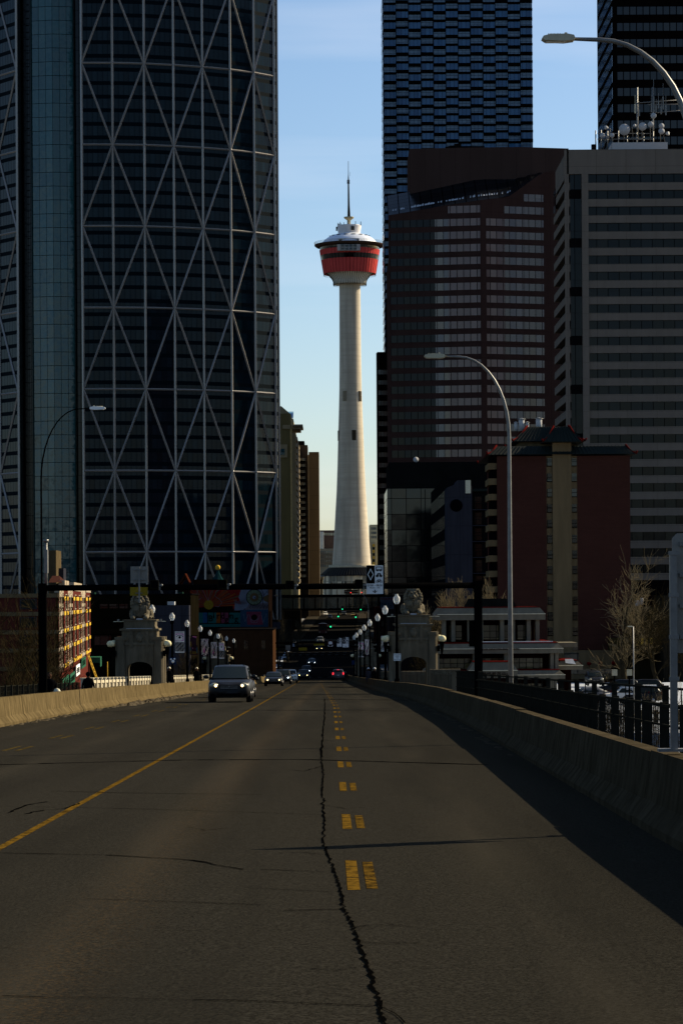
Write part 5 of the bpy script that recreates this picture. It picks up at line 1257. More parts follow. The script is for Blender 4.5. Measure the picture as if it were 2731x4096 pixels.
MB().lathe((TX-.1, TY, 0), [(25*S, zz(538)), (27.6*S, zz(519.5)), (26.5*S, zz(518)), (3*S, zz(519))], 72, rf=rib(72, .006), smooth=False).build('roof_drum', mat('drum_white', (.60, .57, .56), .6, ns=.6, amt=.1), t)
MB().box(TX-.1+.7, TX-.1+2.1, TY-27*S-.25, TY-26*S, zz(532), zz(523)).build('service_door', mat('door_grey', (.22, .21, .2), .6), t)
MB().lathe((TX-.2, TY, 0), [(4*S, zz(519)), (3.8*S, zz(507)), (5*S, zz(505.5)), (11*S, zz(501.5)), (11.6*S, zz(498.5)), (4*S, zz(497.5))], 24).build('crown_disc', mat('crow_nest', (.30, .27, .18), .7, ns=1), t)
MB().tube([(TX-.2, TY, zz(498)), (TX-.25, TY, zz(470)), (TX-.3, TY, zz(415)), (TX-.3, TY, zz(400)), (TX-.28, TY, zz(370))], [.62, .42, .30, .12, .09], 8).build('mast', mat('mast_dark', (.10, .09, .08), .5, metal=.4), t)
mb = MB()
for y in (414, 416.5, 419, 421): mb.box(TX-.9, TX+.25, TY-.3, TY+.3, zz(y)-.12, zz(y)+.12)
mb.tube([(TX+.35, TY, zz(404)), (TX+.35, TY, zz(395))], .06, 4); mb.build('antenna_clamp', M['charc'], t)
mb = MB(); rnd = random.Random(2)
for k in range(16):
    a = rnd.uniform(0, 6.28); r = 27*S; h_ = rnd.uniform(.5, 1.6); mb.box(TX+r*math.cos(a)-.12, TX+r*math.cos(a)+.12, TY+r*math.sin(a)-.12, TY+r*math.sin(a)+.12, zz(518.4), zz(518.4)+h_)
mb.box(TX-5.6, TX-5.0, TY-.4, TY+.4, zz(530), zz(521)); mb.build('rooftop_antenna', M['charc'], t)
# podium round the tower foot
t = thing('tower_podium', 'round podium with a ribbed metal roof at the foot of the concrete tower', 'building', (TX, TY, Z(1362, 1110)))
MB().lathe((TX, TY, 0), [(52*S, zp(1304)), (53*S, zp(1298)), (44*S, zp(1298))], 60, rf=rib(60, .01)).build('collar', M['balus'], t)
MB().lathe((TX, TY, 0), [(74*S, zp(1323)), (72*S, zp(1321)), (50*S, zp(1303))], 64).build('metal_roof', mat('blue_metal_roof', (.06, .065, .075), .35, metal=.6, ns=.2), t)
mb = MB()
for k in range(72):
    a = 2*math.pi*k/72; mb.tube([(TX+r*S*math.cos(a), TY+r*S*math.sin(a), zp(y)+.1) for y, r in ((1321.5, 73), (1303, 50.5))], .16, 4)
mb.build('roof_seam', mat('seam_pale', (.34, .31, .24), .4, metal=.3), t)
MB().lathe((TX, TY, 0), [(70*S, zp(1470)), (70*S, zp(1323))], 48, smooth=False).build('lobby_glass', panes('lobby_glass', (.03, .03, .025), (.70, .60, .42), 2.2, 3.2, (.16, .14, .10), .2, .2, .02, .2, .4, jitter=.9), t)
for k in range(24):
    a = 2*math.pi*k/24; r = 71.5*S; MB().tube([(TX+r*math.cos(a), TY+r*math.sin(a), zp(1470)), (TX+r*math.cos(a), TY+r*math.sin(a), zp(1323))], .22, 5).build('lobby_column', M['balus'], t)
a, b = c4(1180, 502), c4(1352, 546); tt, x0, x1, z0, z1 = panel('tower_sign', 'dark red CALGARY TOWER sign band in front of the tower podium', 'sign', a, b, 1108, M['darkred'], th=.3); text(tt, 'CALGARY TOWER', .72, ((x0+x1)/2, 1107.6, (z0+z1)/2), m=M['balus'], ext=.02, sx=.95)
MB().box(x0+.6, x0+1.0, 1108.1, 1108.5, zr(1100)-1, z0+.2).box(x1-1.0, x1-.6, 1108.1, 1108.5, zr(1100)-1, z0+.2).build('post', M['black'], tt)
# ================================================================ right-hand towers
# staggered blue-window residential tower
d0 = 930; X0, X1 = W(881, d0, 200), W(1223, d0, 200)
t = thing('pixelated_tower', 'slim dark apartment tower with staggered blue windows right of the observation tower', 'skyscraper', ((X0+X1)/2, d0, zr(d0)))
ZB = 214.0; MB().box(X0+.5, X1-.5, d0+.5, d0+44, zr(d0)-2, ZB).build('core', M['pix'], t)
nb = 12; bw = (X1-X0)/nb; fh = 2.95; nf = 36; rnd = random.Random(9)
mats = [M['pixglass'], panes('pale_blue_window', (.10, .18, .28), (.16, .26, .38), 1.36, .95, (.01, .012, .014), .08, .1, .02, .1, .4, 1.5, jitter=1), M['pix']]
for j in range(nf):
    z = ZB-4-fh*(j+1); g = MB(); s_ = MB()
    for i in range(nb):
        x = X0+bw*i; out = (i+j) % 2 == 0; dz = (.75 if i % 2 else 0)+rnd.uniform(-.02, .02); y = d0-.0 if out else d0+.35
        g.box(x+.10, x+bw-.10, y+.02, y+.6, z+.35+dz, z+(2.45 if out else 2.15)+dz, 0 if out else 1)
        s_.box(x+.02, x+bw-.02, y-.22, y+.6, z+(2.45 if out else 2.15)+dz+.01, z+2.95+dz+.30, 0)
        if out: s_.box(x, x+.12, y-.16, y+.6, z+.3+dz, z+2.5+dz, 0)
        if not out: g.box(x+.12, x+bw-.12, y-.10, y-.06, z+.36+dz, z+1.05+dz, 1)
    g.build('window_row', mats[:2], t); s_.build('spandrel', M['pix'], t)
for i in range(nb//2):
    pass
mb = MB()
for j in range(70): mb.box(X0-.25, X0+.1, d0+1+(j % 2)*2, d0+30, ZB-4-fh*(j+1)+.3, ZB-4-fh*(j+1)+1.9)
mb.build('west_balcony_glass', M['pixglass'], t)

# narrow dark block between the observation tower and the brown tower
d0 = 850; X0, X1 = W(867, d0, 1000), W(893, d0, 1000)
t = banded('slim_dark_block', 'narrow dark block with small windows just right of the observation tower', X0, X1+3, d0, d0+14, zr(d0)-2, Z(809, d0), M['browndk'], panes('slim_glass', (.10, .12, .12), (.20, .20, .17), .85, 30, (.01, .01, .01), .1, .01, .02, .1, .6, 1.5, jitter=1), 3.2*1.0, 1.75, cap=5.5)
MB().box(X0-.3, X0+.25, d0-.1, d0+.5, zr(d0), Z(809, d0)-.3).build('corner_pier', M['browndk'], t)
# brown banded tower
d0 = 600
XA, XB, XC = W(893, d0, 700), W(1105, d0, 700), W(1272, d0, 700)
zt = Z(490, d0, 1272)
t = thing('brown_tower', 'brown granite office tower with a sloping glass roof, behind the curved street lamp', 'skyscraper', ((XA+XC)/2, d0, zr(d0)))
pA, pM1, pM, pC = (XA, d0+3.5), (W(1028, d0, 700), d0+1.0), (XB, d0), (XC, d0+5)
def sloped_z(x):  # roofline of the front facets along x
    return interp([(XA, Z(490, d0, 893)), (W(1028, d0), Z(470, d0, 1028)), (W(1105, d0), Z(460, d0, 1105)), (W(1173, d0), Z(450, d0, 1173)), (W(1200, d0), Z(430, d0, 1200)), (W(1252, d0), Z(391, d0, 1245)), (XC, Z(385, d0, 1272))], x)+3.0
zbot = Z(1062, d0, 1000)
front = [pA, pM1, pM, (W(1124, d0, 700), d0+.0), pC, (XC+8, d0+25), (XA, d0+40)]
MB().prism([(XA+.3, d0+3.8), (XB-.2, d0+.35), (XC, d0+5.4), (XC+7, d0+7.4), (XC+7, d0+25), (XA+.3, d0+40)], zr(d0)-2, Z(575, d0)).build('body', M['brown'], t)
def face_pt(x):
    if x <= XB: f = (x-XA)/(XB-XA); return d0+3.5*(1-f)
    f = (x-XB)/(XC-XB); return d0+5*f
fh = 29.5*d0/F; rows = 0
bot = zbot
z = Z(1049, d0, 1000)
mbf = MB()
xs = [XA, W(1028, d0, 700), XB, W(1124, d0, 700), W(1255, d0, 700), XC, XC+7]
# wall skin following the stepped outline
for a, b in zip(xs, xs[1:]):
    k = 8
    for i in range(k):
        u, v = a+(b-a)*i/k, a+(b-a)*(i+1)/k
        mbf.add([(u, face_pt(u), zr(d0)-2), (v, face_pt(v), zr(d0)-2), (v, face_pt(v), sloped_z(v)-3.0), (u, face_pt(u), sloped_z(u)-3.0)], [[0, 1, 2, 3]], [[(u, 0), (v, 0), (v, sloped_z(v)), (u, sloped_z(u))]])
mbf.build('granite_face', M['brown'], t)
def ribbon_win(x0, x1, z0, z1, m, nm='window_band'):
    mb = MB(); k = max(1, int((x1-x0)/6)); e = .05
    for i in range(k):
        u, v = x0+(x1-x0)*i/k, x0+(x1-x0)*(i+1)/k
        mb.add([(u, face_pt(u)-e, z0), (v, face_pt(v)-e, z0), (v, face_pt(v)-e, z1), (u, face_pt(u)-e, z1)], [[0, 1, 2, 3]], [[(u, z0), (v, z0), (v, z1), (u, z1)]])
    return mb.build(nm, m, t)
hw = 16.5*d0/F; k = 0
while z < Z(420, d0, 1150):
    zu = z+hw
    lim = lambda x: (sloped_z(x)-3.2 if x < XB else interp([(XB, Z(512, d0, 1101)), (W(1159, d0), Z(464, d0, 1159)), (W(1258, d0), Z(400, d0, 1258))], x)) > zu
    for (a, b, m) in ((W(897, d0, 700), W(1000, d0, 700), 'brownglass'), (W(1000, d0, 700), W(1030, d0, 700), 'bronzemid'), (W(1030, d0, 700), W(1103, d0, 700), 'copperglass'), (W(1117, d0, 700), W(1159, d0, 700), 'copperglass' if Z(1000, d0) > z or True else ''), (W(1160, d0, 700), W(1205, d0, 700), 'bronzemid'), (W(1206, d0, 700), W(1252, d0, 700), 'bronzemid')):
        if lim((a+b)/2): ribbon_win(a, b, z, zu, M[m] if m in M else M.setdefault(m, panes('mid_reflection_glass', (.09, .055, .05), (.16, .11, .09), 1.45, 30, (.02, .014, .014), .14, .01, .03, .09, .5, 1.55, jitter=1)))  # mid panes carry a weaker warm reflection painted into their colour
    z += fh; k += 1
# sloped glazed roof, dark, with a snow line, and the brown penthouse behind
mb = MB(); ns = 14
for i in range(ns):
    u, v = XA+(XC-2-XA)*i/ns, XA+(XC-2-XA)*(i+1)/ns
    def rp(x, f): 
        z0_, z1_ = sloped_z(x)-3.0, interp([(XA, Z(447, d0+14, 893)), (W(1245, d0), Z(392, d0+14, 1245)), (XC, Z(388, d0+14, 1272))], x)+.2
        return (x, face_pt(x)+14*f, z0_+(z1_-z0_)*f)
    mb.quad(rp(u, 0), rp(v, 0), rp(v, 1), rp(u, 1))
mb.build('glass_roof', panes('roof_glass', (.012, .014, .018), (.03, .034, .04), 2.4, 2.6, (.006, .006, .007), .1, .1, .01, .3, .04), t)
mb = MB(); rnd = random.Random(4)
for i in range(46):
    u = XA+1+(W(1180, d0)-XA)*i/46; v = u+(W(1180, d0)-XA)/46*rnd.uniform(.3, 1)
    if rnd.random() < .8:
        a, b = rp(u, .14), rp(v, .14); mb.quad((a[0], a[1], a[2]+.2), (b[0], b[1], b[2]+.2), (b[0], b[1]+.5, b[2]+.55+rnd.random()*.3), (a[0], a[1]+.5, a[2]+.55))
mb.build('snow_line', M['snow'], t)
d1 = d0+15; XP0, XP1 = W(940, d1, 400), W(1306, d1, 400)
ph = [(XP0, d1), (W(1060, d1, 400), d1-1), (W(1190, d1, 400), d1-1.5), (XP1, d1+1), (XP1, d1+18), (XP0, d1+18)]
MB().prism(ph, Z(600, d1), Z(340, d1, 1200)).build('penthouse', stain('penthouse_cladding', (.070, .043, .036), .15, ns=.1, bump=0, joints=(3.4, 30, 2), rough=.6), t)
mb = MB(); mb.box(W(1040, d1), W(1120, d1), d1+2, d1+4, Z(342, d1), Z(334, d1)); mb.box(W(1050, d1), W(1066, d1), d1+1, d1+2, Z(345, d1), Z(330, d1)); mb.tube([(W(1030, d1), d1+2, Z(338, d1)), (W(1060, d1), d1+2, Z(333, d1))], .3, 5); mb.build('window_cleaning_rig', M['charc'], t)
MB().tube([(W(948, d1, 370), d1+1, Z(378, d1, 948)), (W(948, d1, 370), d1+1, Z(368, d1, 948))], .35, 8).build('vent_pipe', M['rim'], t)
# dark mirror-glass podium in front of the brown tower
d0 = 540; XA, XB = W(889, d0, 1200), W(1122, d0, 1200)
t = thing('mirror_glass_block', 'low dark mirror glass block below the brown tower, grey roof screen on top', 'office building', ((XA+XB)/2, d0, zr(d0)))
MB().box(XA, XB, d0, d0+30, zr(d0)-2, Z(1122, d0, 1000)).build('glass_wall', M['podium'], t)
MB().box(XA+.4, XB-.1, d0+.4, d0+29, Z(1122, d0, 1000), Z(1061, d0, 1000)).build('roof_screen', mat('roof_screen_grey', (.035, .035, .033), .8, ns=.2), t)
MB().box(W(975, d0, 1160), W(976.5, d0, 1160), d0-.3, d0, zr(d0), Z(1124, d0, 975)).build('rainwater_rib', M['charc'], t)
x, z = P(955, 1055, d0); o = MB(); o.disc((x, d0+1, z), 1.0*.55, (.2, -1, .2), 16, th=.15); o.tube([(x, d0+1.2, Z(1061, d0, 955)), (x, d0+1.1, z)], .08, 5); tag(o.build('satellite_dish', M['dish'], org=(x, d0+1, z-.5)), 'single round dish on the grey roof screen of the mirror glass block', 'satellite dish')
# building behind the right gateway, pinkish wall, dark below
d0 = 500; X0, X1 = W(893, d0), W(1010, d0); t = thing('low_street_block', 'low dusky block with a plain pinkish wall behind the right stone lion', 'building', ((X0+X1)/2, d0, zr(d0)))
MB().box(X0, X1, d0, d0+20, zr(d0)-2, Z(1372, d0)).build('wall', mat('dusky_pink_wall', (.07, .052, .05), .85, ns=.3), t); MB().box(X0-.2, X1+.2, d0-.2, d0+20, Z(1374, d0), Z(1368, d0)).build('coping', M['charc'], t)
for i in range(4): MB().box(X0+1+i*2.2, X0+2.5+i*2.2, d0-.05, d0, Z(1430, d0), Z(1412, d0)).build('window', M['houseglass'], t)
tt, x0, x1, z0, z1 = panel('shop_sign', 'pale blue vertical shop sign with red and black writing behind the first right lamp', 'sign', c5(537, 592), c5(700, 740), 480, mat('sign_pale_blue', (.20, .27, .36), .6, ns=1, amt=.1), th=.2)
Wd, Hh = x1-x0, z1-z0
text(tt, 'VISIONS', 2.0*Wd/8*1.05, ((x0+x1)/2, 479.78, z1-.16*Hh), m=M['red'], ext=.01, bold=.02); text(tt, 'EYEWEAR CENTRE', .9*Wd/8, ((x0+x1)/2, 479.78, z1-.36*Hh), m=M['red'], ext=.01)
text(tt, '你好北京', 1.9*Wd/8*1.1, ((x0+x1)/2, 479.78, z1-.58*Hh), m=M['ink'], ext=.01); text(tt, '公司', 1.9*Wd/8*1.1, ((x0+x1)/2+.15*Wd, 479.78, z1-.84*Hh), m=M['ink'], ext=.01)
MB().box(x1-.1, x1+1.5, 480.05, 480.2, z1-.4, z1-.2).build('bracket', M['black'], tt)
# right-side street frontage, dark
d0 = 455; X0 = W(905, d0); t = thing('dark_corner_shop', 'dark street front with small windows beyond the right hand lamps', 'building', (X0+4, d0, zr(d0)))
MB().box(W(862, 560), X0+10, 560, 590, zr(560)-1, Z(1395, 560)).build('wall', M['darkred'], t)
for i in range(5): MB().box(W(866+i*9, 560), W(871+i*9, 560), 559.9, 560.05, Z(1440, 560), Z(1425, 560)).build('window', M['houseglass'], t)
# slim lilac stair tower with round vent + balcony block
d0 = 420; X0, X1 = W(1027, d0, 1250), W(1084, d0, 1250)
t = thing('lilac_stair_tower', 'slim lilac concrete stair tower with a round vent near its top', 'building', ((X0+X1)/2, d0, -9)); 
mb = MB(); mb.extr([(X0, -9.6), (X1, -9.6), (X1, Z(1118, d0, 1080)), (X1-.5, Z(1103, d0, 1075)), (X0+1.6, Z(1103, d0, 1045)), (X0+1.3, Z(1112, d0, 1040)), (X0, Z(1120, d0, 1030))], d0, d0+9, 'y'); mb.build('wall', M['lilac'], t)
x, z = P(1047, 1161, d0); MB().disc((x, d0-.06, z), .95, (0, 1, 0), 20, th=.1).build('round_vent', M['ink'], t)
MB().box(X1-1.0, X1-.2, d0-.3, d0-.001, Z(1135, d0), Z(1105, d0)).build('roof_hatch', M['white'] if False else M['bagw'], t)
X2 = W(1122, d0, 1250); t = thing('balcony_block', 'dark block with stacked balconies right of the lilac stair tower', 'apartment block', ((X1+X2)/2, d0, -9))
MB().box(X1+.05, X2, d0+1.2, d0+12, -9.6, Z(1130, d0)).build('wall', M['charc'], t); MB().box(X1+.05, X2, d0+.8, d0+12, Z(1130, d0), Z(1124, d0)).build('parapet', M['greenroof'], t)
for i in range(8):
    z = Z(1170+i*36.5, d0, 1100); MB().box(X1+.1, X2, d0, d0+1.2, z-.1, z).build('balcony_slab', M['lilac'], t); mb = MB()
    for q in range(6): mb.box(X1+.2+q*.45, X1+.24+q*.45, d0+.03, d0+.06, z, z+.9)
    mb.box(X1+.1, X2, d0+.02, d0+.07, z+.88, z+.93); mb.build('balcony_railing', M['charc'], t); MB().box(X1+.5, X1+1.5, d0+1.15, d0+1.19, z+.1, z+2.0).build('balcony_door', M['houseglass'], t)
# grey ribbon-window tower
d0 = 520; XA, XB = W(1304, d0, 800), W(1700, d0, 800); zt = Z(343, d0, 1400)
t = thing('grey_ribbon_tower', 'large grey office tower with horizontal ribbon windows at the right edge', 'skyscraper', ((XA+XB)/2, d0, -9))
fh = 37.4*d0/F; xi = W(1352, d0, 800)
MB().box(XA+.6, XB-.5, d0+.5, d0+26, -9.6, zt-2).build('glazing_core', M['greyglass'], t)
MB().box(XA, XB, d0, d0+27, Z(399, d0, 1450), zt).build('parapet', M['beige'], t)
MB().box(W(1337, d0, 800), xi, d0-.25, d0+.6, -9.6, Z(399, d0, 1450)-.01).build('concrete_pier', M['beige'], t)
for k in range(26):
    z1 = Z(419+k*37.4, d0, 1450); z0 = z1-17.5*d0/F
    if z1 < -8: break
    MB().box(xi, XB, d0, d0+.52, z0, z1).build('spandrel', M['beige'], t)
    if k < 25:
        MB().box(XA+.55, W(1337, d0, 800), d0+.3, d0+.7, z0-1.5, z1-1.2).build('stair_window_panel', M['greyglass'] if k % 3 else M['charc'], t)
    # left flank, bands angled towards us
for k in range(24):
    z1 = Z(419+k*37.4, d0, 1300); z0 = z1-17.5*d0/F
    if z1 < -8: break
    MB().box(XA-.5, XA+.55, d0+.3, d0+26, z0, z1).build('side_spandrel', M['beige'], t)
MB().box(XA-.5, XA+.3, d0, d0+.32, -9.6, zt).build('corner_pier', M['beige'], t)
mb = MB(); mb.box(XA-.02, XA+.02, d0, d0+1, zt-8, zt-2); mb = MB()
mb.box(XA-.6, XA-.52, d0+20, d0+25, zt-9, zt-4.5); mb.build('logo_panel', M['bowdark'], t)
# rooftop plant of the grey tower with dishes and masts
dr = d0+6; t2 = thing('rooftop_plant', 'white plant housing with a ladder frame on the roof of the grey tower', 'roof plant', (W(1450, dr), dr, zt))
MB().box(W(1405, dr, 330), W(1532, dr, 330), dr, dr+8, zt, Z(327, dr, 1450)).build('housing', M['dish'], t2)
MB().box(W(1412, dr, 330), W(1525, dr, 330), dr+1, dr+7, Z(327, dr, 1450), Z(318, dr, 1450)).build('upper_housing', M['charc'], t2)
mb = MB()
for px in (1368, 1380, 1395, 1420, 1440, 1462, 1478, 1500): mb.tube([(W(px, dr, 320), dr+.8, zt), (W(px, dr, 320), dr+.8, Z(295+(px % 13), dr, px))], .12, 5)
for py in (305, 318): mb.tube([(W(1372, dr, py), dr+.8, Z(py, dr, 1372)), (W(1500, dr, py), dr+.8, Z(py, dr, 1500))], .09, 5)
mb.build('pipe_frame', M['steel'], t2); mb = MB(); mb.box(W(1363, dr, 330), W(1400, dr, 330), dr, dr+2, zt, zt+1.0); mb.tube([(W(1370, dr), dr+.5, zt), (W(1370, dr), dr+.5, zt+2)], .5, 8); mb.build('air_handler', M['charc'], t2)
def O5(x, y): return ((1500+x/1.2737)/1.7417, (0+y/1.2737)/1.7417)
dl = [('largest', 1268, 660, 29, 0), ('second largest', 1360, 645, 21, 0), ('', 1402, 634, 15, 0), ('', 1416, 590, 15, 0), ('', 1457, 642, 14, .2), ('', 1457, 669, 16, .1), ('', 1490, 680, 10, .9), ('', 1205, 690, 12, -.2), ('', 1155, 690, 14, -1.0), ('', 1173, 650, 10, -1.2), ('', 1320, 640, 8, .4)]
nmz = ['largest round white dish on the roof of the grey tower', 'second largest white dish, centre of the roof cluster on the grey tower', 'white dish directly below the mast top dish on the grey tower roof', 'white dish highest on the roof cluster, fixed below the antenna mast', 'upper one of two stacked dishes at the right of the roof cluster', 'lower one of two stacked dishes at the right of the roof cluster', 'small dish turned sideways at the right end of the roof cluster', 'small tilted dish left of the largest dish on the grey tower roof', 'drum shaped dish seen edge-on at the left end of the roof cluster', 'small dish seen edge-on above the drum dish at left', 'tiny dish between the two largest dishes on the grey tower roof']
for (s_, cx_, cy_, r_, ya), lb in zip(dl, nmz):
    px, py = O5(cx_, cy_); x, z = P(px, py, dr); r = r_/2.2185*dr/F
    td = thing('satellite_dish', lb, 'satellite dish', (x, dr, z), 'dishes on the grey tower roof')
    n = Vector((math.sin(ya), -math.cos(ya), 0)); o = MB(); c = Vector((x, dr, z))
    o.tube([c-n*.5, c-n*.25, c+n*.02, c+n*.12], [r*.3, r*.8, r, r], 20); o.build('drum', M['dish'], td)
    MB().tube([c-n*.5, c-n*1.0+Vector((0, 0, -.2)), Vector((x, dr+.8, zt))], .07, 5).build('mount', M['steel'], td)
for px0, lb, pts_ in ((1494, 'tall antenna mast with whip and panel aerials on the grey tower roof', [(1420, 560, 400), (1408, 560, 480), (1432, 560, 500), (1444, 540, 470), (1468, 545, 420), (1458, 570, 500), (1482, 575, 480)]), (1461, 'small antenna frame left of the tall mast on the grey tower roof', [(1325, 565, 480), (1336, 570, 468), (1346, 580, 525), (1330, 560, 530)])):
    td = thing('antenna_mast', lb, 'antenna', (W(px0, dr, 250), dr, zt)); x, z = P(*O5(1416 if px0 > 1480 else 1336, 520), dr); mb = MB(); mb.tube([(x, dr+.9, zt), (x, dr+.9, z+3)], .16, 6)
    if px0 < 1480: mb.tube([(x, dr+.9, z), (x+8, dr+.9, z+.5)], .09, 5)
    else: mb.tube([(x-1, dr+.9, z-.3), (x+7, dr+.9, z-.3)], .09, 5); mb.tube([(x-.6, dr+.9, z-2), (x+6, dr+.9, z-1.4)], .07, 5)
    mb.build('mast', M['steel'], td)
    for (a, b, c_) in pts_:
        xa, za = P(*O5(a, b), dr); zb = P(*O5(a, c_), dr)[1]; MB().box(xa-.12, xa+.12, dr+.7, dr+.9, za-.3, za+(zb-za)*.45).tube([(xa, dr+.8, za), (xa, dr+.8, zb)], .05, 4).build('panel_aerial', M['bagw'] if a % 2 else M['steel'], td)
# dark brown tower, top right
d0 = 700; XA, XB = W(1406, d0, 150), W(1640, d0, 150); ztop = 190; 
t = thing('dark_brown_tower', 'very dark brown tower with faint window rows behind the rooftop antennas', 'skyscraper', ((XA+XB)/2, d0, -9)); MB().box(XA, XB, d0, d0+40, -9.6, ztop).build('body', M['browndk'], t)
for k in range(22):
    z = ztop-4-k*4.15; MB().box(XA+1.2, XB-.8, d0-.06, d0-.005, z-2.0, z).build('window_band', panes('umber_glass', (.006, .005, .005), (.030, .022, .024), 1.7, 30, (.008, .006, .006), .25, .01, .02, .1, .4, 1.5, jitter=.5) if k == 0 else bpy.data.materials['umber_glass'], t)
    MB().box(XA-.10, XA-.01, d0+.6, d0+39, z-2.5, z+.2).build('side_window_band', M.setdefault('skyglass', N('sky_mirror_glass').fin((.55, .60, .66), .08, .9)), t)

# ================================================================ red brick hotel with green pagoda roofs
d0 = 345; X0, X1 = W(1133, d0, 1300), W(1447, d0, 1300); zb = -9.6; zt = Z(1047, d0, 1300)
t = thing('pagoda_roof_hotel', 'tall dark red brick hotel with green pagoda roofs and a tan central pier', 'apartment block', ((X0+X1)/2, d0, zb))
xa, xb, xc, xd = W(1255, d0, 1300), W(1269, d0, 1300), W(1312, d0, 1300), W(1326, d0, 1300)
MB().box(X0+.5, X1, d0+.3, d0+22, zb, zt).build('rear_mass', M['brickred'], t)
MB().box(X0+.5, xa, d0, d0+.3, Z(1497, d0), zt).build('brick_panel', M['brickred'], t); MB().box(xd, X1, d0, d0+.3, Z(1497, d0), zt).build('brick_panel', M['brickred'], t)
MB().box(xb, xc, d0-.35, d0+.3, zb, Z(1017, d0, 1290)).build('tan_pier', M['tan'], t)
MB().box(xa, xb, d0+.12, d0+.32, zb, zt).box(xc, xd, d0+.12, d0+.32, zb, zt).build('stair_strip', M['tan'], t)
fh = 35.4*d0/F
for k in range(13):
    z = Z(1052+k*35.4, d0, 1290)
    for (a, b) in ((xa, xb), (xc, xd)):
        o = MB().box(a+.07, b-.07, d0+.06, d0+.11, z-.95, z).build('window', M['houseglass'], t); MB().box(a+.07, b-.07, d0+.02, d0+.055, z-.5, z-.44).build('sash', M['charc'], o)
        MB().box(a+.05, b-.05, d0+.05, d0+.10, z-1.0-.06, z-.97).build('sill', M['ink'], t)
    MB().box(X0-.55, X0+.5, d0+.6, d0+8, z-1.35, z-.55).build('balcony', M['tan'], t); MB().box(X0-.2, X0+.45, d0+.9, d0+7, z-.5, z+.5).build('balcony_recess', M['ink'], t)
# eave roofs
def pent(name, x0, x1, y0, y1, z0, z1, ov, inset, m=None):
    mb = MB(); a = [(x0-ov, y0-ov, z0), (x1+ov, y0-ov, z0), (x1+ov, y1+ov, z0), (x0-ov, y1+ov, z0)]; b = [(x0+inset, y0+inset, z1), (x1-inset, y0+inset, z1), (x1-inset, y1-inset, z1), (x0+inset, y1-inset, z1)]
    for i in range(4): mb.quad(a[i], a[(i+1) % 4], b[(i+1) % 4], b[i])
    mb.poly(b); mb.poly(a[::-1]); o = mb.build(name, m or M['greenroof'], t)
    for i in range(4):
        mid = Vector(a[i]).lerp(Vector(b[i]), .5)-Vector((0, 0, .12*(z1-z0))); tip = Vector(a[i])+(Vector(a[i])-Vector(b[i]))*.06+Vector((0, 0, .45)); MB().tube([tip, Vector(a[i])+Vector((0, 0, .05)), mid, Vector(b[i])+Vector((0, 0, .15))], .12, 6).build('ridge', M['red'], o)
    mb = MB(); n = int((x1-x0+2*ov)/.5)
    for i in range(n+1):
        u = i/n; mb.tube([(a[0][0]+(a[1][0]-a[0][0])*u, a[0][1]-.01, z0+.03), (b[0][0]+(b[1][0]-b[0][0])*u, b[0][1]-.01, z1+.03)], .045, 3)
    mb.build('roof_rib', M['greenroof'], o)
    return o
pent('lower_roof', X0, X1, d0, d0+21, Z(1044, d0, 1290), Z(1025, d0+1, 1290), .75, .5)
Xu0, Xu1 = W(1190, d0, 1000), W(1332, d0, 1000); MB().box(Xu0+.3, Xu1-.3, d0+3, d0+16, zt, Z(1012, d0, 1250)).build('penthouse', M['tan'], t)
pent('upper_roof', Xu0+.4, Xu1-.2, d0+3, d0+15, Z(1011, d0, 1260), Z(979, d0+3, 1260), 1.0, 1.0)
pent('centre_roof', xb-.3, xc+.3, d0-.6, d0+9, Z(1016, d0, 1290), Z(981, d0, 1290), 1.0, .5)
for i, (px, h, r) in enumerate(((1198, 958, .38), (1185, 966, .22), (1211, 966, .22), (1238, 957, .40))):
    x = W(px, d0+5, 970); MB().tube([(x, d0+6, Z(985, d0)), (x, d0+6, Z(h, d0))], r, 10).tube([(x, d0+6, Z(h, d0)), (x, d0+6, Z(h-2, d0))], [r*1.5, r*.3], 10).build('flue', M['dish'], t)
# ground floor
MB().box(W(1326, d0, 1300), X1+3, d0-.9, d0+.2, Z(1540, d0), Z(1500, d0)).build('fascia', M['tan'], t)
MB().box(W(1290, d0), W(1448, d0), d0-.5, d0-.3, Z(1563, d0), Z(1497, d0)).build('fascia_wall', M['tan'], t)
MB().box(W(1293, d0), W(1415, d0), d0-.6, d0-.52, Z(1551, d0), Z(1492+10, d0)).build('shopfront', M['shop'], t)
for px, py in ((1300, 1523), (1352, 1524), (1378, 1524), (1408, 1523), (1330, 1525), (1455, 1519)):
    x, z = P(px, py, d0-1.5); o = MB(); o.ball((x, d0-1.5, z), .3, 12, sz=.8); o.tube([(x, d0-1.5, z+.2), (x, d0-1.5, z+.6)], .02, 4); o.tube([(x, d0-1.5, z-.25), (x, d0-1.5, z-.5)], .04, 5); tag(o.build('paper_lantern', M['lantern'], org=(x, d0-1.5, z)), 'red paper lantern hanging in front of the hotel shop window', 'lantern', 'red lanterns at the hotel shopfront')
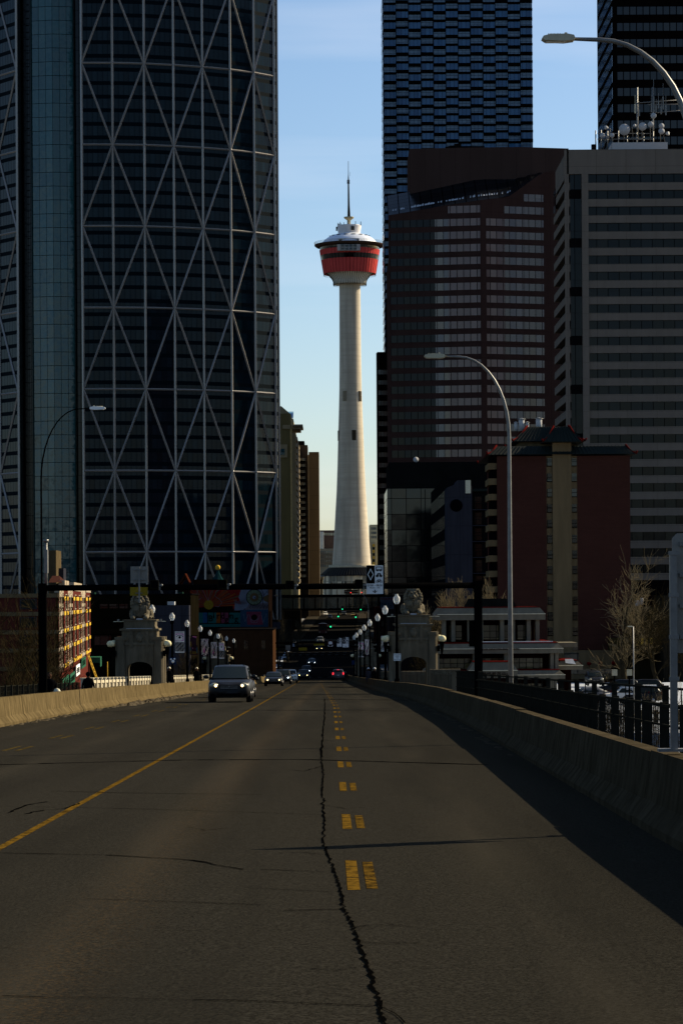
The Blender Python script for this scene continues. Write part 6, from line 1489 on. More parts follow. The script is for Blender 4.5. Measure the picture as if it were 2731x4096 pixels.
# annex and side buildings right of the hotel
d0 = 335; X0, X1 = W(1447, d0), W(1700, d0); t = thing('tan_annex', 'low tan building with small yellow roof vents beside the hotel', 'building', ((X0+X1)/2, d0, -9.6))
MB().box(X0, W(1540, d0), d0+8, d0+24, -9.6, Z(1394, d0, 1500)).build('tan_wall', stain('annex_wall', (.13, .105, .055), .3), t)
MB().box(W(1522, d0), X1, d0, d0+20, -9.6, Z(1367, d0, 1550)).build('stained_wall', stain('annex_stained', (.10, .085, .06), .6, ns=2, streak=.1), t)
MB().box(X0-2, W(1520, d0), d0+3, d0+8, Z(1500, d0), Z(1466, d0, 1480)).build('canopy', stain('annex_canopy', (.16, .12, .05), .3), t)
for i in range(4): MB().box(W(1465+i*11, d0), W(1471+i*11, d0), d0+2.9, d0+3, Z(1488-i, d0), Z(1470, d0)).build('canopy_light', M['bandyel'], t)
MB().tube([(W(1492, d0), d0+9, Z(1394, d0)), (W(1492, d0), d0+9, Z(1378, d0))], .2, 8).build('flue', M['dish'], t); MB().ball((W(1481, d0), d0+9, Z(1390, d0)), .4, 10).build('roof_fan', M['dish'], t)
d0 = 430; t = thing('brown_low_block', 'dim brown brick block between the hotel and the right edge, behind the bare tree', 'building', (W(1600, d0), d0, -9.6)); MB().box(W(1447, d0), W(1800, d0), d0, d0+20, -9.6, Z(1332, d0, 1500)).build('wall', M['browndk'], t)

# ================================================================ beige tiered seniors centre
d0 = 238; t = thing('seniors_centre', 'beige tiered community building with red trim and snow on its ledges, right of the bridge', 'building', (W(1150, d0), d0, -9.6))
BG = stain('beige_stucco', (.21, .185, .135), .2, ns=.6, bump=.1)
def tier(px0, px1, py_top, py_fas, py_bot, dd, ddz=16, k=1):
    x0, x1 = W(px0, dd, py_top), W(px1, dd, py_top); zt_, zf, zb_ = Z(py_top, dd, (px0+px1)/2), Z(py_fas, dd, (px0+px1)/2), Z(py_bot, dd, (px0+px1)/2)
    mb = MB(); zm = zf+(zt_-zf)*.48; o = .0
    ring = [(x0, dd), (x1, dd), (x1, dd+ddz), (x0, dd+ddz)]
    def rg(e, z): return [(x0-e, dd-e, z), (x1+e, dd-e, z), (x1+e, dd+ddz+e, z), (x0-e, dd+ddz+e, z)]
    R_ = [rg(.55, zf), rg(.55, zm), rg(.10, zt_)]
    for a, b in zip(R_, R_[1:]):
        for i in range(4): mb.quad(a[i], a[(i+1) % 4], b[(i+1) % 4], b[i])
    mb.poly(R_[-1]); mb.poly(R_[0][::-1]); mb.build('fascia', BG, t)
    MB().box(x0-.14, x1+.14, dd-.14, dd+ddz+.14, zt_+.004, zt_+.07).build('red_trim', M['red'], t)
    MB().box(x0-.57, x1+.57, dd-.575, dd-.555, zm-.02, zm+.03).build('drip_line', M['bagw'], t)
    MB().box(x0+.3, x1-.3, dd+1.6, dd+ddz-.3, zb_, zf).build('wall', M['darkred'], t)
    return x0, x1, zb_, zf
x0, x1, zb_, zf = tier(1018, 1236, 1396, 1424, 1473, d0+3, 12)
def bay(px, dd, z0, z1, w, nm='window'): 
    x = W(px, dd, 1440); MB().box(x-w/2, x+w/2, dd+1.55, dd+1.59, z0+.15, z1-.45).build(nm, M['goldglass'], t)
for px, w in ((1047, 1.1), (1134, 2.6), (1222-16, 1.2)): bay(px, d0+3, zb_, zf, w)
for px in (1019, 1040, 1077, 1104, 1152, 1177, 1213, 1233): x = W(px, d0+3, 1440); MB().box(x-.17, x+.17, d0+2.7, d0+4.4, zb_, zf).build('column', BG, t)
x0, x1, zb_, zf = tier(1001, 1277, 1478, 1501, 1543, d0, 17)
for px, w in ((1042, 2.9), (1122, 3.2), (1206, 3.1)): bay(px, d0, zb_, zf, w)
for px in (1003, 1090, 1162, 1268, 1276): x = W(px, d0, 1520); MB().box(x-.2, x+.2, d0-.3, d0+1.6, zb_, zf).build('column', BG, t)
text(t, 'CALGARY CHINATOWN SENIORS CENTRE', .20, (W(1145, d0-.6, 1490), d0-.58, Z(1491, d0, 1137)), m=M['darkred'], ext=.01, sx=.92, bold=.004)
x0, x1, zb_, zf = tier(1001, 1281, 1540, 1560, 1592, d0-1.5, 19)
for px, w in ((1042, 2.9), (1206, 3.1)): bay(px, d0-1.5, zb_, zf, w)
for px in (1090, 1163, 1262, 1272): x = W(px, d0-1.5, 1580); MB().box(x-.2, x+.2, d0-1.9, d0+.1, zb_-1, zf).build('column', BG, t)
x0, x1, zb_, zf = tier(1090, 1172, 1521, 1557, 1585, d0-4, 3)
text(t, '卡城華埠耆英中心', .42, (W(1128, d0-4.6, 1545), d0-4.57, Z(1549.5, d0-4.6, 1128)), m=M['darkred'], ext=.01, bold=.003)
# snow on ledges and rooftop frame
mb = MB(); a = W(1090, d0-4); b = W(1176, d0-4); mb.quad((a+1.4, d0-4.5, Z(1541, d0-4.5)), (b-.8, d0-4.5, Z(1541, d0-4.5)), (b-1.6, d0-4.15, Z(1527, d0-4.15)), (a+.9, d0-4.15, Z(1527, d0-4.15)))
mb.box(W(1092, d0), W(1268, d0), d0-.1, d0+.3, Z(1477.5, d0), Z(1475.6, d0)); mb.build('snow_patch', M['snow'], t)
mb = MB(); zz_ = Z(1397, d0+5, 1120); mb.extr([(W(1070, d0+5), zz_), (W(1188, d0+5), zz_), (W(1178, d0+5), Z(1375, d0+5, 1120)), (W(1082, d0+5), Z(1375, d0+5, 1120))], d0+6, d0+11, 'y'); mb.build('roof_lantern', mat('olive_roof', (.045, .05, .04), .7, ns=1), t)
x0, x1, zb_, zf = tier(1288, 1322, 1518, 1538, 1590, d0+2, 8); mb = MB(); mb.quad((W(1300, d0), d0+1.45, Z(1527, d0)), (W(1324, d0), d0+1.45, Z(1530, d0)), (W(1318, d0), d0+1.9, Z(1518, d0)), (W(1300, d0), d0+1.9, Z(1518, d0))); mb.build('snow_patch', M['snow'], t)
x = W(1283, 250); MB().box(x-1.2, x+1.3, 246, 252, Z(1488, 250), Z(1478, 250)).build('side_roof', BG, t)
# lot: raised snow field, picket fence, lamp posts
mb = MB(); mb.box(W(1290, 190), 60, 150, 200, -9.58, -9.2); mb.box(W(1300, 225), 70, 205, 330, -9.58, -8.35); struct(mb.build('snow_field', [M['snow']]))
fencex = thing('picket_fence', 'low wooden picket fence across the snowy lot below the bridge', 'fence', (W(1440, 222), 222, -8.35)); mb = MB()
for i in range(90): x = W(1330, 222)+i*.22; mb.box(x, x+.11, 222, 222.05, -8.3, -7.3)
mb.build('picket_panel', M['tan'], fencex); MB().box(W(1330, 222), W(1330, 222)+20, 222.05, 222.1, -7.6, -7.5).box(W(1330, 222), W(1330, 222)+20, 222.05, 222.1, -8.1, -8.0).build('fence_rail', M['tan'], fencex)
for px, lb in ((1409, 'short dark lantern post on the snowy lot, left one of two'), (1448-5, 'short dark lantern post on the snowy lot, right one of two')):
    x = W(px, 215); tt = thing('lantern_post', lb, 'street lamp', (x, 215, -9.2)); MB().tube([(x, 215, -9.2), (x, 215, Z(1556, 215))], .07, 8).build('pole', M['black'], tt); MB().box(x-.2, x+.2, 214.8, 215.2, Z(1556, 215), Z(1541, 215)).build('lamp_housing', M['lens'], tt); MB().box(x-.26, x+.26, 214.74, 215.26, Z(1541, 215), Z(1538, 215)).build('cap', M['black'], tt)

# ================================================================ left side
# sunlit apartment block
xn, xf_ = W(135, 200), W(206, 278); yn, yf = 200.0, 278.0
t = thing('brick_apartment', 'red and pink brick apartment block with yellow bands, its right side in full sun', 'apartment block', (xn, yn, -9.6))
ztop = Z(1352, 200, 135); 
def sp(f, e=0): # point along the lit side, e outward (+x)
    return (xn+(xf_-xn)*f+e, yn+(yf-yn)*f)
MB().prism([(xn-22, yn), sp(0), sp(1), (xf_-20, yf)], -9.6, ztop-.4).build('wall', M['brickapt'], t)
segs = [(0, .20, 'p', 0), (.20, .38, 'r', .35), (.38, .53, 'p', 0), (.53, .77, 'r', .35), (.77, .89, 'p', 0), (.89, 1, 'r', .35)]
# parametric positions come from screen x of the far wall
def fs(px):
    lo, hi = 0, 1
    for _ in range(30):
        m = (lo+hi)/2; q = sp(m); 
        if 764+q[0]/q[1]*F < px: lo = m
        else: hi = m
    return lo
cols = [135, 144.5, 154, 166, 184.5, 195, 205.5]
flr = [1352+9, 1360+52, 1360+92, 1360+132, 1360+172]
zl = [Z(1362, 200, 135), Z(1400+1, 200, 135), Z(1440+3, 200, 135), Z(1483+2, 200, 135), Z(1530-6+2, 200, 135), Z(1543, 200, 135)]
zl = [Z(y, 200, 135) for y in (1363, 1405, 1445.5, 1485.5, 1525.5+1)]
fh = zl[0]-zl[1]
for i in range(6):
    f0, f1 = fs(cols[i]), fs(cols[i+1]); r = i % 2 == 1; e = .10 if r else .0
    A, B = sp(f0, e), sp(f1, e); top = ztop+(.55 if r else 0)
    MB().prism([sp(f0, -.2), A, B, sp(f1, -.2)], zl[0]-4*fh-.6, top-.3).build('brick_bay', M['brickapt'] if r else M['brickpink'], t)
    MB().prism([sp(f0, -.3), sp(f0, e+.08), sp(f1, e+.08), sp(f1, -.3)], top-.298, top+.12).prism([sp(f0, -.2), sp(f0, e+.06), sp(f1, e+.06), sp(f1, -.2)], top-.6, top-.302).build('cornice', M['bandwhite'], t)
    for k in range(5):
        zb2 = zl[0]-k*fh-(.0 if k else 0)
        if k == 0: zb2 = top-1.1
        MB().prism([sp(f0, -.1), sp(f0, e+.05), sp(f1, e+.05), sp(f1, -.1)], zb2-.30, zb2).build('yellow_band' if r else 'cream_band', M['bandyel'] if r else M['bandwhite'], t)
        if k < 4:
            nw = 2 if i in (0, 2, 3) else 1
            if i == 4: nw = 2
            for w in range(nw):
                g0 = f0+(f1-f0)*((w+.32)/nw); g1 = f0+(f1-f0)*((w+.68)/nw)
                zc = zl[0]-k*fh-.55*fh; a, b = sp(g0, e+.03), sp(g1, e+.03)
                fr = MB().prism([sp(g0-.002, e), sp(g0-.002, e+.04), sp(g1+.002, e+.04), sp(g1+.002, e)], zc-.75, zc+.72).build('window', M['bandwhite'], t)
                MB().prism([sp(g0+.004, e+.02), sp(g0+.004, e+.06), sp(g1-.004, e+.06), sp(g1-.004, e+.02)], zc-.42, zc+.66).build('pane', M['glassdk'], fr)
                MB().prism([sp(g0+.006, e+.02), sp(g0+.006, e+.06), sp(g1-.006, e+.06), sp(g1-.006, e+.02)], zc-.70, zc-.50).build('vent_grille', M['charc'], fr)
# shaded front windows and bands
for k in range(5):
    z = zl[0]-k*fh; MB().box(xn-21.5, xn-.02, yn-.12, yn, z-.3, z).build('front_band', M['tan'], t)
    if k < 4:
        for j in range(6):
            x = xn-2.2-j*3.4; fr = MB().box(x-.62, x+.62, yn-.1, yn-.001, z-fh*.85, z-fh*.28).build('front_window', M['bagw'] if False else M['lilac'], t); MB().box(x-.5, x+.5, yn-.13, yn-.101, z-fh*.8, z-fh*.33).build('front_pane', M['glassdk'], fr)
def rx(p, y_): return W(p, y_)
MB().box(rx(113, 212), rx(130, 212), 212, 216, ztop-.5, Z(1264, 212, 120)).build('roof_house', mat('roof_house_tan', (.30, .22, .12), .85), t)
mb = MB(); z0_, z1_ = Z(1338, 208, 125), Z(1322, 208, 125); xa0, xa1, xa2 = rx(115, 208), rx(131, 208), rx(145, 208); mb.quad((xa0, 207, z0_), (xa2, 207, z0_), (xa1, 210, z1_), (xa0, 210, z1_)); mb.quad((xa2, 207, z0_), (xa2, 211.5, z0_), (xa1, 210, z1_), (xa1, 210, z1_-.01)); mb.build('tiled_hatch', M['brickred'], t)
MB().tube([(rx(107, 206), 206, ztop-.5), (rx(107, 206), 206, Z(1245, 206, 107))], .11, 10).tube([(rx(107, 206), 206, Z(1245, 206, 107)), (rx(107, 206), 206, Z(1239, 206, 107))], [.2, .2], 10).box(rx(103, 206), rx(111, 206), 205.8, 206.4, Z(1312, 206), Z(1258, 206)).build('flue', M['steel'], t)
MB().box(rx(134, 214), rx(147, 214), 214, 216, ztop-.5, Z(1305, 214, 140)).build('vent_box', M['lilac'], t)
# shop signs and awnings at its foot
zs = zl[0]-4*fh-.45
for (f0, f1, dz, h, m, lb) in ((.0, .16, .45, .75, 'signgreen', 'pale green shop sign nearest us at the foot of the lit apartment block'), (.20, .34, .55, .85, 'signgreen', 'second green shop sign with dark letters under the lit apartment block'), (.38, .5, .2, .9, 'white', 'white square shop sign under the lit apartment block'), (.56, .72, -.1, .9, 'signgreen', 'third green shop sign higher under the lit apartment block')):
    tt = thing('shop_sign', lb, 'sign', (*sp(f0, .6), zs-dz-h)); MB().prism([sp(f0, .2), sp(f0, .27), sp(f1, .27), sp(f1, .2)], zs-dz-h, zs-dz).build('board', M[m], tt)
    mb = MB()
    for q in range(5): g = f0+(f1-f0)*(.15+.15*q); mb.prism([sp(g, .271), sp(g, .29), sp(g+.008+.004*(q % 2), .29), sp(g+.008+.004*(q % 2), .271)], zs-dz-h*.75, zs-dz-h*.25)
    mb.build('lettering', M['ink'], tt)
tt = thing('fabric_awning', 'striped green shop awning over the street end of the lit apartment block', 'awning', (*sp(.9, 1), zs-1.5)); p0 = sp(.93, .2); MB().prism([sp(.93, .1), sp(.93, 1.2), sp(1, 1.2), sp(1, .1)], zs-.9, zs-.35).prism([sp(.93, 1.15), sp(.93, 1.2), sp(1, 1.2), sp(1, 1.15)], zs-1.3, zs-.9).build('canopy', M['signgreen'], tt)
MB().tube([(p0[0]+1.7, p0[1], zs-3.8), (p0[0]+1.7, p0[1], zs-.8)], .05, 6).build('support', M['bandyel'], tt)
tt = thing('round_sign', 'round green emblem sign on a post below the lit apartment block', 'sign', (*sp(.5, 1.2), zs-3)); q = sp(.45, 1.4); mb = MB(); mb.disc((q[0], q[1], zs-1.9), .55, (.5, -1, 0), 20, th=.06).build('disc', M['signgreen'], tt); MB().disc((q[0]+.02, q[1]-.04, zs-1.9), .34, (.5, -1, 0), 16, th=.06).build('emblem', M['signblue'], tt); MB().tube([(q[0], q[1], zs-5), (q[0], q[1], zs-1.5)], .05, 6).build('post', M['black'], tt)
tt = thing('leaning_ladder', 'yellow ladder leaning against the foot of the lit apartment block', 'ladder', (*sp(.6, 1.6), zs-4)); mb = MB(); a, b = Vector((*sp(.52, 2.4), zs-3.6)), Vector((*sp(.62, .7), zs+.4))
for s in (-.22, .22): mb.tube([a+Vector((0, s*3, 0)), b+Vector((0, s*3, 0))], .05, 4)
for k in range(12): c = a.lerp(b, (k+.5)/12); mb.tube([c+Vector((0, -.66, 0)), c+Vector((0, .66, 0))], .03, 4)
o = mb.build('ladder_frame', M['bandyel'], tt)
# dark low buildings behind the left gateway
def low(name, label, px0, px1, py, d, m, dep=20, ztop_=None):
    x0, x1 = W(px0, d), W(px1, d); tt = thing(name, label, 'building', ((x0+x1)/2, d, -9.6)); MB().box(x0, x1, d, d+dep, -10.5, Z(py, d, (px0+px1)/2)).build('wall', m, tt); MB().box(x0-.15, x1+.15, d-.15, d+dep, Z(py, d, (px0+px1)/2), Z(py-2, d, (px0+px1)/2)).build('coping', M['charc'], tt); return tt, x0, x1
OL = mat('dark_olive_wall', (.022, .018, .010), .85, ns=.3, amt=.4); UM = mat('umber_wall', (.035, .022, .010), .85, ns=.3, amt=.4)
tt, x0, x1 = low('dark_shop_block', 'dark flat roofed block behind the left stone gateway', 206, 438, 1366, 330, OL)
for i in range(3): MB().box(x0+1.2+i*1.2, x0+2.2+i*1.2, 329.9, 330, Z(1394, 330), Z(1384, 330)).build('window', M['houseglass'], tt)
for i in range(5): MB().box(x0+.6+i*2.6, x0+2.6+i*2.6, 329.85, 330, Z(1478, 330), Z(1456, 330)).build('shop_window', M['houseglass'], tt)
MB().box(x0+.2, x1-.2, 329.5, 330, Z(1452, 330), Z(1440, 330)).build('fascia', UM, tt)
for px in (208, 322, 410): MB().box(W(px, 331), W(px+10, 331), 331, 333, Z(1364, 331), Z(1357, 331)).build('roof_box', mat('mint_box', (.05, .13, .09), .7) if px == 208 else bpy.data.materials['mint_box'], tt)
MB().box(W(350, 329), W(437, 329), 326.5, 329.4, -9.6, Z(1386+2, 329)).build('lilac_extension', M['lilac'], tt)
MB().box(W(386, 328), W(402, 328), 327, 329, Z(1387, 328), Z(1379, 328)).build('air_conditioner', M['dish'], tt)
# mural building
d0 = 400; x0, x1 = W(436, d0), W(617, d0); zt_ = Z(1346, d0, 530)
t = thing('mural_building', 'dark building whose end wall carries a painted mural with a sunburst and a round dial', 'building', ((x0+x1)/2, d0, -10))
MB().box(x0, x1, d0, d0+25, -10.5, zt_).build('wall', mat('dark_plaster', (.025, .015, .012), .9, ns=.3), t)
pal = dict(rd=(.15, .012, .012), org=(.18, .05, .012), yel=(.20, .13, .015), pale=(.13, .15, .20), ink=(.01, .01, .012), teal=(.012, .09, .085), blue=(.015, .06, .14), pink=(.13, .03, .055), grn=(.10, .13, .09), tan=(.09, .06, .03), grey=(.11, .10, .12), night=(.02, .05, .09))
pk_ = list(pal); PM = [mat('mural_'+k_, pal[k_], .85, ns=.8, amt=.25) for k_ in pk_]
def mi(k_): return pk_.index(k_)
lay = [0]
mb = MB()
def mp(px, py): x, z = P(min(px, 616), py, d0-.02-lay[0]*.004); return (x, d0-.02-lay[0]*.004, z)
def mpoly(pts, c): mb.add([mp(*p) for p in pts], [list(range(len(pts)))[::-1]], None, mi(c))
def mcirc(cx_, cy_, r, c, n=20, ry=None): mpoly([(cx_+r*math.cos(2*math.pi*k/n), cy_+(ry or r)*math.sin(2*math.pi*k/n)) for k in range(n)], c)
def mstroke(pts, w, c):
    for a, b in zip(pts, pts[1:]):
        dx, dy = b[0]-a[0], b[1]-a[1]; L = math.hypot(dx, dy) or 1; nx, ny = -dy/L*w/2, dx/L*w/2; mpoly([(a[0]-nx, a[1]-ny), (b[0]-nx, b[1]-ny), (b[0]+nx, b[1]+ny), (a[0]+nx, a[1]+ny)], c)
mpoly([(437, 1347), (524, 1347), (524, 1408), (437, 1410)], 'rd'); mpoly([(524, 1347), (560, 1347), (575, 1395), (524, 1400)], 'rd'); lay[0] += .5
rnd = random.Random(1)
for k in range(26):
    a = math.pi*(1.0+k/25); r = 60+rnd.random()*20; da = .03; cx_, cy_ = 479, 1391
    def cl(x, y): return (max(437, min(572, x)), max(1347, min(1410, y)))
    mpoly([(cx_, cy_), cl(cx_+r*math.cos(a-da), cy_+r*.8*math.sin(a-da)), cl(cx_+r*math.cos(a+da), cy_+r*.8*math.sin(a+da))], 'org' if k % 2 else 'tan')
mpoly([(437, 1396), (535, 1392), (535, 1412), (437, 1412)], 'ink'); lay[0] += .25
mpoly([(556, 1347), (634, 1347), (634, 1398), (560, 1398), (548, 1372)][::1], 'pale'); lay[0] += 1
mcirc(479.5, 1389, 11, 'yel', 18); mpoly([(567, 1395), (572, 1388), (632, 1384), (634, 1402), (560, 1402)], 'grey'); mcirc(584, 1372, 19, 'ink', 26); 
mpoly([(540, 1385), (562, 1390), (560, 1402), (538, 1402)], 'pale'); lay[0] += 1
mcirc(584, 1372, 17.2, 'grn', 26); lay[0] += 1; mcirc(584, 1372, 10, 'tan', 20); 
for k in range(12): a = k*math.pi/6; mstroke([(584+10*math.cos(a), 1372+10*math.sin(a)), (584+17*math.cos(a), 1372+17*math.sin(a))], .5, 'ink')
mstroke([(606, 1397), (603, 1380), (606, 1366), (600, 1352)], 1.2, 'ink'); mstroke([(605, 1368), (614, 1358), (622, 1350)], .8, 'ink'); mstroke([(604, 1374), (594, 1360)], .7, 'ink'); mstroke([(612, 1360), (618, 1362), (628, 1358)], .6, 'ink'); mstroke([(600, 1352), (592, 1349)], .6, 'ink')
mpoly([(604, 1372), (614, 1366), (634, 1366), (634, 1382), (622, 1384), (606, 1380)], 'tan'); lay[0] += 1
mcirc(584, 1372, 4, 'pale', 14); mcirc(585.5, 1373, 1.6, 'ink', 8)
mstroke([(466, 1353), (456, 1354), (452, 1364), (456, 1378), (464, 1372)], 1.1, 'grey'); mstroke([(464, 1353), (478, 1380), (486, 1356)], 1.1, 'grey'); mstroke([(506, 1354), (496, 1358), (494, 1370), (504, 1376), (510, 1384), (502, 1394), (494, 1392)], 1.1, 'grey')
for k in range(18): x = 537+k*1.6; mstroke([(x, 1376+rnd.random()*6), (x+2, 1385+rnd.random()*5), (x+4, 1378+rnd.random()*6)], .5, 'grey')
for k in range(9): x = 572+k*6.6; mstroke([(x, 1387), (x+1, 1398), (x+4, 1388), (x+5, 1399)], .7, 'ink')
# letter tiles
lay[0] = 2
for (a, b, c_) in ((452, 466, 'teal'), (466, 476, 'blue'), (478, 497, 'teal'), (497, 506, 'org'), (508, 525, 'pink'), (526, 552, 'teal')): mpoly([(a, 1407), (b, 1407), (b, 1431), (a, 1431)], c_)
mpoly([(552, 1401), (632, 1400), (632, 1440), (552, 1440)], 'night'); mpoly([(452, 1433), (552, 1433), (552, 1440), (452, 1440)], 'teal'); lay[0] += 1
mpoly([(566, 1405), (600, 1405), (604, 1435), (568, 1435)], 'pink'); lay[0] += 1
mcirc(584, 1418, 7, 'ink', 12); 
for p_ in ([(559, 1410), (563, 1428), (570, 1412)], [(572, 1410), (578, 1430), (590, 1430), (596, 1412)], [(600, 1409), (604, 1431), (612, 1409), (618, 1431)], [(620, 1410), (630, 1410), (626, 1430)], [(576, 1422), (584, 1427), (592, 1421)]): mstroke(p_, .7, 'pale')
mb.build('painted_mural', PM, t)
for s_, px, py in (('B', 484, 1421), ('r', 501, 1415), ('d', 512, 1415), ('g', 520, 1423), ('n', 532, 1415), ('g', 543, 1422), ('i', 491, 1414), ('i', 526, 1413)):
    x, z = P(px, py, d0); text(t, s_, 1.25, (x, d0-.06, z), m=M['ink'], name='mural_letter', ext=.003, bold=.012)
mb = MB(); a = P(540, 1448, d0); b = P(636, 1410, d0-12)
tt, xx0, xx1 = low('brown_brick_shop', 'low brown brick shop block below the mural, behind the left banners', 500, 626, 1447, 392-14, mat('brown_brick_flat', (.05, .024, .012), .9, ns=1), 20)
for px in (535, 560, 600): MB().box(W(px, 378), W(px+9, 378), 377.9, 378.0, Z(1490, 378), Z(1470, 378)).build('window', M['houseglass'], tt)
MB().box(W(440, 380), W(500, 380), 377, 379, Z(1520, 380), Z(1492, 380)).build('white_extension', M['lilac'], tt)
# pagoda turrets on roofs behind gantry
for px, pyb, pyt, w, d, m, lb in ((740*.0+738.0*0+ (700+150/3.6175)/1.7417, 1346, 1312+5, 18, 430, 'darkred', 'small red gable roof over the dark shops left of the mural'), ((700+622/3.6175)/1.7417, 1345, 1310, 26, 440, 'greenroof', 'pointed green pagoda roof with a gold ball above the mural')):
    x, z0 = P(px, pyb, d); z1 = P(px, pyt, d)[1]; w_ = w*d/F; t = thing('pagoda_turret', lb, 'roof turret', (x, d, z0-6)); mb = MB()
    if m == 'greenroof':
        prof = [(w_, 0), (w_*.62, (z1-z0)*.25), (w_*.32, (z1-z0)*.6), (w_*.12, (z1-z0)*.9), (w_*.12, z1-z0)]; mb.lathe((x, d, z0), prof, 8, smooth=False); mb.build('roof', mat('verdigris', (.03, .11, .12), .6, ns=1), t); MB().ball((x, d, z1+.45), .42, 12).build('gold_ball', M['bandyel'], t); MB().lathe((x, d, z0-8), [(w_*.7, 0), (w_*.7, 8)], 8, smooth=False).build('turret_wall', M['darkred'], t)
    else:
        mb.extr([(x-w_, z0-.3), (x-w_, z0), (x, z1), (x+w_, z0-.6), (x+w_, z0-.9), (x, z1-.5)], d-.5, d+5, 'y'); mb.build('gable_roof', mat('rust_tile', (.16, .04, .02), .7, ns=1), t); MB().box(x-w_*.6, x+w_*.6, d, d+4.5, z0-8, z0+.2).build('turret_wall', M['darkred'], t)
        MB().box(x+w_*1.0, x+w_*4.2, d, d+6, z0-8, z0+1.0).build('parapet_wall', mat('dark_ochre', (.05, .022, .010), .8), t)
# sunlit stone hotel, left of the observation tower
d0 = 900
xa_, xb_ = W(640, d0, 1100), W(668, d0, 1100); zt_ = Z(948, d0, 650)
t = thing('stone_hotel', 'tall tan stone hotel with a blue metal roof, sunlit down its right corner', 'hotel', ((xa_+xb_)/2, d0, zr(d0)))
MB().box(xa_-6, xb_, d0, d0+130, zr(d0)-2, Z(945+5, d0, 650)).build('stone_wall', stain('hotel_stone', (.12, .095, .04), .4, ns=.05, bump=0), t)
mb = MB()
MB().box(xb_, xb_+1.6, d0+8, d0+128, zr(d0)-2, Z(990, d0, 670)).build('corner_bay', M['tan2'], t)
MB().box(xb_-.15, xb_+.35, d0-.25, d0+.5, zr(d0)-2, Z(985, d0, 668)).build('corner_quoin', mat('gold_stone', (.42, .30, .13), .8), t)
MB().box(xb_-2.6, xb_+.1, d0-.3, d0+.05, Z(985, d0, 660), Z(976, d0, 660)).build('cornice_front', M['tan2'], t)
mb = MB(); mb.extr([(xa_-1, Z(950, d0)), (xb_+.2, Z(975, d0, 668)), (xb_+.2, Z(951, d0, 668)), (xa_+.8, Z(930, d0))], d0+2, d0+30, 'y'); mb.build('gable', M['tan2'], t)
mb = MB(); ztr = Z(938, d0+40); mb.quad((W(648, d0+40), d0+60, ztr+.4), (W(675, d0+40), d0+60, ztr+.4), (W(676, d0+40), d0+40, ztr-3.2), (W(656, d0+40), d0+40, ztr-3.2)); mb.build('blue_roof', M['skyb'] if 'skyb' in M else mat('blue_roof', (.12, .25, .38), .4, metal=.3, ns=.5), t)
MB().box(W(658, d0+41), W(676, d0+41), d0+41, d0+120, Z(990, d0+41), ztr-3.3).build('roof_storey', M['tan2'], t)
MB().box(xb_-1, xb_+3.6, d0+36, d0+60, Z(978, d0+36), Z(974, d0+36)).box(xb_-1, xb_+2.8, d0+38, d0+60, Z(984, d0+36), Z(978.2, d0+36)).build('cornice', M['bandwhite'], t)
o = MB().box(W(645, d0-.4), W(662, d0-.4), d0-.4, d0-.01, Z(1050, d0), Z(1020, d0)).build('balcony_box', M['tan2'], t); MB().box(W(647, d0-.4), W(656, d0-.4), d0-.5, d0-.41, Z(1044, d0), Z(1030, d0)).build('balcony_window', M['teal'], o)
for k in range(24):
    z = Z(1000+k*14.2, d0, 672); MB().box(xb_+1.6, xb_+2.1, d0+8+(k % 2)*.4, d0+70, z-1.2, z).build('side_window', M['bandwhite'], t)
# brown slab pair
for (pa, pb, py, d0, lb, nm, wm, gm) in ((681, 707, 1022, 1010, 'dark slab block with stacked windows between the stone hotel and the plain slab', 'slab_block', 'slabdk', True), (709.5, 733, 1038, 1000, 'plain brown concrete slab tower just left of the observation tower', 'plain_slab', 'slab', False)):
    x0, x1 = W(pa, d0, 1150), W(pb, d0, 1150); zt_ = Z(py, d0, (pa+pb)/2)
    mm = stain('slab_'+nm, (.085, .068, .05) if not gm else (.05, .043, .04), .2, ns=.1, bump=0, joints=(30, 5, 3))
    if gm:
        t = thing(nm, lb, 'tower block', ((x0+x1)/2, d0, zr(d0))); MB().box(x0, x1, d0, d0+20, zr(d0)-2, zt_).build('wall', mm, t); MB().box(x0, x1-1.2, d0+2, d0+18, zt_, zt_+1.6).build('plant_room', M['charc'], t)
        for k in range(20):
            z = Z(1052+k*14.1, d0, 690)
            if z < zr(d0)+3: break
            MB().box(x0+.5, x1-.9, d0-.06, d0, z-1.0, z).build('window_band', M.setdefault('slabwin', panes('slab_window', (.10, .12, .12), (.28, .28, .22), 1.0, 30, (.015, .015, .013), .14, .01, .02, .1, .6, jitter=1)), t)
            MB().box(x0+.4, x1-.8, d0-.7, d0-.06, z-1.5, z-1.05).build('balcony', M['charc'], t)
    else:
        t = thing(nm, lb, 'tower block', ((x0+x1)/2, d0, zr(d0))); MB().box(x0, x1, d0, d0+22, zr(d0)-2, zt_).build('wall', mm, t); MB().box(x0-.3, x0+.02, d0-.3, d0+1, zr(d0), zt_-1).build('corner_strip', M['bandwhite'], t)
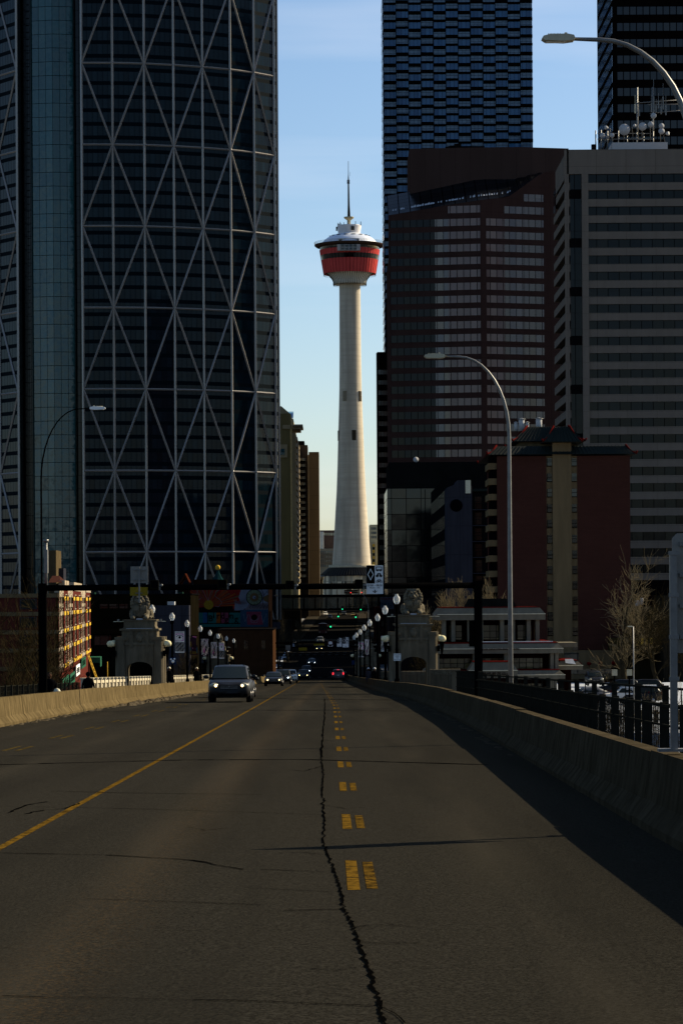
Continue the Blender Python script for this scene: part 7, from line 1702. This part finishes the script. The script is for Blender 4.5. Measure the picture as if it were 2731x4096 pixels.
# low blocks round the foot of the tower
def lowb(name, lb, pa, pb, py, d, col, wins=0, gm=None, dep=25):
    x0, x1 = W(pa, d), W(pb, d); t_ = thing(name, lb, 'building', ((x0+x1)/2, d, zr(d))); MB().box(x0, x1, d, d+dep, zr(d)-3, Z(py, d, (pa+pb)/2)).build('wall', mat(name+'_wall', col, .8, ns=.15), t_)
    for k in range(wins): z = Z(py+6+k*10, d, (pa+pb)/2); MB().box(x0+.5, x1-.5, d-.08, d, z-1.1, z).build('window_band', M['slabwin'], t_)
    return t_
q = lowb('fin_block', 'low grey block with white vertical fins left of the tower foot', 731, 768, 1260, 1180, (.20, .18, .13), 4)
mb = MB()
for k in range(14): x = W(733, 1179)+k*.52; mb.box(x, x+.14, 1179.4, 1179.9, Z(1298, 1179), Z(1268, 1179))
mb.build('fin_screen', M['bandwhite'], q)
lowb('dusky_block', 'low dark maroon block with a white stair head left of the tower foot', 735, 772, 1218, 1200, (.07, .05, .045), 1)
bb = lowb('white_stair_block', 'small white block standing in front of the dark maroon one', 734, 744, 1221, 1190, (.5, .5, .45), 0)
lowb('far_cream_block', 'cream block with yellow balconies right of the tower foot', 850, 868, 1205, 1210, (.42, .38, .25), 3)
q = lowb('yellow_balcony_block', 'narrow block with bright yellow panels right of the tower foot', 846, 862, 1245, 1195, (.30, .27, .18), 0)
for k in range(6): MB().box(W(856, 1194), W(861, 1194), 1194.5, 1194.9, Z(1256+k*14, 1194), Z(1250+k*14, 1194)).build('yellow_panel', M['bandyel'], q); MB().box(W(856, 1194), W(861, 1194), 1194.5, 1194.9, Z(1263+k*14, 1194), Z(1257+k*14, 1194)).build('window', M['glassdk'], q)
lowb('dappled_low_block', 'small sunlit concrete building between the tower podium and the dark tower', 845, 884, 1318, 1080, (.30, .26, .17), 0)
# red and cream hall left of podium
d0 = 1050; t = thing('cream_hall', 'low maroon and cream hall with an arched parapet left of the tower podium', 'building', (W(705, d0), d0, zr(d0)))
x0, x1 = W(676, d0), W(741, d0); MB().box(x0, x1, d0, d0+20, zr(d0)-2, Z(1329, d0)).build('wall', stain('hall_cream', (.20, .16, .09), .3, ns=.1, bump=0), t)
MB().box(x0+.2, x1-.3, d0-.06, d0, Z(1345, d0), Z(1331, d0)).build('maroon_frieze', M['darkred'], t); MB().box(x0-.4, x1+.4, d0-.5, d0+20, Z(1329, d0), Z(1325, d0)).build('cornice', M['tan2'], t)
MB().box(W(688, d0), W(720, d0), d0+1, d0+10, Z(1325, d0), Z(1313, d0)).build('roof_house', M['tan2'], t); MB().box(W(681, d0), W(693, d0), d0+6, d0+14, Z(1325, d0), Z(1300, d0)).build('brown_tower', M['darkred'], t)
for k in range(5): MB().box(W(700+k*8, d0), W(704+k*8, d0), d0-.08, d0, Z(1372, d0), Z(1360, d0)).build('window', M['glassdk'], t)
# glass skywalk across the street
d0 = 862; x0, x1 = W(646, d0), W(905, d0); t = thing('glass_skywalk', 'dark glazed pedestrian bridge crossing the street in front of the tower foot', 'footbridge', ((x0+x1)/2, d0, Z(1400, d0)))
za, zb2, zc, zd = Z(1402, d0), Z(1397, d0), Z(1372, d0), Z(1365.5, d0)
MB().box(x0, x1, d0, d0+4, za, zb2).build('floor_beam', M['charc'], t); MB().box(x0, x1, d0, d0+4, zc, zd).build('roof_beam', M['charc'], t)
k = N('skywalk_glass'); k.fin((.25, .30, .24), .08); k.b.inputs['Alpha'].default_value = .45; M['swg'] = k.m
MB().box(x0+.1, x1-.1, d0+.2, d0+.28, zb2, zc).box(x0+.1, x1-.1, d0+3.7, d0+3.78, zb2, zc).build('glazing', M['swg'], t)
for i in range(11): x = x0+(x1-x0)*i/10; MB().box(x-.15, x+.15, d0+.02, d0+.19, zb2, zc).build('mullion', M['charc'], t)
# left & right dark street walls, mid distance (in shade)
for i, (pa, pb, py, d, col, lb) in enumerate(((560, 668, 1425, 640, (.03, .028, .026), 'dark shop row on the left pavement beyond the mural building'), (600, 690, 1402, 830, (.05, .042, .03), 'dark low block on the left beneath the glass skywalk'), (866, 960, 1402, 700, (.03, .026, .026), 'dark block on the right pavement beneath the skywalk'), (850, 950, 1380, 880, (.05, .045, .04), 'dark block on the right behind the skywalk'))):
    q = lowb('shaded_shop_row', lb, pa, pb, py, d, col, 0)
    x0, x1 = W(pa, d), W(pb, d)
    for j in range(6): MB().box(x0+(x1-x0)*(j+.2)/6, x0+(x1-x0)*(j+.75)/6, d-.1, d, zr(d)+.8, zr(d)+3).build('shop_window', M['houseglass'], q)
    q['group'] = 'dark low blocks along the street'
# snow left of the street
mb = MB(); rnd = random.Random(8)
for i in range(26):
    y = rnd.uniform(470, 700); x = cx(y)-8.4-rnd.random()*1.0; r = rnd.uniform(.5, 1.3); mb.quad((x-r*.4, y-2, zr(y-2)+.16), (x+r*.5, y-2, zr(y-2)+.17), (x+r*.4, y+2, zr(y+2)+.34), (x-r*.5, y+2, zr(y+2)+.30))
struct(mb.build('snow_bank', M['snow']), 'stuff')
# blocks out of frame that shade the street (they stand west of it)
for (x0, x1, y0, y1, h, lb) in ((18, 46, 440, 500, 32, 'dark office block hidden behind the seniors building'), (16, 40, 660, 700, 45, 'dark office block behind the mirror glass block'), (17, 42, 735, 830, 45, 'dark office block in the second row behind the brown tower')):
    banded('hidden_office', lb, x0, x1, y0, y1, zr(y0)-3, zr(y0)+h, M['charc'], M['greyglass'], 4, 1.8)

# ================================================================ hill behind the viewer (real bluff north of the river)
mb = MB(); n = 24; rnd = random.Random(6)
R_ = []
for j, (yy, h) in enumerate(((-70, 0), (-110, 6), (-170, 20), (-260, 32), (-420, 36), (-900, 38))):
    R_.append([(-900+1800*i/n, yy+rnd.uniform(-8, 8), h+rnd.uniform(-2, 2)*(j > 0)-1.5*(j == 0)) for i in range(n+1)])
for a, b in zip(R_, R_[1:]):
    for i in range(n): mb.quad(a[i+1], a[i], b[i], b[i+1])
struct(mb.build('hill', M['ground']))

# ================================================================ sky, sun, camera
SUN_AZ, SUN_EL = math.radians(60), math.radians(31)   # 60 deg right of the view, 31 deg up
w = bpy.data.worlds.new('World'); sc.world = w; w.use_nodes = True; nt = w.node_tree; nt.nodes.clear()
out = nt.nodes.new('ShaderNodeOutputWorld'); bg = nt.nodes.new('ShaderNodeBackground'); sky = nt.nodes.new('ShaderNodeTexSky')
sky.sky_type = 'NISHITA'; sky.sun_disc = False; sky.sun_elevation = SUN_EL; sky.sun_rotation = SUN_AZ; sky.altitude = 1000; sky.air_density = 1.0; sky.dust_density = 2.2; sky.ozone_density = 2.0
tc = nt.nodes.new('ShaderNodeTexCoord'); mpn = nt.nodes.new('ShaderNodeMapping'); mpn.inputs['Scale'].default_value = (2.2, 2.2, 26); mpn.inputs['Rotation'].default_value = (0, .06, 0)
nz = nt.nodes.new('ShaderNodeTexNoise'); nz.inputs['Scale'].default_value = 1.3; nz.inputs['Detail'].default_value = 5; nz.inputs['Roughness'].default_value = .5
mr = nt.nodes.new('ShaderNodeMapRange'); mr.inputs[1].default_value = .50; mr.inputs[2].default_value = .72; mr.inputs[4].default_value = .20
mx = nt.nodes.new('ShaderNodeMix'); mx.data_type = 'RGBA'; mx.inputs[7].default_value = (7.5, 7.5, 7.9, 1)
hs = nt.nodes.new('ShaderNodeHueSaturation'); hs.inputs['Saturation'].default_value = 1.14
L_ = nt.links.new; L_(tc.outputs['Generated'], mpn.inputs['Vector']); L_(mpn.outputs[0], nz.inputs['Vector']); L_(nz.outputs['Fac'], mr.inputs[0]); L_(mr.outputs[0], mx.inputs[0]); L_(sky.outputs[0], hs.inputs['Color']); L_(hs.outputs[0], mx.inputs[6]); L_(mx.outputs[2], bg.inputs[0]); L_(bg.outputs[0], out.inputs[0])
bg.inputs[1].default_value = .069
sl = bpy.data.lights.new('sun', 'SUN'); sl.energy = 5.0; sl.angle = math.radians(.5); sl.color = (1, .86, .62); so = bpy.data.objects.new('sun', sl); COL.objects.link(so)
sd = Vector((math.sin(SUN_AZ)*math.cos(SUN_EL), math.cos(SUN_AZ)*math.cos(SUN_EL), math.sin(SUN_EL))); so.rotation_euler = (-sd).to_track_quat('-Z', 'Y').to_euler(); so.location = (30, -10, 60)
cam = bpy.data.cameras.new('camera'); co = bpy.data.objects.new('camera', cam); COL.objects.link(co); sc.camera = co
cam.sensor_fit = 'VERTICAL'; cam.sensor_height = 36; cam.sensor_width = 24; cam.lens = 36*F/2352; cam.shift_y = (HY-1176)/2352; cam.shift_x = (784-CX)/2352
co.location = (0, 0, CAMZ); co.matrix_world = Matrix.Translation((0, 0, CAMZ)) @ Matrix.Rotation(math.radians(90), 4, 'X') @ Matrix.Rotation(-TH, 4, 'Z')
cam.clip_start = .5; cam.clip_end = 20000
sc.view_settings.view_transform = 'Standard'; sc.view_settings.look = 'None'; sc.view_settings.exposure = 1.0; sc.view_settings.gamma = 1
sc.render.resolution_x = 682; sc.render.resolution_y = 1024
sc.cycles.max_bounces = 5; sc.cycles.transparent_max_bounces = 6
